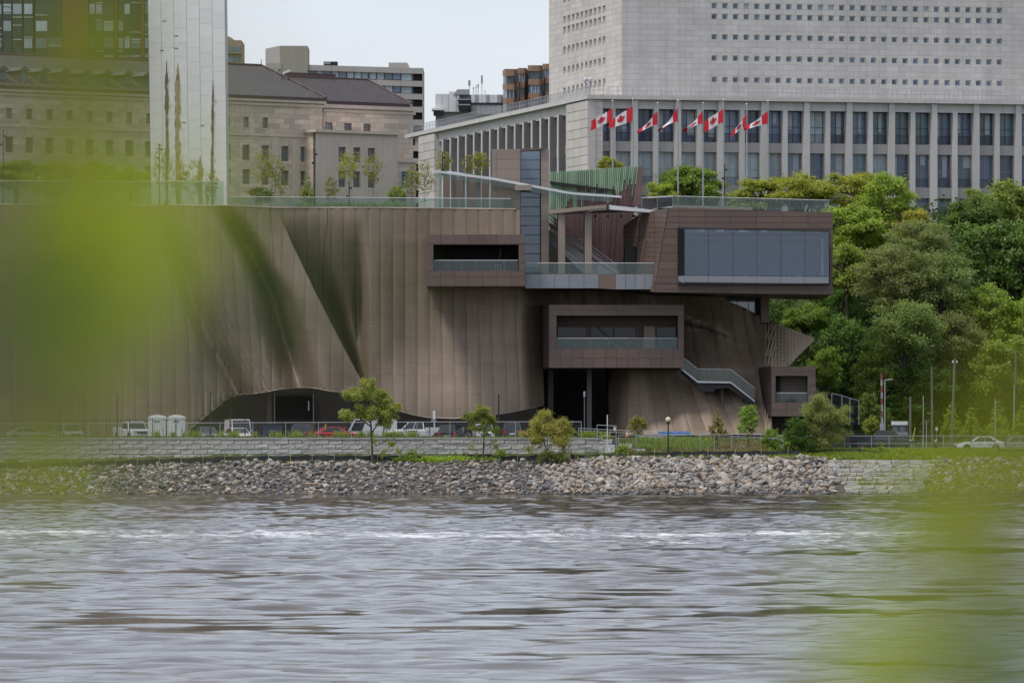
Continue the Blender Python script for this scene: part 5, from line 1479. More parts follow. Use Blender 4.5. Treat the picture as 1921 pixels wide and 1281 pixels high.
# ------------------------------------------------------------------ white panelled tower with torn slots
def white_tower():
    Y = 662
    L0, R0, L1, R1 = 277.5, 421.5, 284, 426          # edges at row 0 and row 388
    ed = lambda v: (lerp(L0, L1, v / 388), lerp(R0, R1, v / 388))
    T = thing('white_tower', 'tall white panelled tower with dark torn slots above the bronze building', 'tower', P(355, 396, Y))
    M_w = mat('white_panel', (.80, .80, .79), .8, 0, var=.06, scale=.3, rand=.03, streak=.015, spec=.2)
    M_w2 = mat('white_panel_backing', (.42, .43, .43), .6)
    vt, vb = -90, 398
    mb = MB(); q = [P(ed(vb)[0], vb, Y), P(ed(vb)[1], vb, Y), P(ed(vt)[1], vt, Y), P(ed(vt)[0], vt, Y)]
    mb.prism(q, (0, 6, 0)); mb.build('tower_core', M_w2, T)
    r = random.Random(6)
    n = 6
    tears = [(312, 113, 398, 3.6, 0), (334, 118, 398, 4.6, 1), (398.5, 150, 398, 2.6, 0), (376, 292, 398, 4.2, 1), (388, 345, 398, 2.4, 1)]
    for i in range(n):
        v = vt + r.uniform(0, 20)
        a, b = i / n, (i + 1) / n
        v = vt
        first = True
        while v < vb:
            h = 27 if not first else r.choice([9, 18, 27]); first = False
            v1 = min(vb, v + h)
            f = lambda t, vv: P(lerp(*ed(vv), t), vv, Y - .04)
            g = .0022
            MB().prism([f(a + g, v1 - .18), f(b - g, v1 - .18), f(b - g, v + .18), f(a + g, v + .18)], (0, -.05, 0)).build('wall_panel', M_w, T)
            v = v1
    M_t = mat('torn_metal_edge', (.10, .085, .075), .7, var=.4, scale=2)
    M_c = mat('coppery_lining', (.36, .27, .16), .6, .2, var=.6, scale=1.6, stretch=(1, 1, 1.5))
    for u0, va, vb_, w, kind in tears:
        pl, pr = [], []
        k = 36; c = u0
        for i in range(k + 1):
            v = lerp(va, vb_, i / k); t = i / k
            ww = w * min(1, t * 6 + .05) * r.uniform(.55, 1.15); c += r.uniform(-.5, .5) + (u0 - c) * .1
            pl.append(P(c - ww, v, Y - .11)); pr.append(P(c + ww, v + r.uniform(-2, 2), Y - .11))
        mb = MB()
        for i in range(k): mb.hexa([pl[i], pr[i], pr[i] + Vector((0, -.03, 0)), pl[i] + Vector((0, -.03, 0)), pl[i + 1], pr[i + 1], pr[i + 1] + Vector((0, -.03, 0)), pl[i + 1] + Vector((0, -.03, 0))])
        mb.build('torn_slot', M_c if kind else M_t, T)
        for side in (pl, pr):                                   # curled lips of the torn sheet
            mb = MB()
            for i in range(2, k, 1):
                if r.random() < .45:
                    p0, p1 = side[i], side[min(k, i + 1)]
                    d = Vector((r.uniform(-.12, .12), -r.uniform(.05, .2), 0)); mb.add([p0, p1, p1 + d * .4, p0 + d], [(0, 1, 2, 3)])
            if mb.v: mb.build('torn_lip', M_w if not kind else M_t, T)
    for u, v in ((309, 40), (331, 68), (331, 91), (304, 95), (345, 230), (380, 236)):
        MB().box(P(u - 4, v + .7, Y - .12), P(u + 3, v - .7, Y - .1)).build('vent_slot', M_t, T)
white_tower()

# ------------------------------------------------------------------ hotel and apartment blocks far behind
def hotel():
    Y = 900
    T = thing('hotel_tower', 'dark glass tower block with russet panels at the top left', 'building', P(110, 250, Y))
    M_g = mat('dark_curtain_wall', (.018, .030, .03), .12, 0, var=.5, scale=.05, rand=.3)
    M_rs = mat('russet_panel', (.16, .07, .035), .7, var=.1)
    M_ln = mat('pale_spandrel', (.42, .43, .38), .6, rand=.1)
    MB().box(P(-90, 400, Y + .6), P(279, -80, Y + 20)).build('tower_core', M_black, T)
    r = random.Random(14)
    for u0, u1 in ((117, 165), (215, 219), (265, 270), (-60, -45)): MB().box(P(u0, 300, Y - .3), P(u1, -80, Y + .6)).build('russet_panel', M_rs, T)
    MB().box(P(-90, 112.5, Y - .5), P(279, 108, Y + .5)).build('base_band', M_black, T)
    bays = [(-45, -25), (-24, 4), (5, 22), (23, 42), (44, 62), (66, 90), (90, 117), (166, 179), (179, 193), (193, 214), (220, 232), (232, 245), (245, 265), (270, 279)]
    for k in range(-3, 4):
        v0 = 6 + 32 * k
        for a, b in bays:
            f = MB().box(P(a + .3, v0 + 29.5, Y + .2), P(b - .3, v0 - 2, Y + .5)).build('window', M_g, T)
            if r.random() < .62: MB().box(P(a + 1.5, v0 + 21, Y + .12), P(b - 1.5, v0 + 2, Y + .17)).build('glass_pane', M_panefar[r.choice([1, 1, 2])], f)
            for q in range(r.choice([0, 1, 1, 2])):
                vv = v0 + r.choice([-1, 4, 9, 15, 22, 26]); MB().box(P(a + .6, vv + 1.6, Y + .02), P(b - .6, vv, Y + .15)).build('spandrel_bar', M_ln, f)
hotel()
def apartment_a():
    Y = 1000
    M_c = mat('grey_concrete', (.36, .335, .315), .85, var=.08, scale=.2, rand=.04)
    M_c2 = mat('tan_concrete', (.30, .28, .235), .85, var=.10, scale=.2, streak=.08)
    T = thing('apartment_block', 'long grey apartment block with dark balconies rising behind the sandstone roofs', 'building', P(690, 420, Y))
    MB().box(P(500, 420, Y + 1.2), P(794, 128, Y + 14)).build('block_core', M_c2, T)
    MB().box(P(525, 190, Y - .3), P(577, 86.5, Y + 9)).build('lift_house', M_c2, T)
    MB().prism([P(498, 190, Y + 4), P(525, 190, Y - .3), P(525, 86.5, Y - .3), P(498, 92, Y + 4)], (0, 5, 0)).build('lift_house', M_c, T)
    MB().box(P(500, 130, Y - .4), P(528, 119, Y)).build('roof_band', M_c, T)
    MB().box(P(607, 124, Y + 1), P(633, 116, Y + 4)).build('roof_plant', M_black, T)
    MB().box(P(608, 121, Y + .8), P(620, 116.5, Y + 1)).build('plant_panel', M_pale, T)
    MB().prism([P(729, 130, Y + 2), P(770, 130, Y + 2), P(764, 118, Y + 2), P(729, 118, Y + 2)], (0, 4, 0)).build('roof_house', M_c, T)
    r = random.Random(1)
    slope = lambda u: (u - 577) * .030
    for k in range(12):
        v = 122 + 24.2 * k
        us = [577, 622, 664, 706, 752, 794]
        for a, b in zip(us, us[1:]):
            if k > 3 and b < 700: continue
            MB().prism([P(a + .2, v + slope(a) + 10.5, Y), P(b - .2, v + slope(b) + 10.5, Y), P(b - .2, v + slope(b), Y), P(a + .2, v + slope(a), Y)], (0, 1.2, 0)).build('spandrel', M_c, T)
            nn = 3 if b < 760 else 2
            for j in range(nn):
                x0, x1 = lerp(a, b, j / nn) + .8, lerp(a, b, (j + 1) / nn) - .8
                dk = b > 780 and j == 1
                w = MB().box(P(x0, v + slope(a) + 24, Y + (.9 if dk else .5)), P(x1, v + slope(a) + 11, Y + 1)).build('window', M_void if dk else M_panefar[r.choice([0, 1, 1])], T)
                MB().box(P(x0, v + slope(a) + 24, Y + .35), P(x0 + .8, v + slope(a) + 10.8, Y + .45)).build('mullion', M_c, w)
        MB().box(P(792.5, v + slope(794) + 24, Y + .0), P(794.5, v + slope(794) + 10, Y + .8)).build('end_post', M_c, T)
apartment_a()
def apartment_b():
    Y = 1040
    M_t = mat('ochre_brick', (.27, .22, .14), .85, var=.1)
    T = thing('apartment_tower', 'small ochre apartment tower peeping out just right of the white tower', 'building', P(436, 300, Y))
    MB().box(P(380, 300, Y), P(453, 76, Y + 12)).build('wall', M_t, T)
    MB().prism([P(418, 76, Y + 1), P(440, 76, Y + 1), P(432, 70, Y + 1), P(418, 66, Y + 1)], (0, 5, 0)).build('roof_house', M_t, T)
    for k in range(4):
        for u in (428, 440): 
            w = MB().box(P(u, 97 + 20 * k, Y - .1), P(u + 10, 87 + 20 * k, Y - .02)).build('window', M_panefar[2], T)
            MB().box(P(u + 4.6, 97 + 20 * k, Y - .16), P(u + 5.4, 87 + 20 * k, Y - .1)).build('mullion', M_t, w)
        MB().box(P(425, 101 + 20 * k, Y - .35), P(453.5, 98 + 20 * k, Y - .01)).build('balcony_band', M_t, T)
apartment_b()
def slab_c():
    Y = 1040
    M_wh = mat('white_render', (.60, .60, .60), .7, var=.05, rand=.05)
    M_g = mat('grey_render', (.30, .30, .31), .8, var=.08)
    T = thing('office_slab', 'white and grey flat roofed block with antennas behind the pale stone building', 'building', P(880, 300, Y))
    MB().box(P(817, 300, Y + 1), P(944, 178, Y + 14)).build('block_core', M_g, T)
    for i, (a, b) in enumerate(((817, 829), (829, 842), (842, 856), (856, 862))):
        MB().box(P(a + .3, 210, Y + .2), P(b - .3, 176.5 - (i > 1) * 4, Y + 1)).build('wall_panel', M_wh, T)
    MB().prism([P(850, 178, Y), P(880, 178, Y), P(880, 168, Y), P(858, 168, Y)], (0, 6, 0)).build('roof_plant', M_g, T)
    MB().box(P(860, 206, Y - .8), P(883, 186, Y + .8)).build('balcony', M_black, T)
    for v in (186, 196): MB().box(P(858, v + 2, Y - 1), P(883, v, Y + .8)).build('balcony_slab', M_g, T)
    for k, u in enumerate(rng(884, 940, 8)[:-1]):
        MB().box(P(u, 193, Y - .2), P(u + 6.7, 178, Y + 1)).build('wall_panel', M_wh if k % 3 != 1 else M_g, T)
    MB().box(P(884, 196, Y - .3), P(944, 193.3, Y + 1)).build('roof_edge', M_black, T)
    for k, u in enumerate(rng(884, 940, 6)[:-1]):
        MB().box(P(u, 215, Y - .2), P(u + 8.5, 197, Y + .9)).build('wall_panel', M_g, T)
    MB().box(P(810, 207, Y - 1), P(832, 203, Y + 3)).build('balcony_slab', M_wh, T); MB().box(P(813, 216, Y - .5), P(832, 209, Y + 3)).build('balcony', M_black, T)
    for u, v0, v1, w in ((880.5, 178, 151, 2.0), (888, 178, 164, 1), (893, 178, 160, .8), (897, 178, 158, 1.2), (904, 178, 142, 1.6), (910, 178, 170, .7)):
        mb = MB(); mb.tube([P(u, v0, Y + 2), P(u, v1, Y + 2)], .05, n=5); mb.box(P(u - w, (v0 + v1) / 2 - 3, Y + 1.8), P(u + w, v1, Y + 2.2)); mb.build('antenna', M_pale, T)
    return T
slab_c()
def apartment_d():
    Y = 1080
    M_br = mat('terracotta_brick', (.27, .165, .115), .85, var=.1, rand=.08)
    M_bd = mat('dark_brick', (.17, .10, .075), .85, var=.1)
    T = thing('bay_apartment_block', 'terracotta apartment block with rounded bays and balconies left of the tall pale block', 'building', P(985, 300, Y))
    MB().box(P(946, 300, Y + 3), P(1060, 130, Y + 14)).build('block_core', M_bd, T)
    for i, (a, b, vt) in enumerate(((943, 970, 132), (971, 988, 128), (990, 1018, 123), (1018, 1038, 120))):
        for k in range(5):
            v = vt + 26 * k
            mb = MB(); y0 = Y + (.3 if i % 2 else -1.4); c = (b - a) * .25
            mb.prism([P(a, v + 11, y0 + 2.5), P(a + c, v + 11, y0), P(b - c, v + 11, y0), P(b, v + 11, y0 + 2.5)], (0, 0, 11 * Y / FPX)); mb.build('bay_band', M_br, T)
            w = MB().prism([P(a + 1, v + 26, y0 + 2.8), P(a + c + 1, v + 26, y0 + .5), P(b - c - 1, v + 26, y0 + .5), P(b - 1, v + 26, y0 + 2.8)], (0, 0, 15 * Y / FPX)).build('window', M_panefar[0 if (i + k) % 2 else 2], T)
            for u in (a + c, (a + b) / 2, b - c): MB().box(P(u - .5, v + 26, y0 + .3), P(u + .5, v + 11, y0 + .5)).build('mullion', M_wh2 if (k + i) % 2 else M_bd, w)
M_wh2 = mat('white_frame', (.6, .6, .58), .6)
apartment_d()
# ------------------------------------------------------------------ vegetation
M_leaf = leafmat('leaf', .42)
M_bark = mat('bark', (.085, .068, .052), .95, var=.35, scale=2.0, stretch=(1, 1, .3), bump=.5)
M_barkpale = mat('pale_bark', (.22, .20, .17), .95, var=.35, scale=2.0, stretch=(1, 1, .3))
def leafcloud(name, clumps, n, size, seed, up=.5, hollow=.5, aspect=.62, droop=0.0):
    """n leaf-sized faces spread through ellipsoid clumps (x, y, z, r, rz)"""
    rs = np.random.RandomState(seed)
    c = np.array(clumps, float)
    w = c[:, 3] ** 2 * c[:, 4]; w /= w.sum()
    k = rs.choice(len(c), n, p=w)
    d = rs.normal(size=(n, 3)); d /= np.linalg.norm(d, axis=1)[:, None]
    rad = rs.rand(n) ** hollow * np.clip(1 + .30 * rs.normal(size=n), .3, 1.9)
    pos = c[k, :3] + d * rad[:, None] * np.stack([c[k, 3], c[k, 3], c[k, 4]], -1)
    nr = d * .6 + rs.normal(size=(n, 3)) * .75 + np.array([0, 0, up])
    nr /= np.linalg.norm(nr, axis=1)[:, None]
    t = np.cross(nr, rs.normal(size=(n, 3))); t /= np.linalg.norm(t, axis=1)[:, None] + 1e-9
    if droop: t[:, 2] -= droop; t /= np.linalg.norm(t, axis=1)[:, None]
    b = np.cross(nr, t)
    s = size * rs.uniform(.55, 1.25, n)[:, None]
    co = np.stack([pos - t * s, pos - b * s * aspect + t * s * .1, pos + t * s, pos + b * s * aspect + t * s * .1], 1).reshape(-1, 3)
    q = np.arange(n * 4).reshape(n, 4)
    ct = rs.normal(0, .10, len(c))
    tone = np.clip(.5 + ct[k] + rs.normal(0, .20, n), 0, 1.2)
    return np_mesh(name, co, q, M_leaf, False, None, tone)
def branches(mb, base, crown_pts, r0, seed, spread=.35):
    """tapered trunk with limbs out to some clump centres"""
    r = random.Random(seed); base = Vector(base)
    cz = sum(p.z for p in crown_pts) / len(crown_pts); cx = sum(p.x for p in crown_pts) / len(crown_pts); cy = sum(p.y for p in crown_pts) / len(crown_pts)
    top = Vector((cx, cy, cz + (max(p.z for p in crown_pts) - cz) * .6))
    tr = [base.lerp(top, t) + Vector((r.uniform(-1, 1), r.uniform(-1, 1), 0)) * (r0 * 1.4 * t) for t in (0, .2, .4, .6, .8, 1)]
    tr[0] = base
    mb.tube(tr, r0, r0 * .25, n=7)
    for p in crown_pts:
        t = r.uniform(.3, .75); i = int(t * 5); s = tr[i].lerp(tr[i + 1], t * 5 - i)
        if p.z < s.z - 1: s = tr[1]
        m = s.lerp(p, .5) + Vector((0, 0, (p - s).length * .12))
        mb.tube([s, m, p], r0 * .38, r0 * .07, n=5)

def proto_tree(name, seed, R_, Hc, H0, nclump, nleaf, leaf, shape='round'):
    r = random.Random(seed); cl = []
    for i in range(nclump):
        for _ in range(40):
            x, y, z = (r.uniform(-1, 1) for _ in range(3))
            q = x * x + y * y + z * z
            if .2 < q < 1.2: break
        if shape == 'cone': k = 1 - .75 * (z + 1) / 2; x *= k; y *= k
        if shape == 'dome' and z < -.2: z *= .5
        s = r.uniform(.13, .32)
        cl.append((x * R_ * .85, y * R_ * .85, H0 + z * Hc * .85, R_ * s, R_ * s * r.uniform(.5, .8)))
    t = thing(name, 'leafy tree', 'tree', (0, 0, 0))
    mb = MB(); branches(mb, (0, 0, -5), [Vector(c[:3]) for c in cl[::3]], .42, seed); mb.build('trunk', M_bark, t)
    o = link('crown', leafcloud('crown', cl, nleaf, leaf, seed), t)
    return t
PROTO = [proto_tree('broadleaf_tree', 31, 6, 6, 9, 64, 12000, .30), proto_tree('broadleaf_tree', 32, 6, 5.5, 9, 84, 13000, .27, 'dome'),
         proto_tree('broadleaf_tree', 33, 6, 6.5, 9, 56, 11000, .32), proto_tree('feathery_tree', 34, 6, 6, 9, 105, 16000, .20), proto_tree('broadleaf_tree', 35, 6, 6, 9, 72, 12500, .28)]
YG, MG, DG, GG, BG = (.34, .40, .09), (.23, .33, .09), (.14, .24, .08), (.23, .29, .14), (.27, .37, .09)
used = [False] * len(PROTO)
def forest(px, py, rx, ry, Y, c, k, label, rz=0.0):
    m = Y / FPX
    s = rx * m / 6; sz = ry * m / 6
    loc = (X(px, Y), Y, Z(py, Y) - 9 * sz)
    r = random.Random(int(px * 7 + py))
    cc = tuple(x * r.uniform(.92, 1.08) for x in c)
    if not used[k]:
        used[k] = True; o = PROTO[k]; o.location = loc; o.rotation_euler.z = rz; o.scale = (s, s, sz); o['label'] = label; o['group'] = 'trees on the wooded bank'
        for ch in o.children: ch.color = cc + (1,)
    else:
        clone(PROTO[k], loc, rz, label, 'trees on the wooded bank', (s, s, sz), cc)
F = [
 (1300, 348, 66, 44, 700, MG, 0, 'round mid green tree above the glass parapet, left of the tall yellow green row'),
 (1240, 368, 34, 26, 690, YG, 2, 'small yellow green tree beside the green slat wall end'),
 (1146, 312, 26, 18, 694, YG, 4, 'small bright tree top peeping over the green copper slats'),
 (1425, 368, 58, 36, 690, YG, 2, 'yellow green tree directly above the glass parapet middle'),
 (1505, 362, 66, 46, 688, YG, 1, 'yellow green spreading tree above the right end of the glass parapet'),
 (1600, 362, 62, 46, 690, YG, 0, 'yellow green tree with the highest top under the pale colonnade'),
 (1665, 378, 62, 54, 684, BG, 4, 'bright green tree left of the gap showing the pale piers'),
 (1718, 425, 40, 34, 676, YG, 2, 'low yellowish tree standing in the gap under the pale piers'),
 (1600, 430, 72, 55, 678, BG, 0, 'bright broad tree just behind the right edge of the glass fronted box'),
 (1590, 505, 48, 50, 668, BG, 2, 'sunlit light green tree beside the right side of the bay window'),
 (1875, 400, 88, 62, 690, MG, 4, 'rounded green tree top at the right edge under the colonnade'),
 (1830, 405, 56, 50, 682, DG, 1, 'dark green tree top right of the gap in front of the pale piers'),
 (1862, 480, 86, 80, 676, DG, 0, 'large dark maple like tree at the upper right'),
 (1935, 500, 70, 100, 674, DG, 2, 'dark tree cut by the right edge of the picture at mid height'),
 (1720, 455, 70, 45, 668, GG, 3, 'topmost grey green feathery crown in the middle of the wooded bank'),
 (1670, 520, 74, 64, 662, GG, 3, 'large grey green feathery tree left of centre on the wooded bank'),
 (1760, 530, 76, 64, 664, GG, 3, 'large grey green feathery tree right of centre on the wooded bank'),
 (1700, 620, 82, 60, 657, GG, 3, 'dull green feathery tree with drooping limbs above the info sign'),
 (1790, 640, 60, 60, 660, GG, 3, 'dull green feathery tree above the tall utility pole'),
 (1850, 590, 58, 60, 664, BG, 4, 'light green tree right of the feathery crowns'),
 (1915, 620, 56, 80, 662, BG, 0, 'light green tree at the right edge at mid height'),
 (1880, 690, 60, 60, 656, MG, 2, 'mid green tree above the parked white sedan'),
 (1515, 600, 46, 40, 668, MG, 1, 'mid green round tree behind the pointed bronze tip'),
 (1575, 590, 44, 60, 672, DG, 2, 'dark tree in the shade under the glass fronted box corner'),
 (1600, 660, 56, 70, 664, DG, 4, 'dark green tree right of the pointed bronze tip'),
 (1640, 700, 40, 52, 656, MG, 0, 'mid green tree behind the red and white barrier arm'),
 (1545, 690, 34, 40, 660, MG, 4, 'mid green low tree right of the small balcony box'),
 (1740, 720, 56, 50, 657, DG, 1, 'dark tree behind the grey poles'),
 (1820, 735, 60, 55, 660, DG, 2, 'dark low tree behind the young trees in a row'),
 (1920, 750, 60, 50, 658, DG, 4, 'dark low tree at the right edge behind the young row'),
 (1700, 770, 60, 36, 658, DG, 0, 'dark bush like tree behind the info sign'),
 (1590, 745, 40, 34, 662, DG, 1, 'dark bush like tree behind the hillside fence'),
 (30, 328, 52, 34, 690, MG, 0, 'mid green round tree at the far left above the roof railing'),
 (108, 336, 58, 36, 688, BG, 2, 'bright green tree second from the left above the roof railing'),
 (182, 336, 50, 36, 692, BG, 4, 'bright green tree third from the left above the roof railing'),
 (243, 340, 42, 34, 688, BG, 1, 'bright green tree just left of the white tower'),
]
for i, f in enumerate(F): forest(*f, rz=i * 1.7)
# shade-growing mass on the slope behind
cl = []
rs_ = random.Random(77)
for i in range(260):
    u = rs_.uniform(1430, 2040); Y = rs_.uniform(655, 712); x = X(u, Y)
    cl.append((x, Y, zg(x, Y) + 1.6, 2.6, 2.6))
link('hillside_undergrowth', leafcloud('hillside_undergrowth', cl, 52000, .32, 9), None, None, 'stuff', (.07, .13, .04))

def clump_tree(name, label, Y, clumps, trunk, n, leaf, c, cat='tree', group=None, r0=.10, bark=None, depth=1.0, aspect=.45, hollow=.5, droop=0.0):
    """clumps (px, py, r px[, weight]) ; trunk polylines of photo points"""
    base = P(*trunk[0][0], Y)
    t = thing(name, label, cat, base, group)
    mb = MB()
    for i, ln in enumerate(trunk): mb.tube([P(u, v, Y) + Vector((0, .25 * math.sin(j * 2 + i), 0)) for j, (u, v) in enumerate(ln)], r0 * (1 if i == 0 else .5), r0 * .3 if i == 0 else r0 * .12, n=6)
    m = Y / FPX; r = random.Random(int(trunk[0][0][0]))
    cl = []
    for k in clumps:
        q = P(k[0], k[1], Y); rr = k[2] * m
        for j in range(11):
            a = r.uniform(0, 6.28); e = r.uniform(.2, 1.15); g = r.uniform(.35, .80)
            cl.append((q.x + rr * e * math.cos(a), q.y + rr * depth * r.uniform(-1.2, 1.2), q.z + rr * e * .8 * math.sin(a), rr * g * (k[3] if len(k) > 3 else 1), rr * g * .75))
        if len(k) < 4 or k[3] > .6:
            e = P(k[0], k[1], Y); s = min((P(u, v, Y) for ln in trunk for u, v in ln[1:]), key=lambda p: (p - e).length)
            mb.tube([s, s.lerp(e, .5) + Vector((0, .2, .15)), e], r0 * .32, r0 * .08, n=4)
    mb.build('trunk', bark or M_bark, t)
    o = link('crown', leafcloud('crown', cl, n, leaf, int(trunk[0][0][0]) + 3, hollow=hollow, aspect=aspect, droop=droop), t, (0, 0, 0), None, c)
    return t
clump_tree('feathery_bank_tree', 'feathery light green tree with tiered crown on the bank before the white van', 598.6,
 [(692, 722, 13), (663, 741, 14), (683, 738, 12), (706, 741, 15), (722, 752, 12), (656, 775, 13), (672, 770, 10), (692, 774, 15), (714, 768, 13), (733, 773, 14), (745, 762, 9), (728, 793, 12), (710, 790, 8), (735, 827, 11, .5), (750, 846, 8, .5), (703, 828, 9, .5), (720, 850, 9, .5), (690, 850, 7, .4)],
 [[(699, 880), (698, 840), (696, 800), (693, 765), (692, 735)], [(697, 812), (712, 790), (730, 775)], [(696, 800), (675, 785), (660, 776)], [(694, 765), (670, 750)]], 30000, .085, (.32, .38, .12), r0=.15)
clump_tree('small_bank_tree', 'thin small green tree on the bank between the tiered tree and the yellow shrub', 599.2,
 [(901, 768, 11), (880, 780, 10), (905, 782, 13), (923, 789, 9), (889, 797, 11), (908, 803, 11), (927, 806, 9), (888, 834, 9, .5), (927, 834, 9, .5), (905, 825, 7, .4)],
 [[(906, 868), (907, 840), (908, 815), (904, 785)], [(908, 820), (890, 800)], [(908, 815), (925, 798)]], 10000, .08, (.25, .31, .10), r0=.10)
clump_tree('yellow_bank_shrub', 'yellowish vase shaped shrub tree leaning over the bank rocks', 598.4,
 [(1024, 781, 11), (1003, 798, 14), (1028, 800, 17), (1054, 799, 14), (1066, 810, 9), (988, 812, 9), (1010, 820, 15), (1044, 821, 16), (1060, 838, 11, .5), (1003, 842, 12, .5), (1085, 858, 7, .4)],
 [[(1029, 874), (1027, 850), (1020, 828), (1008, 805)], [(1027, 850), (1034, 826), (1044, 800)], [(1027, 845), (1027, 810)]], 26000, .08, (.36, .37, .14), r0=.09)
clump_tree('low_green_shrub', 'low green sprouting shrub at the foot of the yellow shrub tree', 598.0,
 [(1028, 852, 13), (1045, 860, 11), (1014, 862, 9), (1060, 862, 8), (1028, 872, 9)], [[(1028, 880), (1028, 858)]], 3200, .09, (.16, .21, .08), 'shrub', r0=.05)
clump_tree('pale_willow_shrub', 'large rounded pale green willow shrub at the right end of the bank rocks', 602.6,
 [(1547, 756, 18), (1526, 770, 18), (1568, 770, 18), (1542, 788, 22), (1572, 795, 19), (1520, 798, 16), (1586, 788, 11), (1546, 815, 22), (1580, 815, 14), (1528, 828, 14), (1600, 800, 5, .5)],
 [[(1545, 862), (1546, 830), (1545, 795), (1546, 765)], [(1546, 825), (1565, 790)], [(1546, 828), (1525, 795)]], 26000, .085, (.27, .32, .14), 'shrub', r0=.10, bark=M_barkpale)
clump_tree('dark_bank_shrub', 'dark green bushy shrub tucked left of the large willow shrub', 602.0,
 [(1497, 800, 16), (1482, 815, 15), (1511, 812, 16), (1500, 830, 18), (1520, 836, 15), (1482, 838, 12)], [[(1505, 860), (1503, 830), (1500, 805)]], 8000, .10, (.10, .18, .05), 'shrub', r0=.08)
clump_tree('light_bank_shrub', 'low light green shrub leftmost of the three bank shrubs', 601.6,
 [(1449, 814, 10), (1440, 828, 10), (1466, 826, 12), (1455, 840, 11)], [[(1458, 856), (1455, 835), (1450, 818)]], 4200, .09, (.20, .31, .07), 'shrub', r0=.05)

def sapling(name, px, top, bot, hw, base, Y, n, c, label, group, cone=True, leaf=.10, r0=.045, bark=None):
    cl = []; r = random.Random(int(px * 3 + top))
    k = max(5, int((bot - top) / 7))
    for i in range(k):
        t = (i + .5) / k; w = hw * ((t ** .7) if cone else math.sin(math.pi * min(.97, t * .85 + .12)) ** .7)
        for s in (-.5, .45): cl.append((px + s * w + r.uniform(-.25, .25) * w, lerp(top, bot, t), max(2.5, w * .5)))
    return clump_tree(name, label, Y, cl, [[(px, base), (px, (base + bot) / 2), (px + r.uniform(-1, 1), lerp(bot, top, .5)), (px, top + 2)]], n, leaf, c, 'tree', group, r0, bark or M_bark)
G1 = 'young trees planted on the slope'
sapling('young_tree', 1198, 782, 815, 18, 830, 607, 1600, (.26, .27, .09), 'small rounded olive young tree left of the globe lamp', G1, False)
sapling('young_tree', 1346, 764, 820, 17, 848, 606, 1900, (.25, .24, .09), 'thin conical reddish green young tree right of the blue strip', G1)
sapling('young_tree', 1404, 759, 822, 19, 850, 606, 3600, (.25, .38, .10), 'full bright green young tree under the small balcony box', G1, False)
G2 = 'young trees in a row along the road'
for px, top, bot, hw, lab in ((1786, 752, 822, 22, 'leftmost young tree of the roadside row, behind the tall utility pole'), (1822, 762, 824, 20, 'second young tree of the roadside row'), (1873, 750, 824, 24, 'third young tree of the roadside row, behind a thin pole'), (1916, 752, 826, 22, 'rightmost young tree of the roadside row at the picture edge')):
    sapling('young_tree', px, top, bot, hw, 842, 626, 3800, (.27, .38, .08), lab, G2, True, .12)
sapling('young_tree', 1630, 736, 800, 18, 842, 632, 2600, (.17, .24, .07), 'dull green young tree just left of the red and white barrier arm', 'young trees by the barrier', False, .12)
sapling('young_tree', 1636, 782, 822, 20, 840, 630, 2200, (.26, .31, .07), 'low yellowish bush tree under the barrier arm', 'young trees by the barrier', False, .12)
sapling('young_tree', 1664, 765, 815, 12, 840, 628, 1500, (.12, .20, .05), 'narrow dark young tree right of the barrier arm', 'young trees by the barrier', False, .11)
G3 = 'young trees on the roof terrace'
BI = (.29, .30, .13)
for px, top, bot, hw, base, c, n, lab in (
 (493, 285, 350, 20, 386, BI, 900, 'sparse olive birch sapling left on the roof terrace, before the sandstone windows'),
 (516, 292, 352, 14, 386, BI, 700, 'second sparse birch sapling on the roof terrace, close to the first'),
 (576, 322, 384, 15, 388, BG, 2000, 'bright green bushy sapling left of the dark roof lamp post'),
 (620, 330, 384, 13, 388, BI, 800, 'small conical olive sapling right of the dark roof lamp post'),
 (655, 285, 345, 22, 388, (.33, .37, .09), 1300, 'yellow green sapling before the left tall window of the portico'),
 (700, 290, 350, 18, 388, BI, 900, 'thin olive sapling before the right tall window of the portico'),
 (746, 350, 386, 16, 388, BG, 1800, 'low bright green bush on the terrace right of the portico'),
 (773, 312, 372, 16, 388, (.28, .32, .11), 800, 'loose green sapling at the right end of the sandstone building'),
 (797, 300, 375, 14, 388, BI, 650, 'pale thin sapling against the end wall of the pale stone block'),
 (832, 285, 330, 16, 386, BI, 800, 'sparse sapling left of the dark lamp above the white canopy'),
 (876, 290, 330, 10, 386, BI, 400, 'wispy sapling left of the brown lift tower'),
 (901, 285, 328, 17, 386, (.31, .35, .11), 1200, 'yellow green sapling beside the brown lift tower'),
 (300, 270, 370, 13, 386, (.31, .27, .13), 700, 'thin brownish birch on the left edge of the white tower'),
 (333, 290, 378, 18, 386, (.31, .27, .13), 900, 'brownish birch before the long torn slot of the white tower'),
 (362, 300, 378, 20, 386, (.30, .30, .13), 900, 'pale birch before the middle of the white tower'),
 (398, 318, 380, 12, 386, (.31, .27, .13), 600, 'slim birch before the right torn slot of the white tower'),
 (528, 320, 372, 10, 388, BI, 350, 'wispy sapling between the birches and the bright bush on the terrace')):
    sapling('terrace_sapling', px, top, bot, hw, base, 650, n, c, lab, G3, n > 1900, .11, .035, M_barkpale if c[0] > .28 else None)
clump_tree('terrace_pine', 'low dark pine bush behind the glass roof railing left of the terrace', 652, [(475, 362, 9), (490, 358, 10), (506, 362, 8), (488, 370, 14)], [[(488, 388), (488, 362)]], 2600, .10, (.08, .12, .06), 'shrub', r0=.05)
cl = [(X(u, 648) , 648 + rs_.uniform(-1, 1.5), Z(387, 648), .5, .45) for u in np.arange(560, 760, 6)]
link('terrace_planting', leafcloud('terrace_planting', cl, 4200, .10, 4), None, None, 'stuff', (.18, .29, .06))
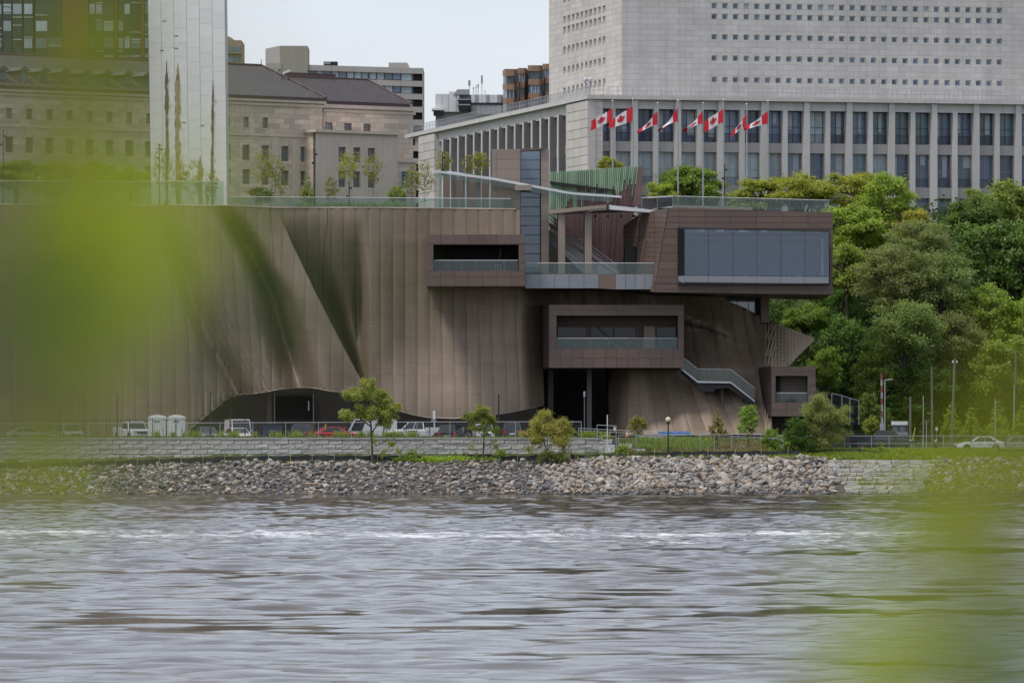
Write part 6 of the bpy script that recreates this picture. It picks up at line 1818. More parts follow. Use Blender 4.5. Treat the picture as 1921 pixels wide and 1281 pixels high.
# grass and weeds
def grass(name, pts, n, h, seed, c, w=.018):
    """upright blades around points (x, y, z, radius)"""
    rs = np.random.RandomState(seed); p = np.array(pts); k = rs.randint(len(p), size=n)
    a = rs.rand(n) * 6.283; rr = p[k, 3] * np.sqrt(rs.rand(n))
    b = p[k, :3] + np.stack([rr * np.cos(a), rr * np.sin(a), np.zeros(n)], -1)
    hh = h * rs.uniform(.4, 1.2, n)[:, None]
    d = rs.normal(0, .35, (n, 3)); d[:, 2] = 1
    sd = rs.normal(size=(n, 3)); sd[:, 2] = 0; sd /= np.linalg.norm(sd, axis=1)[:, None]
    ww = w * (1 + 2 * h) * rs.uniform(.6, 1.4, n)[:, None]
    m_ = b + d * hh * .55
    co = np.stack([b - sd * ww, b + sd * ww, m_ + sd * ww * .9, m_ - sd * ww * .9, b + d * hh + rs.normal(0, .1, (n, 3)) * hh], 1)
    q1 = np.arange(n)[:, None] * 5 + np.array([[0, 1, 2, 3]]); q2 = np.arange(n)[:, None] * 5 + np.array([[3, 2, 4, 4]])
    tri = np.vstack([q1[:, [0, 1, 2]], q1[:, [0, 2, 3]], q2[:, [0, 1, 2]]])
    tone = np.tile(np.clip(rs.normal(.5, .25, n), 0, 1.2), 3)
    link(name, np_mesh(name, co.reshape(-1, 3), tri, M_leaf, False, None, tone), None, None, 'stuff', c)
def along_pts(ua, ub, Y0, Y1, n, rad, seed):
    r = random.Random(seed); out = []
    for _ in range(n):
        Y = r.uniform(Y0, Y1); x = X(r.uniform(ua, ub), Y); out.append((x, Y, zg(x, Y) - .02, rad))
    return out
grass('wall_top_grass', along_pts(-130, 1160, 604.9, 608.6, 700, .25, 1), 16000, .30, 1, (.18, .23, .07))
grass('wall_top_weeds', along_pts(280, 780, 605.2, 607.4, 36, .22, 2) + along_pts(1040, 1150, 605, 607, 12, .3, 3), 2600, .75, 2, (.25, .33, .08))
grass('slope_grass', along_pts(1165, 1440, 601.5, 616, 700, .4, 4), 26000, .42, 3, (.16, .20, .075))
grass('slope_weeds', along_pts(1190, 1330, 605, 613, 110, .5, 5), 7000, .8, 4, (.21, .30, .07))
grass('slope_dry_weeds', along_pts(1180, 1440, 602, 612, 90, .4, 6), 4200, .6, 5, (.31, .25, .15))
grass('fence_foot_weeds', along_pts(1085, 1420, 599.4, 600.2, 70, .3, 7), 1500, .4, 6, (.18, .25, .08))
grass('fence_foot_weeds', along_pts(430, 760, 599.2, 600.2, 60, .3, 8), 1200, .3, 7, (.2, .25, .08))
grass('right_lawn', along_pts(1430, 2050, 599, 606, 900, .5, 9), 46000, .34, 8, (.24, .32, .065))
grass('bank_weeds', along_pts(1745, 2060, 590.8, 599, 420, .45, 10), 22000, .33, 9, (.28, .33, .11))
grass('bank_weeds', along_pts(-160, 170, 590.8, 599, 200, .45, 21), 9000, .28, 19, (.26, .31, .11))
grass('stair_weeds', along_pts(1575, 1745, 592, 599, 70, .35, 11), 1500, .3, 10, (.2, .27, .07))
cl = []
for _ in range(60):
    u = rs_.uniform(742, 935); Y = rs_.uniform(599.3, 601.5); x = X(u, Y); cl.append((x, Y, zg(x, Y) + .2, .55, .32))
link('bank_creeper', leafcloud('bank_creeper', cl, 5200, .12, 8), None, None, 'stuff', (.28, .42, .06))
cl = []
for _ in range(22):
    u = rs_.choice([rs_.uniform(765, 785), rs_.uniform(800, 830), rs_.uniform(930, 950), rs_.uniform(1160, 1175), rs_.uniform(1640, 1760)]); Y = rs_.uniform(600.6, 602.5); x = X(u, Y); cl.append((x, Y, zg(x, Y) + .55, .4, .6))
link('bank_weeds', leafcloud('bank_weeds', cl, 2600, .11, 12), None, None, 'stuff', (.2, .29, .07))

# ------------------------------------------------------------------ vehicles
M_paint = mat('car_paint', (.5, .5, .5), .25, .1, var=.03, objcol=True, coat=.6)
M_tyre = dark('tyre_rubber', (.02, .02, .02), .8)
M_rim = mat('alloy_rim', (.40, .41, .42), .35, .7, var=.05)
M_carglass = mat('car_glass', (.02, .024, .028), .04, 0, var=.2)
M_trim = dark('black_trim', (.018, .018, .019), .5)
M_head = mat('headlight_glass', (.62, .64, .66), .1, 0, var=.05)
M_tail = mat('tail_light_red', (.38, .015, .02), .25, var=.1)
M_amber = mat('amber_light', (.60, .22, .02), .3)
KINDS_ = {  # L, W, H, ground clearance, belt, cabin (rear base, rear top, front top, front base), top-line stations of the lower body
 'sedan': (4.75, 1.84, 1.42, .20, .90, (-2.1, -1.0, .25, 1.35), [(-2.37, .62), (-2.33, .90), (-1.9, .98), (1.2, .94), (1.95, .80), (2.30, .66), (2.37, .48)], .33),
 'suv': (4.65, 1.90, 1.70, .24, 1.02, (-2.2, -1.95, .45, 1.25), [(-2.32, .60), (-2.30, 1.0), (-2.1, 1.05), (1.15, 1.05), (1.95, .98), (2.25, .82), (2.32, .55)], .37),
 'pickup': (5.9, 2.03, 1.95, .36, 1.22, (-.55, -.42, 1.0, 1.72), [(-2.95, .75), (-2.93, 1.22), (-.6, 1.25), (1.6, 1.25), (2.5, 1.20), (2.88, 1.05), (2.95, .62)], .42),
 'van': (5.6, 2.0, 2.45, .25, 1.20, (-2.75, -2.72, 1.35, 2.05), [(-2.8, .5), (-2.79, 1.2), (-2.7, 1.22), (2.0, 1.20), (2.55, 1.05), (2.78, .85), (2.8, .45)], .36)}
def make_car(kind, name, color, label, cat, group=None, paint=None):
    L, W, H, g, belt, (rb, rt, ft, fb), st, wr = KINDS_[kind]
    t = thing(name, label, cat, (0, 0, 0), group)
    w = W / 2
    mb = MB(); ring = []
    for i, (x, z) in enumerate(st):
        e = 1 - .10 * max(0, (abs(x) / (L / 2)) - .75) / .25
        ring.append([(x, s * w * e * k, zz) for s in (1,) for k, zz in ((.9, g), (1.0, g + .18), (1.0, max(g + .2, z - .18)), (.93, z))] + [(x, -w * e * k, zz) for k, zz in ((.93, z), (1.0, max(g + .2, z - .18)), (1.0, g + .18), (.9, g))])
    vs = [p for r_ in ring for p in r_]; n = 8
    fs = [(i * n + j, i * n + (j + 1) % n, (i + 1) * n + (j + 1) % n, (i + 1) * n + j) for i in range(len(st) - 1) for j in range(n)] + [tuple(range(n)), tuple(range((len(st) - 1) * n, len(st) * n))]
    mb.add(vs, fs)
    bz = belt - .05; wb, wt = w * .94, w * (.76 if kind != 'van' else .88)
    c = [(rb, -wb, bz), (fb, -wb, bz), (fb, wb, bz), (rb, wb, bz), (rt, -wt, H), (ft, -wt, H), (ft, wt, H), (rt, wt, H)]
    mb.hexa(c)
    if kind == 'pickup':
        for y in (-w * .98, w * .86): mb.box((-2.9, y, 1.0), (-.6, y + w * .12, 1.42))
        mb.box((-2.93, -w * .96, .9), (-2.82, w * .96, 1.42))
    o = link('body', mb.mesh('body', paint or M_paint), t, (0, 0, 0), None, color)
    C = [Vector(p) for p in c]
    def pane(a, b, c_, d, nm, u0=.04, u1=.96, v0=.10, v1=.90):
        f = lambda u, v: (a.lerp(b, u)).lerp(d.lerp(c_, u), v)
        q = [f(u0, v0), f(u1, v0), f(u1, v1), f(u0, v1)]; nn = (q[1] - q[0]).cross(q[3] - q[0]).normalized() * .015
        m = MB(); m.prism([p + nn for p in q], nn * .5); link(nm, m.mesh(nm, M_carglass), t)
    pane(C[1], C[2], C[6], C[5], 'windscreen'); pane(C[3], C[0], C[4], C[7], 'rear_window', .06, .94)
    rows = {'sedan': [(.16, .50), (.52, .88)], 'suv': [(.04, .30), (.33, .60), (.63, .92)], 'pickup': [(.06, .48), (.52, .92)], 'van': [(.72, .96)]}[kind]
    for u0, u1 in rows:
        pane(C[0], C[1], C[5], C[4], 'side_window', u0, u1); pane(C[2], C[3], C[7], C[6], 'side_window', 1 - u1, 1 - u0)
    for sx in (-1, 1):
        x = sx * L * .30 if kind != 'pickup' else (-1.75 if sx < 0 else 1.92)
        for s in (-1, 1):
            m = MB(); m.lathe((0, 0, 0), [(wr * .62, -.11), (wr * .95, -.11), (wr, -.07), (wr, .07), (wr * .95, .11), (wr * .62, .11)], 16)
            me = m.mesh('tyre', M_tyre); wh = link('wheel', me, t, (x, s * (w - .10), wr)); wh.rotation_euler.x = R(90)
            m = MB(); m.lathe((0, 0, 0), [(wr * .64, -.105), (wr * .64, .105)], 12); link('rim', m.mesh('rim', M_rim), wh)
            m = MB(); m.lathe((0, 0, 0), [(wr * 1.12, -.02), (wr * 1.12, .02)], 16); a = link('wheel_arch', m.mesh('wheel_arch', M_trim), t, (x, s * (w - .015), wr + .03)); a.rotation_euler.x = R(90)
    zf = st[-2][1]; zr = st[1][1]
    for s in (-1, 1):
        y = s * w * .68
        m = MB(); m.box((L / 2 - .22, y - .2, zf - .14), (L / 2 - .01, y + .2, zf + .02)); link('headlight', m.mesh('headlight', M_head), t)
        m = MB(); m.box((-L / 2 - .03, s * w * .80 - .13, zr - .34), (-L / 2 + .15, s * w * .80 + .13, zr - .02)); link('tail_light', m.mesh('tail_light', M_tail), t)
        m = MB(); m.box((fb - .35, s * (w + .06) - .07, belt), (fb - .22, s * (w + .06) + .07, belt + .16)); link('mirror', m.mesh('mirror', M_trim), t)
        for xx in (.1, -.95): 
            m = MB(); m.box((xx, s * (w + .01) - .015, belt - .22), (xx + .18, s * (w + .01) + .015, belt - .18)); link('door_handle', m.mesh('door_handle', M_trim), t)
            m = MB(); m.box((xx + .25, s * (w + .001) - .004, g + .2), (xx + .262, s * (w + .001) + .004, belt - .1)); link('door_gap', m.mesh('door_gap', M_trim), t)
    m = MB(); m.box((L / 2 - .06, -w * .5, zf - .28), (L / 2 + .015, w * .5, zf - .06)); link('grille', m.mesh('grille', M_trim), t)
    for sx in (-1, 1):
        m = MB(); m.box((sx * (L / 2 - .02) - .07, -w * .88, g + .02), (sx * (L / 2 - .02) + .07, w * .88, g + .22)); link('bumper', m.mesh('bumper', M_trim if kind != 'pickup' else M_rim), t)
    m = MB(); m.box((-L / 2 - .045, -.26, zr - .42), (-L / 2 - .02, .26, zr - .30)); link('number_plate', m.mesh('number_plate', M_head), t)
    return t
def park(t, px, Y, heading, z):
    t.location = (X(px, Y), Y, z); t.rotation_euler.z = R(heading); return t
Wt, Sv, Dk, Bk = (.62, .63, .64), (.36, .37, .38), (.045, .048, .055), (.018, .021, .028)
ZL = 4.93; GP = 'vehicles in the parking lot behind the stone wall'; GR = 'vehicles on the right hand road'
park(make_car('sedan', 'parked_car', Sv, 'pale silver sedan leftmost in the parking lot, seen from its side', 'car', GP), 57, 613, 0, ZL)
park(make_car('suv', 'parked_car', Sv, 'silver sport utility car second from the left, facing the river', 'car', GP), 130, 614, -70, ZL)
park(make_car('pickup', 'parked_truck', Wt, 'white truck with dark grille parked just left of the two portable toilets', 'truck', GP), 248, 616, -68, ZL)
park(make_car('van', 'parked_van', Wt, 'tall white van facing the river at the left end of the dark arch', 'van', GP), 447, 617, -78, ZL - .3)
park(make_car('sedan', 'parked_car', (.68, .66, .60), 'cream white low car in front of the tall white van', 'car', GP), 446, 611.8, -70, ZL - .1)
park(make_car('sedan', 'parked_car', (.10, .12, .12), 'dark green grey low car left of the tall white van', 'car', GP), 388, 616, -80, ZL)
park(make_car('suv', 'parked_car', Dk, 'dark grey sport utility car seen from behind left of the red car', 'car', GP), 572, 614, 80, ZL)
park(make_car('sedan', 'parked_car', (.50, .025, .03), 'bright red car with a roof rack behind the picket fence', 'car', GP), 628, 613, 12, ZL)
park(make_car('van', 'parked_van', Wt, 'white van half hidden behind the tiered bank tree', 'van', GP), 690, 617, 186, ZL - .25)
tr = park(make_car('pickup', 'parked_truck', Wt, 'clean white pickup truck with a green door sign seen from its side', 'truck', GP), 786, 612.5, 180, ZL - .05)
m = MB(); m.box((.15, 1.018, .85), (1.05, 1.03, 1.12)); link('door_sign', m.mesh('door_sign', mat('sign_green', (.03, .10, .05), .5)), tr)
m = MB(); [m.box((.25 + .2 * i, 1.03, .95), (.38 + .2 * i, 1.036, 1.03)) for i in range(4)]; link('door_sign_letters', m.mesh('door_sign_letters', M_white), tr)
park(make_car('suv', 'parked_car', Bk, 'black hatchback with red tail lights beside the white pickup tail', 'car', GP, M_blackpaint), 852, 611.6, 72, ZL - .1)
park(make_car('suv', 'parked_car', Wt, 'white sport utility car behind the thin small bank tree', 'car', GP), 907, 614, -84, ZL)
park(make_car('suv', 'parked_car', (.05, .052, .055), 'dark grey boxy car seen from behind, rightmost in the parking lot', 'car', GP), 964, 614, 86, ZL + .1)
park(make_car('pickup', 'parked_truck', Bk, 'black pickup truck on the road right of the bank shrubs', 'truck', GR, M_blackpaint), 1655, 608.6, -14, 4.06)
park(make_car('sedan', 'parked_car', (.72, .73, .74), 'clean white sedan parked on the right behind the chain link fence', 'car', GR), 1837, 613, 190, 4.0)
park(make_car('sedan', 'parked_car', (.30, .30, .31), 'silver grey sedan parked right behind the white sedan', 'car', GR), 1900, 616, 195, 4.0)
# red car's rack with a yellow post
def rack():
    t = thing('roof_rack', 'red metal rack of upright stakes on the bright red car', 'rack', P(632, 806, 613))
    mb = MB()
    for i in range(6): mb.tube([P(622 + i * 5, 808, 613), P(622 + i * 5, 799, 613)], .035, n=5)
    mb.tube([P(620, 803, 613), P(650, 803, 613)], .03, n=5)
    mb.build('rack_frame', mat('red_steel', (.42, .03, .035), .5), t)
    b = thing('yellow_bollard', 'short orange yellow bollard beside the red car', 'bollard', P(610, 815, 612))
    MB().box(P(608.8, 820, 612), P(611.6, 795, 612.15)).build('post', M_amber, b)
rack()
def toilets():
    for i, (px, lab) in enumerate(((294.5, 'left one of two pale grey portable toilets'), (330.5, 'right one of two pale grey portable toilets'))):
        Y = 610.6; t = thing('portable_toilet', lab, 'portable toilet', (X(px, Y), Y, 4.9), 'portable toilets by the lot')
        w = .84; x = X(px, Y); z1 = Z(784, Y)
        M_pt = mat('pale_plastic', (.68, .70, .70), .55, var=.05)
        MB().box((x - w, Y, 4.9), (x + w, Y + 1.5, z1)).build('cabin', M_pt, t)
        MB().prism([(x - w - .06, Y - .06, z1), (x + w + .06, Y - .06, z1), (x + w * .8, Y - .06, z1 + .2), (x + .1, Y - .06, z1 + .33), (x - .1, Y - .06, z1 + .33), (x - w * .8, Y - .06, z1 + .2)], (0, 1.6, 0)).build('roof', mat('white_plastic', (.78, .80, .80), .5), t)
        d = MB().box((x - w * .72, Y - .05, 5.0), (x + w * .72, Y, z1 - .15)).build('door', mat('door_plastic', (.72, .74, .74), .5, rand=.05), t)
        for k in (-.45, 0, .45): MB().box((x + k - .03, Y - .075, 5.1), (x + k + .03, Y - .05, z1 - .5)).build('rib', M_pt, d)
        MB().box((x - .3, Y - .07, z1 - .4), (x + .3, Y - .05, z1 - .25)).build('vent', M_pale, d)
        MB().box((x + .45, Y - .09, 6.0), (x + .52, Y - .05, 6.12)).build('handle', M_black, d)
toilets()
def small_things():
    # waste container
    M_bl = mat('blue_steel', (.025, .05, .12), .5, var=.15)
    t = thing('waste_container', 'dark blue steel waste container under the arch', 'waste container', P(510, 815, 616))
    MB().prism([P(493, 822, 615), P(527, 822, 615), P(528, 799, 615), P(494, 797, 615)], (0, 2, 0)).build('bin_body', M_bl, t)
    MB().box(P(492.5, 799, 614.9), P(528.5, 796, 617)).build('lid', M_black, t)
    for u in (500, 510, 520): MB().box(P(u, 820, 614.9), P(u + 1, 800, 615)).build('rib', M_bl, t)
    MB().box(P(503, 809, 614.93), P(517, 807, 614.99)).build('label_strip', M_pale, t)
    # lamp posts
    def lamp(px, top, foot, Y, lab, name='lamp_post', arm=2.4, r=.07, grp=None, m=None):
        t = thing(name, lab, 'lamp post', P(px, foot, Y), grp); m = m or M_black
        MB().tube([P(px, foot, Y), P(px, top, Y)], r, r * .7, n=8).build('pole', m, t)
        MB().box(P(px - .6, top + 1, Y - .15), P(px + arm, top - .6, Y + .15)).build('lamp_head', m, t)
    gl = 'thin dark lamp posts of the parking lot'
    lamp(395, 737, 822, 611.5, 'dark lamp post with flat head before the left foot of the arch', grp=gl)
    lamp(220, 741, 822, 611.5, 'dark lamp post between the silver cars and the portable toilets', grp=gl)
    lamp(935.5, 740, 822, 611.5, 'dark lamp post right of the thin small bank tree', arm=1.2, r=.09, grp=gl)
    for px, top, foot, Y, lab in ((590, 279, 390, 646, 'tall dark lamp post on the roof terrace before the portico edge'), (6, 245, 388, 646, 'tall dark lamp post on the roof terrace at the far left'), (655, 342, 390, 647, 'short dark lamp post on the terrace before the portico'), (299, 270, 388, 646, 'thin dark lamp post on the roof terrace before the white tower'), (830, 285, 330, 648, 'short dark twin lamp post above the white canopy'), (1359, 308, 396, 640, 'thin dark lamp post behind the glass parapet')):
        t = thing('roof_lamp', lab, 'lamp post', P(px, foot, Y), 'lamp posts on the roofs')
        MB().tube([P(px, foot, Y), P(px, top, Y)], .055, .045, n=7).build('pole', M_black, t)
        for k, (dv, s) in enumerate(((10, 1), (26, -1))):
            v = top + dv
            if v < foot - 20: MB().prism([P(px, v, Y - .05), P(px + 5 * s, v - 1.5, Y - .05), P(px + 5.5 * s, v + 2, Y - .05), P(px + 2 * s, v + 3, Y - .05)], (0, .3, 0)).build('lamp_head', M_black, t)
    t = thing('globe_lamp', 'black lamp post with a round cream globe on the bank', 'street lamp', P(1253.5, 852, 601.2))
    MB().tube([P(1253.5, 856, 601.2), P(1253.5, 793, 601.2)], .085, .06, n=10).build('pole', M_black, t)
    MB().lathe(P(1253.5, 794, 601.2), [(.16, -.05), (.17, .08), (.1, .12)], 10).build('collar', M_black, t)
    rr = .26; MB().lathe(P(1253.5, 787, 601.2), [(rr * math.sin(a), -rr * math.cos(a)) for a in rng(.15, 3.1, 10)], 16).build('globe', mat('cream_globe', (.62, .55, .38), .3, var=.03), t, smooth=True)
    # grey posts before the recess and by the pickup
    t = thing('light_column', 'slim grey light column before the dark recess under the lower balcony box', 'lamp post', P(1096.5, 815, 634))
    MB().tube([P(1096.5, 820, 634), P(1096.5, 744, 634)], .06, n=8).build('pole', M_int, t); MB().lathe(P(1096.5, 744, 634), [(.1, 0), (.11, .5), (.08, .52)], 8).build('lamp_head', M_steel, t)
    t = thing('sign_post', 'white sign post with a narrow upright plate behind the white pickup', 'sign', P(814, 815, 617))
    MB().tube([P(815, 822, 617), P(815, 770, 617)], .06, n=7).build('pole', M_white, t); MB().box(P(812, 786, 616.9), P(816.5, 770, 616.95)).build('plate', M_white, t); MB().box(P(809, 791, 616.9), P(818, 786, 616.95)).build('lower_plate', M_steel, t)
    # blue strip, cones, planter, orange barrier
    t = thing('blue_barrier', 'long low bright blue sheeted barrier at the foot of the right bronze wall', 'barrier', P(1265, 815, 630))
    M_cy = mat('bright_blue_sheet', (.05, .22, .58), .5, var=.12)
    for i in range(4):
        a = 1235 + i * 15.2; MB().prism([P(a, 814.5, 629), P(a + 14.8, 814.5, 629), P(a + 14.8, 808.6 + .4 * (i % 2), 629), P(a, 808.2 + .5 * ((i + 1) % 2), 629)], (0, .5, 0)).build('sheet', M_cy, t)
        MB().box(P(a + 7, 811.5, 628.94), P(a + 8.5, 809.5, 628.98)).build('slot', M_black, t)
    M_co = mat('cone_orange', (.62, .12, .03), .6)
    for px, v, Y, lab in ((1176.5, 820, 616, 'small orange traffic cone on the path left of the globe lamp'), (1905.5, 848, 606.2, 'orange traffic cone on the grass before the silver sedan')):
        t = thing('traffic_cone', lab, 'traffic cone', P(px, v, Y), 'traffic cones')
        MB().lathe(P(px, v, Y), [(.17, .04), (.035, .62)], 10).build('cone', M_co, t); MB().box(P(px, v, Y) + Vector((-.2, -.2, 0)), P(px, v, Y) + Vector((.2, .2, .04))).build('base', M_black, t); MB().lathe(P(px, v, Y), [(.115, .28), (.085, .42)], 10).build('reflective_band', M_white, t)
    t = thing('concrete_planter', 'small pale concrete block under the bright green young tree', 'planter', P(1393, 842, 607)); MB().box(P(1388, 843, 606.6), P(1399, 836, 607.4)).build('block', M_concrete, t); MB().box(P(1388.3, 836, 606.65), P(1398.7, 835.2, 607.3)).build('rim', M_white, t)
    t = thing('plastic_barrier', 'orange and white plastic barrier behind the light green bank shrub', 'barrier', P(1460, 842, 609))
    for i in range(3): MB().box(P(1443 + i * 16, 841, 609), P(1457 + i * 16, 833, 609.3)).build('panel', M_co if i != 1 else M_white, t)
    # guard rails along the climbing path
    t = thing('path_guard_rail', 'pale metal guard rail along the climbing path under the right bronze wall', 'railing', P(1300, 818, 620))
    us = rng(1085, 1475, 13)
    for u in us: MB().tube([P(u, 822, 620), P(u, interp(u, [(1085, 803), (1160, 807), (1475, 817)]), 620)], .03, n=5).build('post', M_steel, t)
    for dv in (0, 4.5): MB().tube([P(u, interp(u, [(1085, 803), (1160, 807), (1475, 817)]) + dv, 620) for u in us], .028, n=5).build('rail', M_steel, t)
    # hillside fence
    t = thing('hillside_fence', 'dark mesh fence stepping down the slope right of the small balcony box', 'fence', P(1590, 792, 641))
    top = [(1560, 738), (1579, 742), (1594, 747), (1611, 751)]
    for u, v in top: MB().tube([P(u, 796, 641), P(u, v, 641)], .07, n=6).build('post', M_steel, t)
    MB().tube([P(u, v, 641) for u, v in top], .05, n=5).build('top_rail', M_steel, t)
    mb = MB()
    for i in range(60):
        u = 1560 + i * .85; mb.tube([P(u, 796, 641.1), P(u, interp(u, top), 641.1)], .012, n=3)
    mb.build('wire_mesh', M_black, t, kind='stuff')
    # barrier arm
    t = thing('barrier_arm', 'raised red and white striped barrier arm beside a grey post', 'barrier', P(1655, 822, 622))
    M_rd = mat('barrier_red', (.20, .05, .04), .6); M_bw = mat('barrier_white', (.28, .265, .255), .6); 
    for i in range(8):
        MB().prism([P(1652.5 + .25 * (7 - i) * .6 - .6, 794 - i * 11.7, 622), P(1657 + .25 * (7 - i) * .6 - 1.4, 794 - i * 11.7, 622), P(1657 + .25 * (6 - i) * .6 - 1.2, 794 - (i + 1) * 11.7, 622), P(1652.5 + .25 * (6 - i) * .6 - .4, 794 - (i + 1) * 11.7, 622)], (0, .1, 0)).build('stripe', M_rd if i % 2 else M_bw, t)
    MB().box(P(1651, 842, 621.9), P(1658, 794, 622.3)).build('barrier_post', M_steel, t)
    t = thing('street_light', 'slim grey street light with a short arm beside the barrier arm', 'street lamp', P(1660, 830, 623)); MB().tube([P(1660, 842, 623), P(1660, 712, 623)], .07, .05, n=7).build('pole', M_steel, t); MB().tube([P(1660, 713, 623), P(1675, 711.5, 623)], .05, n=6).build('arm', M_steel, t)
    # information sign
    t = thing('information_sign', 'dark blue information sign with pale header by the road', 'sign', P(1688, 842, 619))
    M_nv = mat('navy_panel', (.022, .032, .06), .5, var=.06)
    MB().box(P(1672, 842, 619), P(1703, 790, 619.3)).build('panel', M_nv, t)
    MB().box(P(1672, 797, 618.94), P(1703, 790, 618.99)).build('header', M_white, t)
    MB().box(P(1680, 816, 618.94), P(1703, 810, 618.99)).build('footer', M_pale, t)
    r = random.Random(5); mb = MB()
    for row in range(3):
        for c in range(2):
            u0 = 1675 + c * 13; mb.box(P(u0, 802.5 + row * 3, 618.95), P(u0 + r.uniform(5, 10), 801 + row * 3, 618.99))
    mb.build('lettering', M_pale, t)
    # poles and wires
    M_wood = mat('weathered_pole', (.13, .115, .10), .9, var=.25, scale=1.0, stretch=(1, 1, .2))
    gp = 'utility poles along the road'
    for px, tx, top, foot, Y, rr, lab in ((1785.5, 1791, 672, 852, 605.8, .15, 'tall leaning utility pole right of the feathery trees'), (1749, 1748, 688, 842, 625, .12, 'grey utility pole left of the tallest leaning one'), (1707.5, 1708, 744, 842, 622, .13, 'shorter dark grey pole right of the info sign'), (1732, 1732, 742, 842, 630, .06, 'thin grey pole between two utility poles'), (1867.5, 1867, 748, 852, 605.4, .07, 'thin dark pole before the third roadside young tree'), (1901, 1903, 722, 842, 640, .09, 'pale pole at the far right behind the roadside row'), (1905, 1905.5, 655, 715, 650, .14, 'dark pole top among the trees at the right edge'), (1738, 1738, 789, 846, 618, .05, 'short slim post right of the info sign')):
        t = thing('utility_pole', lab, 'pole', P(px, foot, Y), gp)
        MB().tube([P(px, foot + 4, Y), P(tx, top, Y)], rr, rr * .75, n=8).build('pole', M_wood if rr > .1 else M_steel, t)
        if rr > .14: MB().box(P(tx - 4, top + 10, Y - .1), P(tx + 5, top + 8.5, Y + .1)).build('cross_arm', M_wood, t); MB().lathe(P(tx - 3.5, top + 8.5, Y), [(.07, 0), (.09, .12), (.03, .2)], 7).build('insulator', M_white, t); MB().lathe(P(tx + 4, top + 8.5, Y), [(.07, 0), (.09, .12), (.03, .2)], 7).build('insulator', M_white, t)
    for i, (a, b, sag, lab) in enumerate((((1795, 692, 605.8), (1990, 742, 640), 8, 'overhead wire sloping from the tall leaning pole to the right edge'), ((1748, 692, 625), (1420, 560, 660), 20, 'overhead wire running up behind the bronze tip'))):
        if i: continue
        o = MB(); o.tube([P(*a).lerp(P(*b), k / 10) - Vector((0, 0, sag * .05 * math.sin(math.pi * k / 10))) for k in range(11)], .02, n=4); tag(o.build('overhead_wire', M_black, None, P(*a)), lab, 'wire')
    t = thing('guy_wire_guard', 'slanted yellow guy wire guard right of the info sign', 'pole', P(1711, 828, 617)); MB().tube([P(1711, 830, 617), P(1717, 802, 617)], .05, n=6).build('guard', mat('guard_yellow', (.45, .42, .08), .6), t); MB().tube([P(1717, 802, 617), P(1730, 745, 619)], .012, n=4).build('wire', M_black, t)
    t = thing('litter_bin', 'black litter bin with a white top beside the right hand fence', 'litter bin', P(1755, 847, 610)); MB().lathe(P(1754, 847, 610), [(.24, 0), (.27, .9), (.2, .95)], 10).build('bin_body', M_black, t); MB().prism([P(1753, 829, 609.9), P(1757, 827, 609.9), P(1758.5, 823, 609.9), P(1754, 825, 609.9)], (0, .3, 0)).build('lid', M_white, t)
    t = thing('road_sign', 'small white road sign on a slim post at the right of the road', 'sign', P(1757, 842, 628)); MB().tube([P(1757, 842, 628), P(1757, 800, 628)], .03, n=5).build('post', M_steel, t); MB().box(P(1755, 808, 627.9), P(1759.5, 801, 627.93)).build('plate', M_white, t)
    # driftwood
    t = thing('driftwood_log', 'bleached driftwood log lying across the bank stones', 'log', (X(595, 592.5), 592.5, zbank(X(595, 592.5), 592.5)))
    MB().tube([P(572, 907.5, 592.2), P(590, 907, 592.4), P(610, 909, 592.4), P(622, 911.5, 592.2)], .10, .05, n=7).build('stem', M_stake, t); MB().tube([P(596, 908, 592.4), P(600, 904.5, 592.6)], .04, .02, n=5).build('stub', M_stake, t)
small_things()
# ------------------------------------------------------------------ near leaves, far inside the focus distance, on shrubs of the near bank
def near_leaf_mat():
    m, nt, b, out = nodes('near_leaf')
    oi = nt.nodes.new('ShaderNodeObjectInfo')
    c = oi.outputs['Color']
    b.inputs['Roughness'].default_value = .5
    nt.links.new(c, b.inputs['Base Color'])
    t = N(nt, 'ShaderNodeBsdfTranslucent'); nt.links.new(mixc(nt, 1.0, c, (1.6, 1.5, .35), 'MULTIPLY'), t.inputs[0])
    mx = N(nt, 'ShaderNodeMixShader', Fac=.55); nt.links.new(b.outputs[0], mx.inputs[1]); nt.links.new(t.outputs[0], mx.inputs[2]); nt.links.new(mx.outputs[0], out.inputs[0])
    return m
M_near = near_leaf_mat()
def near_leaf(name='leaf'):
    """unit leaf: 1 long along +x from its stalk, folded a little along the midrib, toothed outline"""
    mb = MB(); k = 12; prof = [(i / k, .30 * math.sin(math.pi * (i / k) ** .8) ** .8 * (1 + (.08 if i % 2 else -.04))) for i in range(k + 1)]
    up_ = [(x, w, .16 * w + .06 * math.sin(3 * x)) for x, w in prof]; mid = [(x, 0, .06 * math.sin(3 * x)) for x, w in prof]; lo = [(x, -w, .16 * w + .06 * math.sin(3 * x)) for x, w in prof]
    mb.add(up_ + mid + lo, [(i, i + 1, k + 2 + i, k + 1 + i) for i in range(k)] + [(k + 1 + i, k + 2 + i, 2 * k + 3 + i, 2 * k + 2 + i) for i in range(k)])
    mb.tube([(-.25, 0, -.02), (0, 0, 0)], .012, n=5)
    return mb.mesh(name, M_near, smooth=True)
LEAF = near_leaf()
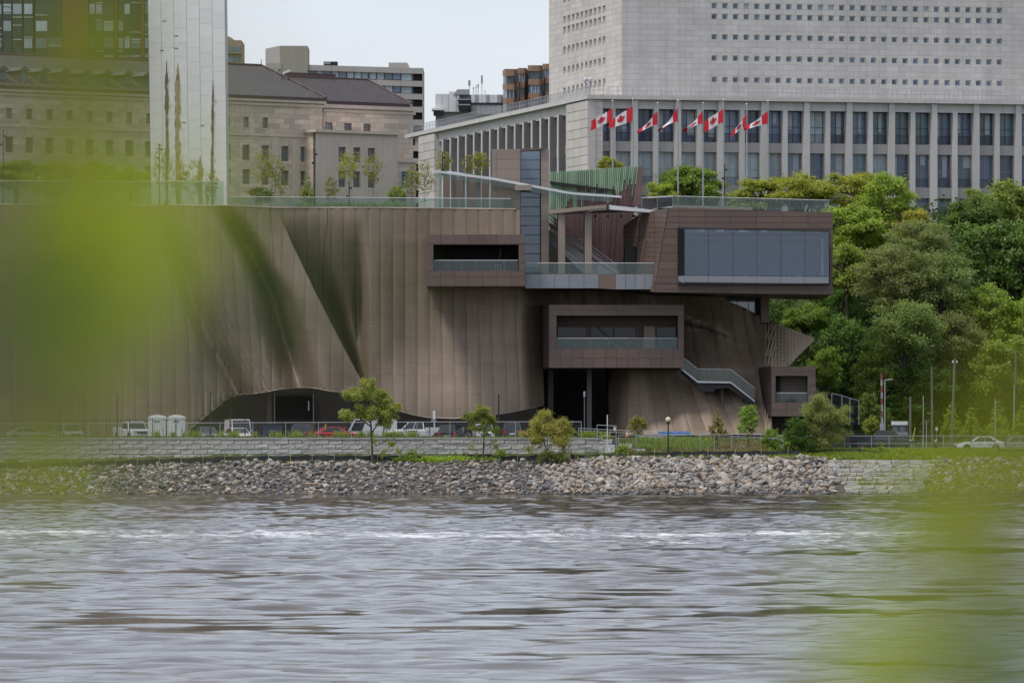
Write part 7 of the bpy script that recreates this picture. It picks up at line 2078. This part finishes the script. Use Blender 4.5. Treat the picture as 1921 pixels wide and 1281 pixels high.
def near_shrub(label, root, stems, leaves):
    """stems: polylines of world points; leaves: (px, py, distance, length m, angle deg, colour)"""
    t = thing('leafy_branch', label, 'branch', root, 'out of focus branches close to the viewer')
    mb = MB()
    for i, (ln, r0, r1) in enumerate(stems): mb.tube(ln, r0, r1, n=7)
    mb.build('stem', M_bark, t)
    r = random.Random(3)
    pts = [p for ln, _, _ in stems for p in ln]
    tw = MB()
    for (px, py, d, L, a, c) in leaves:
        p = P(px, py, d); ang = R(a)
        dirv = Vector((math.cos(ang), r.uniform(-.25, .25), math.sin(ang))).normalized()
        base = p - dirv * L * .5
        nrm = Vector((r.uniform(-.3, .3), -1, r.uniform(.1, .7))).normalized()
        yv = nrm.cross(dirv).normalized(); zv = dirv.cross(yv)
        o = link('leaf', LEAF, t, base, None, c)
        o.rotation_euler = Matrix((dirv, yv, zv)).transposed().to_euler(); o.scale = (L, L * r.uniform(.9, 1.3), L)
        near = min(pts, key=lambda q: (q - base).length)
        tw.tube([near, near.lerp(base, .6) + Vector((0, 0, -.01)), base - dirv * L * .2], .0009, .0006, n=4)
    tw.build('twigs', M_bark, t, kind='stuff')
LG, LD, LO = (.38, .46, .003), (.13, .21, .03), (.21, .235, .02)
LK = (.055, .105, .012)
lv = [(150, 450, 1.75, .055, 100, LG), (215, 520, 1.75, .055, 80, LG), (130, 545, 1.75, .045, 95, LG), (195, 590, 1.8, .034, 85, (.27,.36,.006)), (245, 445, 1.8, .04, 60, LG),
      (150, 50, 1.6, .022, 88, LO), (190, 110, 1.6, .020, 95, LO), (120, 170, 1.5, .018, 80, LO), (215, 15, 1.6, .018, 90, LO), (180, 260, 1.5, .016, 85, LO), 
      (40, 300, 1.0, .010, 40, LO), (330, 400, 1.1, .022, 30, LG), (20, 560, 1.1, .025, 100, LD), (30, 680, 1.1, .018, 80, LD), (110, 750, 1.3, .018, 70, LO), (285, 700, 1.2, .009, 60, LD),
      (360, 560, .95, .015, 20, LK), (480, 490, .95, .013, 70, LK), (640, 540, .95, .014, 90, LK), (600, 470, .9, .007, 10, LK), (120, 880, 1.2, .018, 20, LO), (40, 850, 1.3, .020, 60, LO), (300, 850, 1.0, .010, 40, LO), (50, 980, 1.1, .012, 15, LG), (340, 300, .9, .010, 80, LO), (400, 120, .9, .009, 80, LO),
      (60, 120, .9, .010, 70, LO), (110, 210, .9, .009, 100, LO), (290, 160, .9, .008, 60, LO), (300, 330, .95, .012, 30, LG), (30, 430, 1.0, .012, 80, LO), (400, 640, .9, .008, 80, LK), (200, 850, .9, .010, 10, LO), (250, 60, .9, .009, 90, LO)]
near_shrub('blurred yellow green branch hanging close to the viewer on the left side', Vector((-1.1, 1.5, 2.7)),
 [([Vector((-1.1, 1.5, 2.7)), Vector((-.95, 1.5, 3.6)), Vector((-.6, 1.55, 4.25)), Vector((-.3, 1.6, 4.46)), Vector((-.20, 1.65, 4.40))], .012, .0022),
  ([Vector((-.6, 1.55, 4.25)), Vector((-.32, 1.3, 4.30)), Vector((-.16, 1.15, 4.36))], .004, .0012), ([Vector((-.3, 1.6, 4.46)), Vector((-.17, 1.6, 4.47))], .0022, .001)], lv)
rv = [(1770, 960, 1.7, .024, 20, LG), (1700, 940, 1.7, .014, -10, LG), (1860, 930, 1.6, .018, 35, LO), (1650, 1225, 1.5, .019, 25, LG), (1730, 1270, 1.5, .019, 60, LG), (1600, 1285, 1.5, .020, 100, LG), (1880, 1180, 1.2, .018, 70, LD), (1800, 1080, 1.1, .022, 30, LO), (1900, 1050, 1.2, .022, 80, LO), (1640, 1100, .95, .013, 40, LG), (1560, 1200, .95, .012, 10, LG), (1840, 860, 1.1, .018, 70, LO), (1930, 760, 1.2, .02, 60, LO), (1900, 1270, 1.2, .03, 20, LD)]
near_shrub('blurred yellow green branch reaching in close to the viewer at the lower right', Vector((.9, 1.5, 2.7)),
 [([Vector((.9, 1.5, 2.7)), Vector((.75, 1.5, 3.6)), Vector((.42, 1.5, 4.12)), Vector((.2, 1.5, 4.24)), Vector((.10, 1.5, 4.27))], .012, .002),
  ([Vector((.42, 1.5, 4.12)), Vector((.2, 1.65, 4.30)), Vector((.11, 1.7, 4.315))], .004, .001), ([Vector((.42, 1.5, 4.12)), Vector((.2, 1.15, 4.26)), Vector((.08, 1.0, 4.295))], .004, .001)], rv)
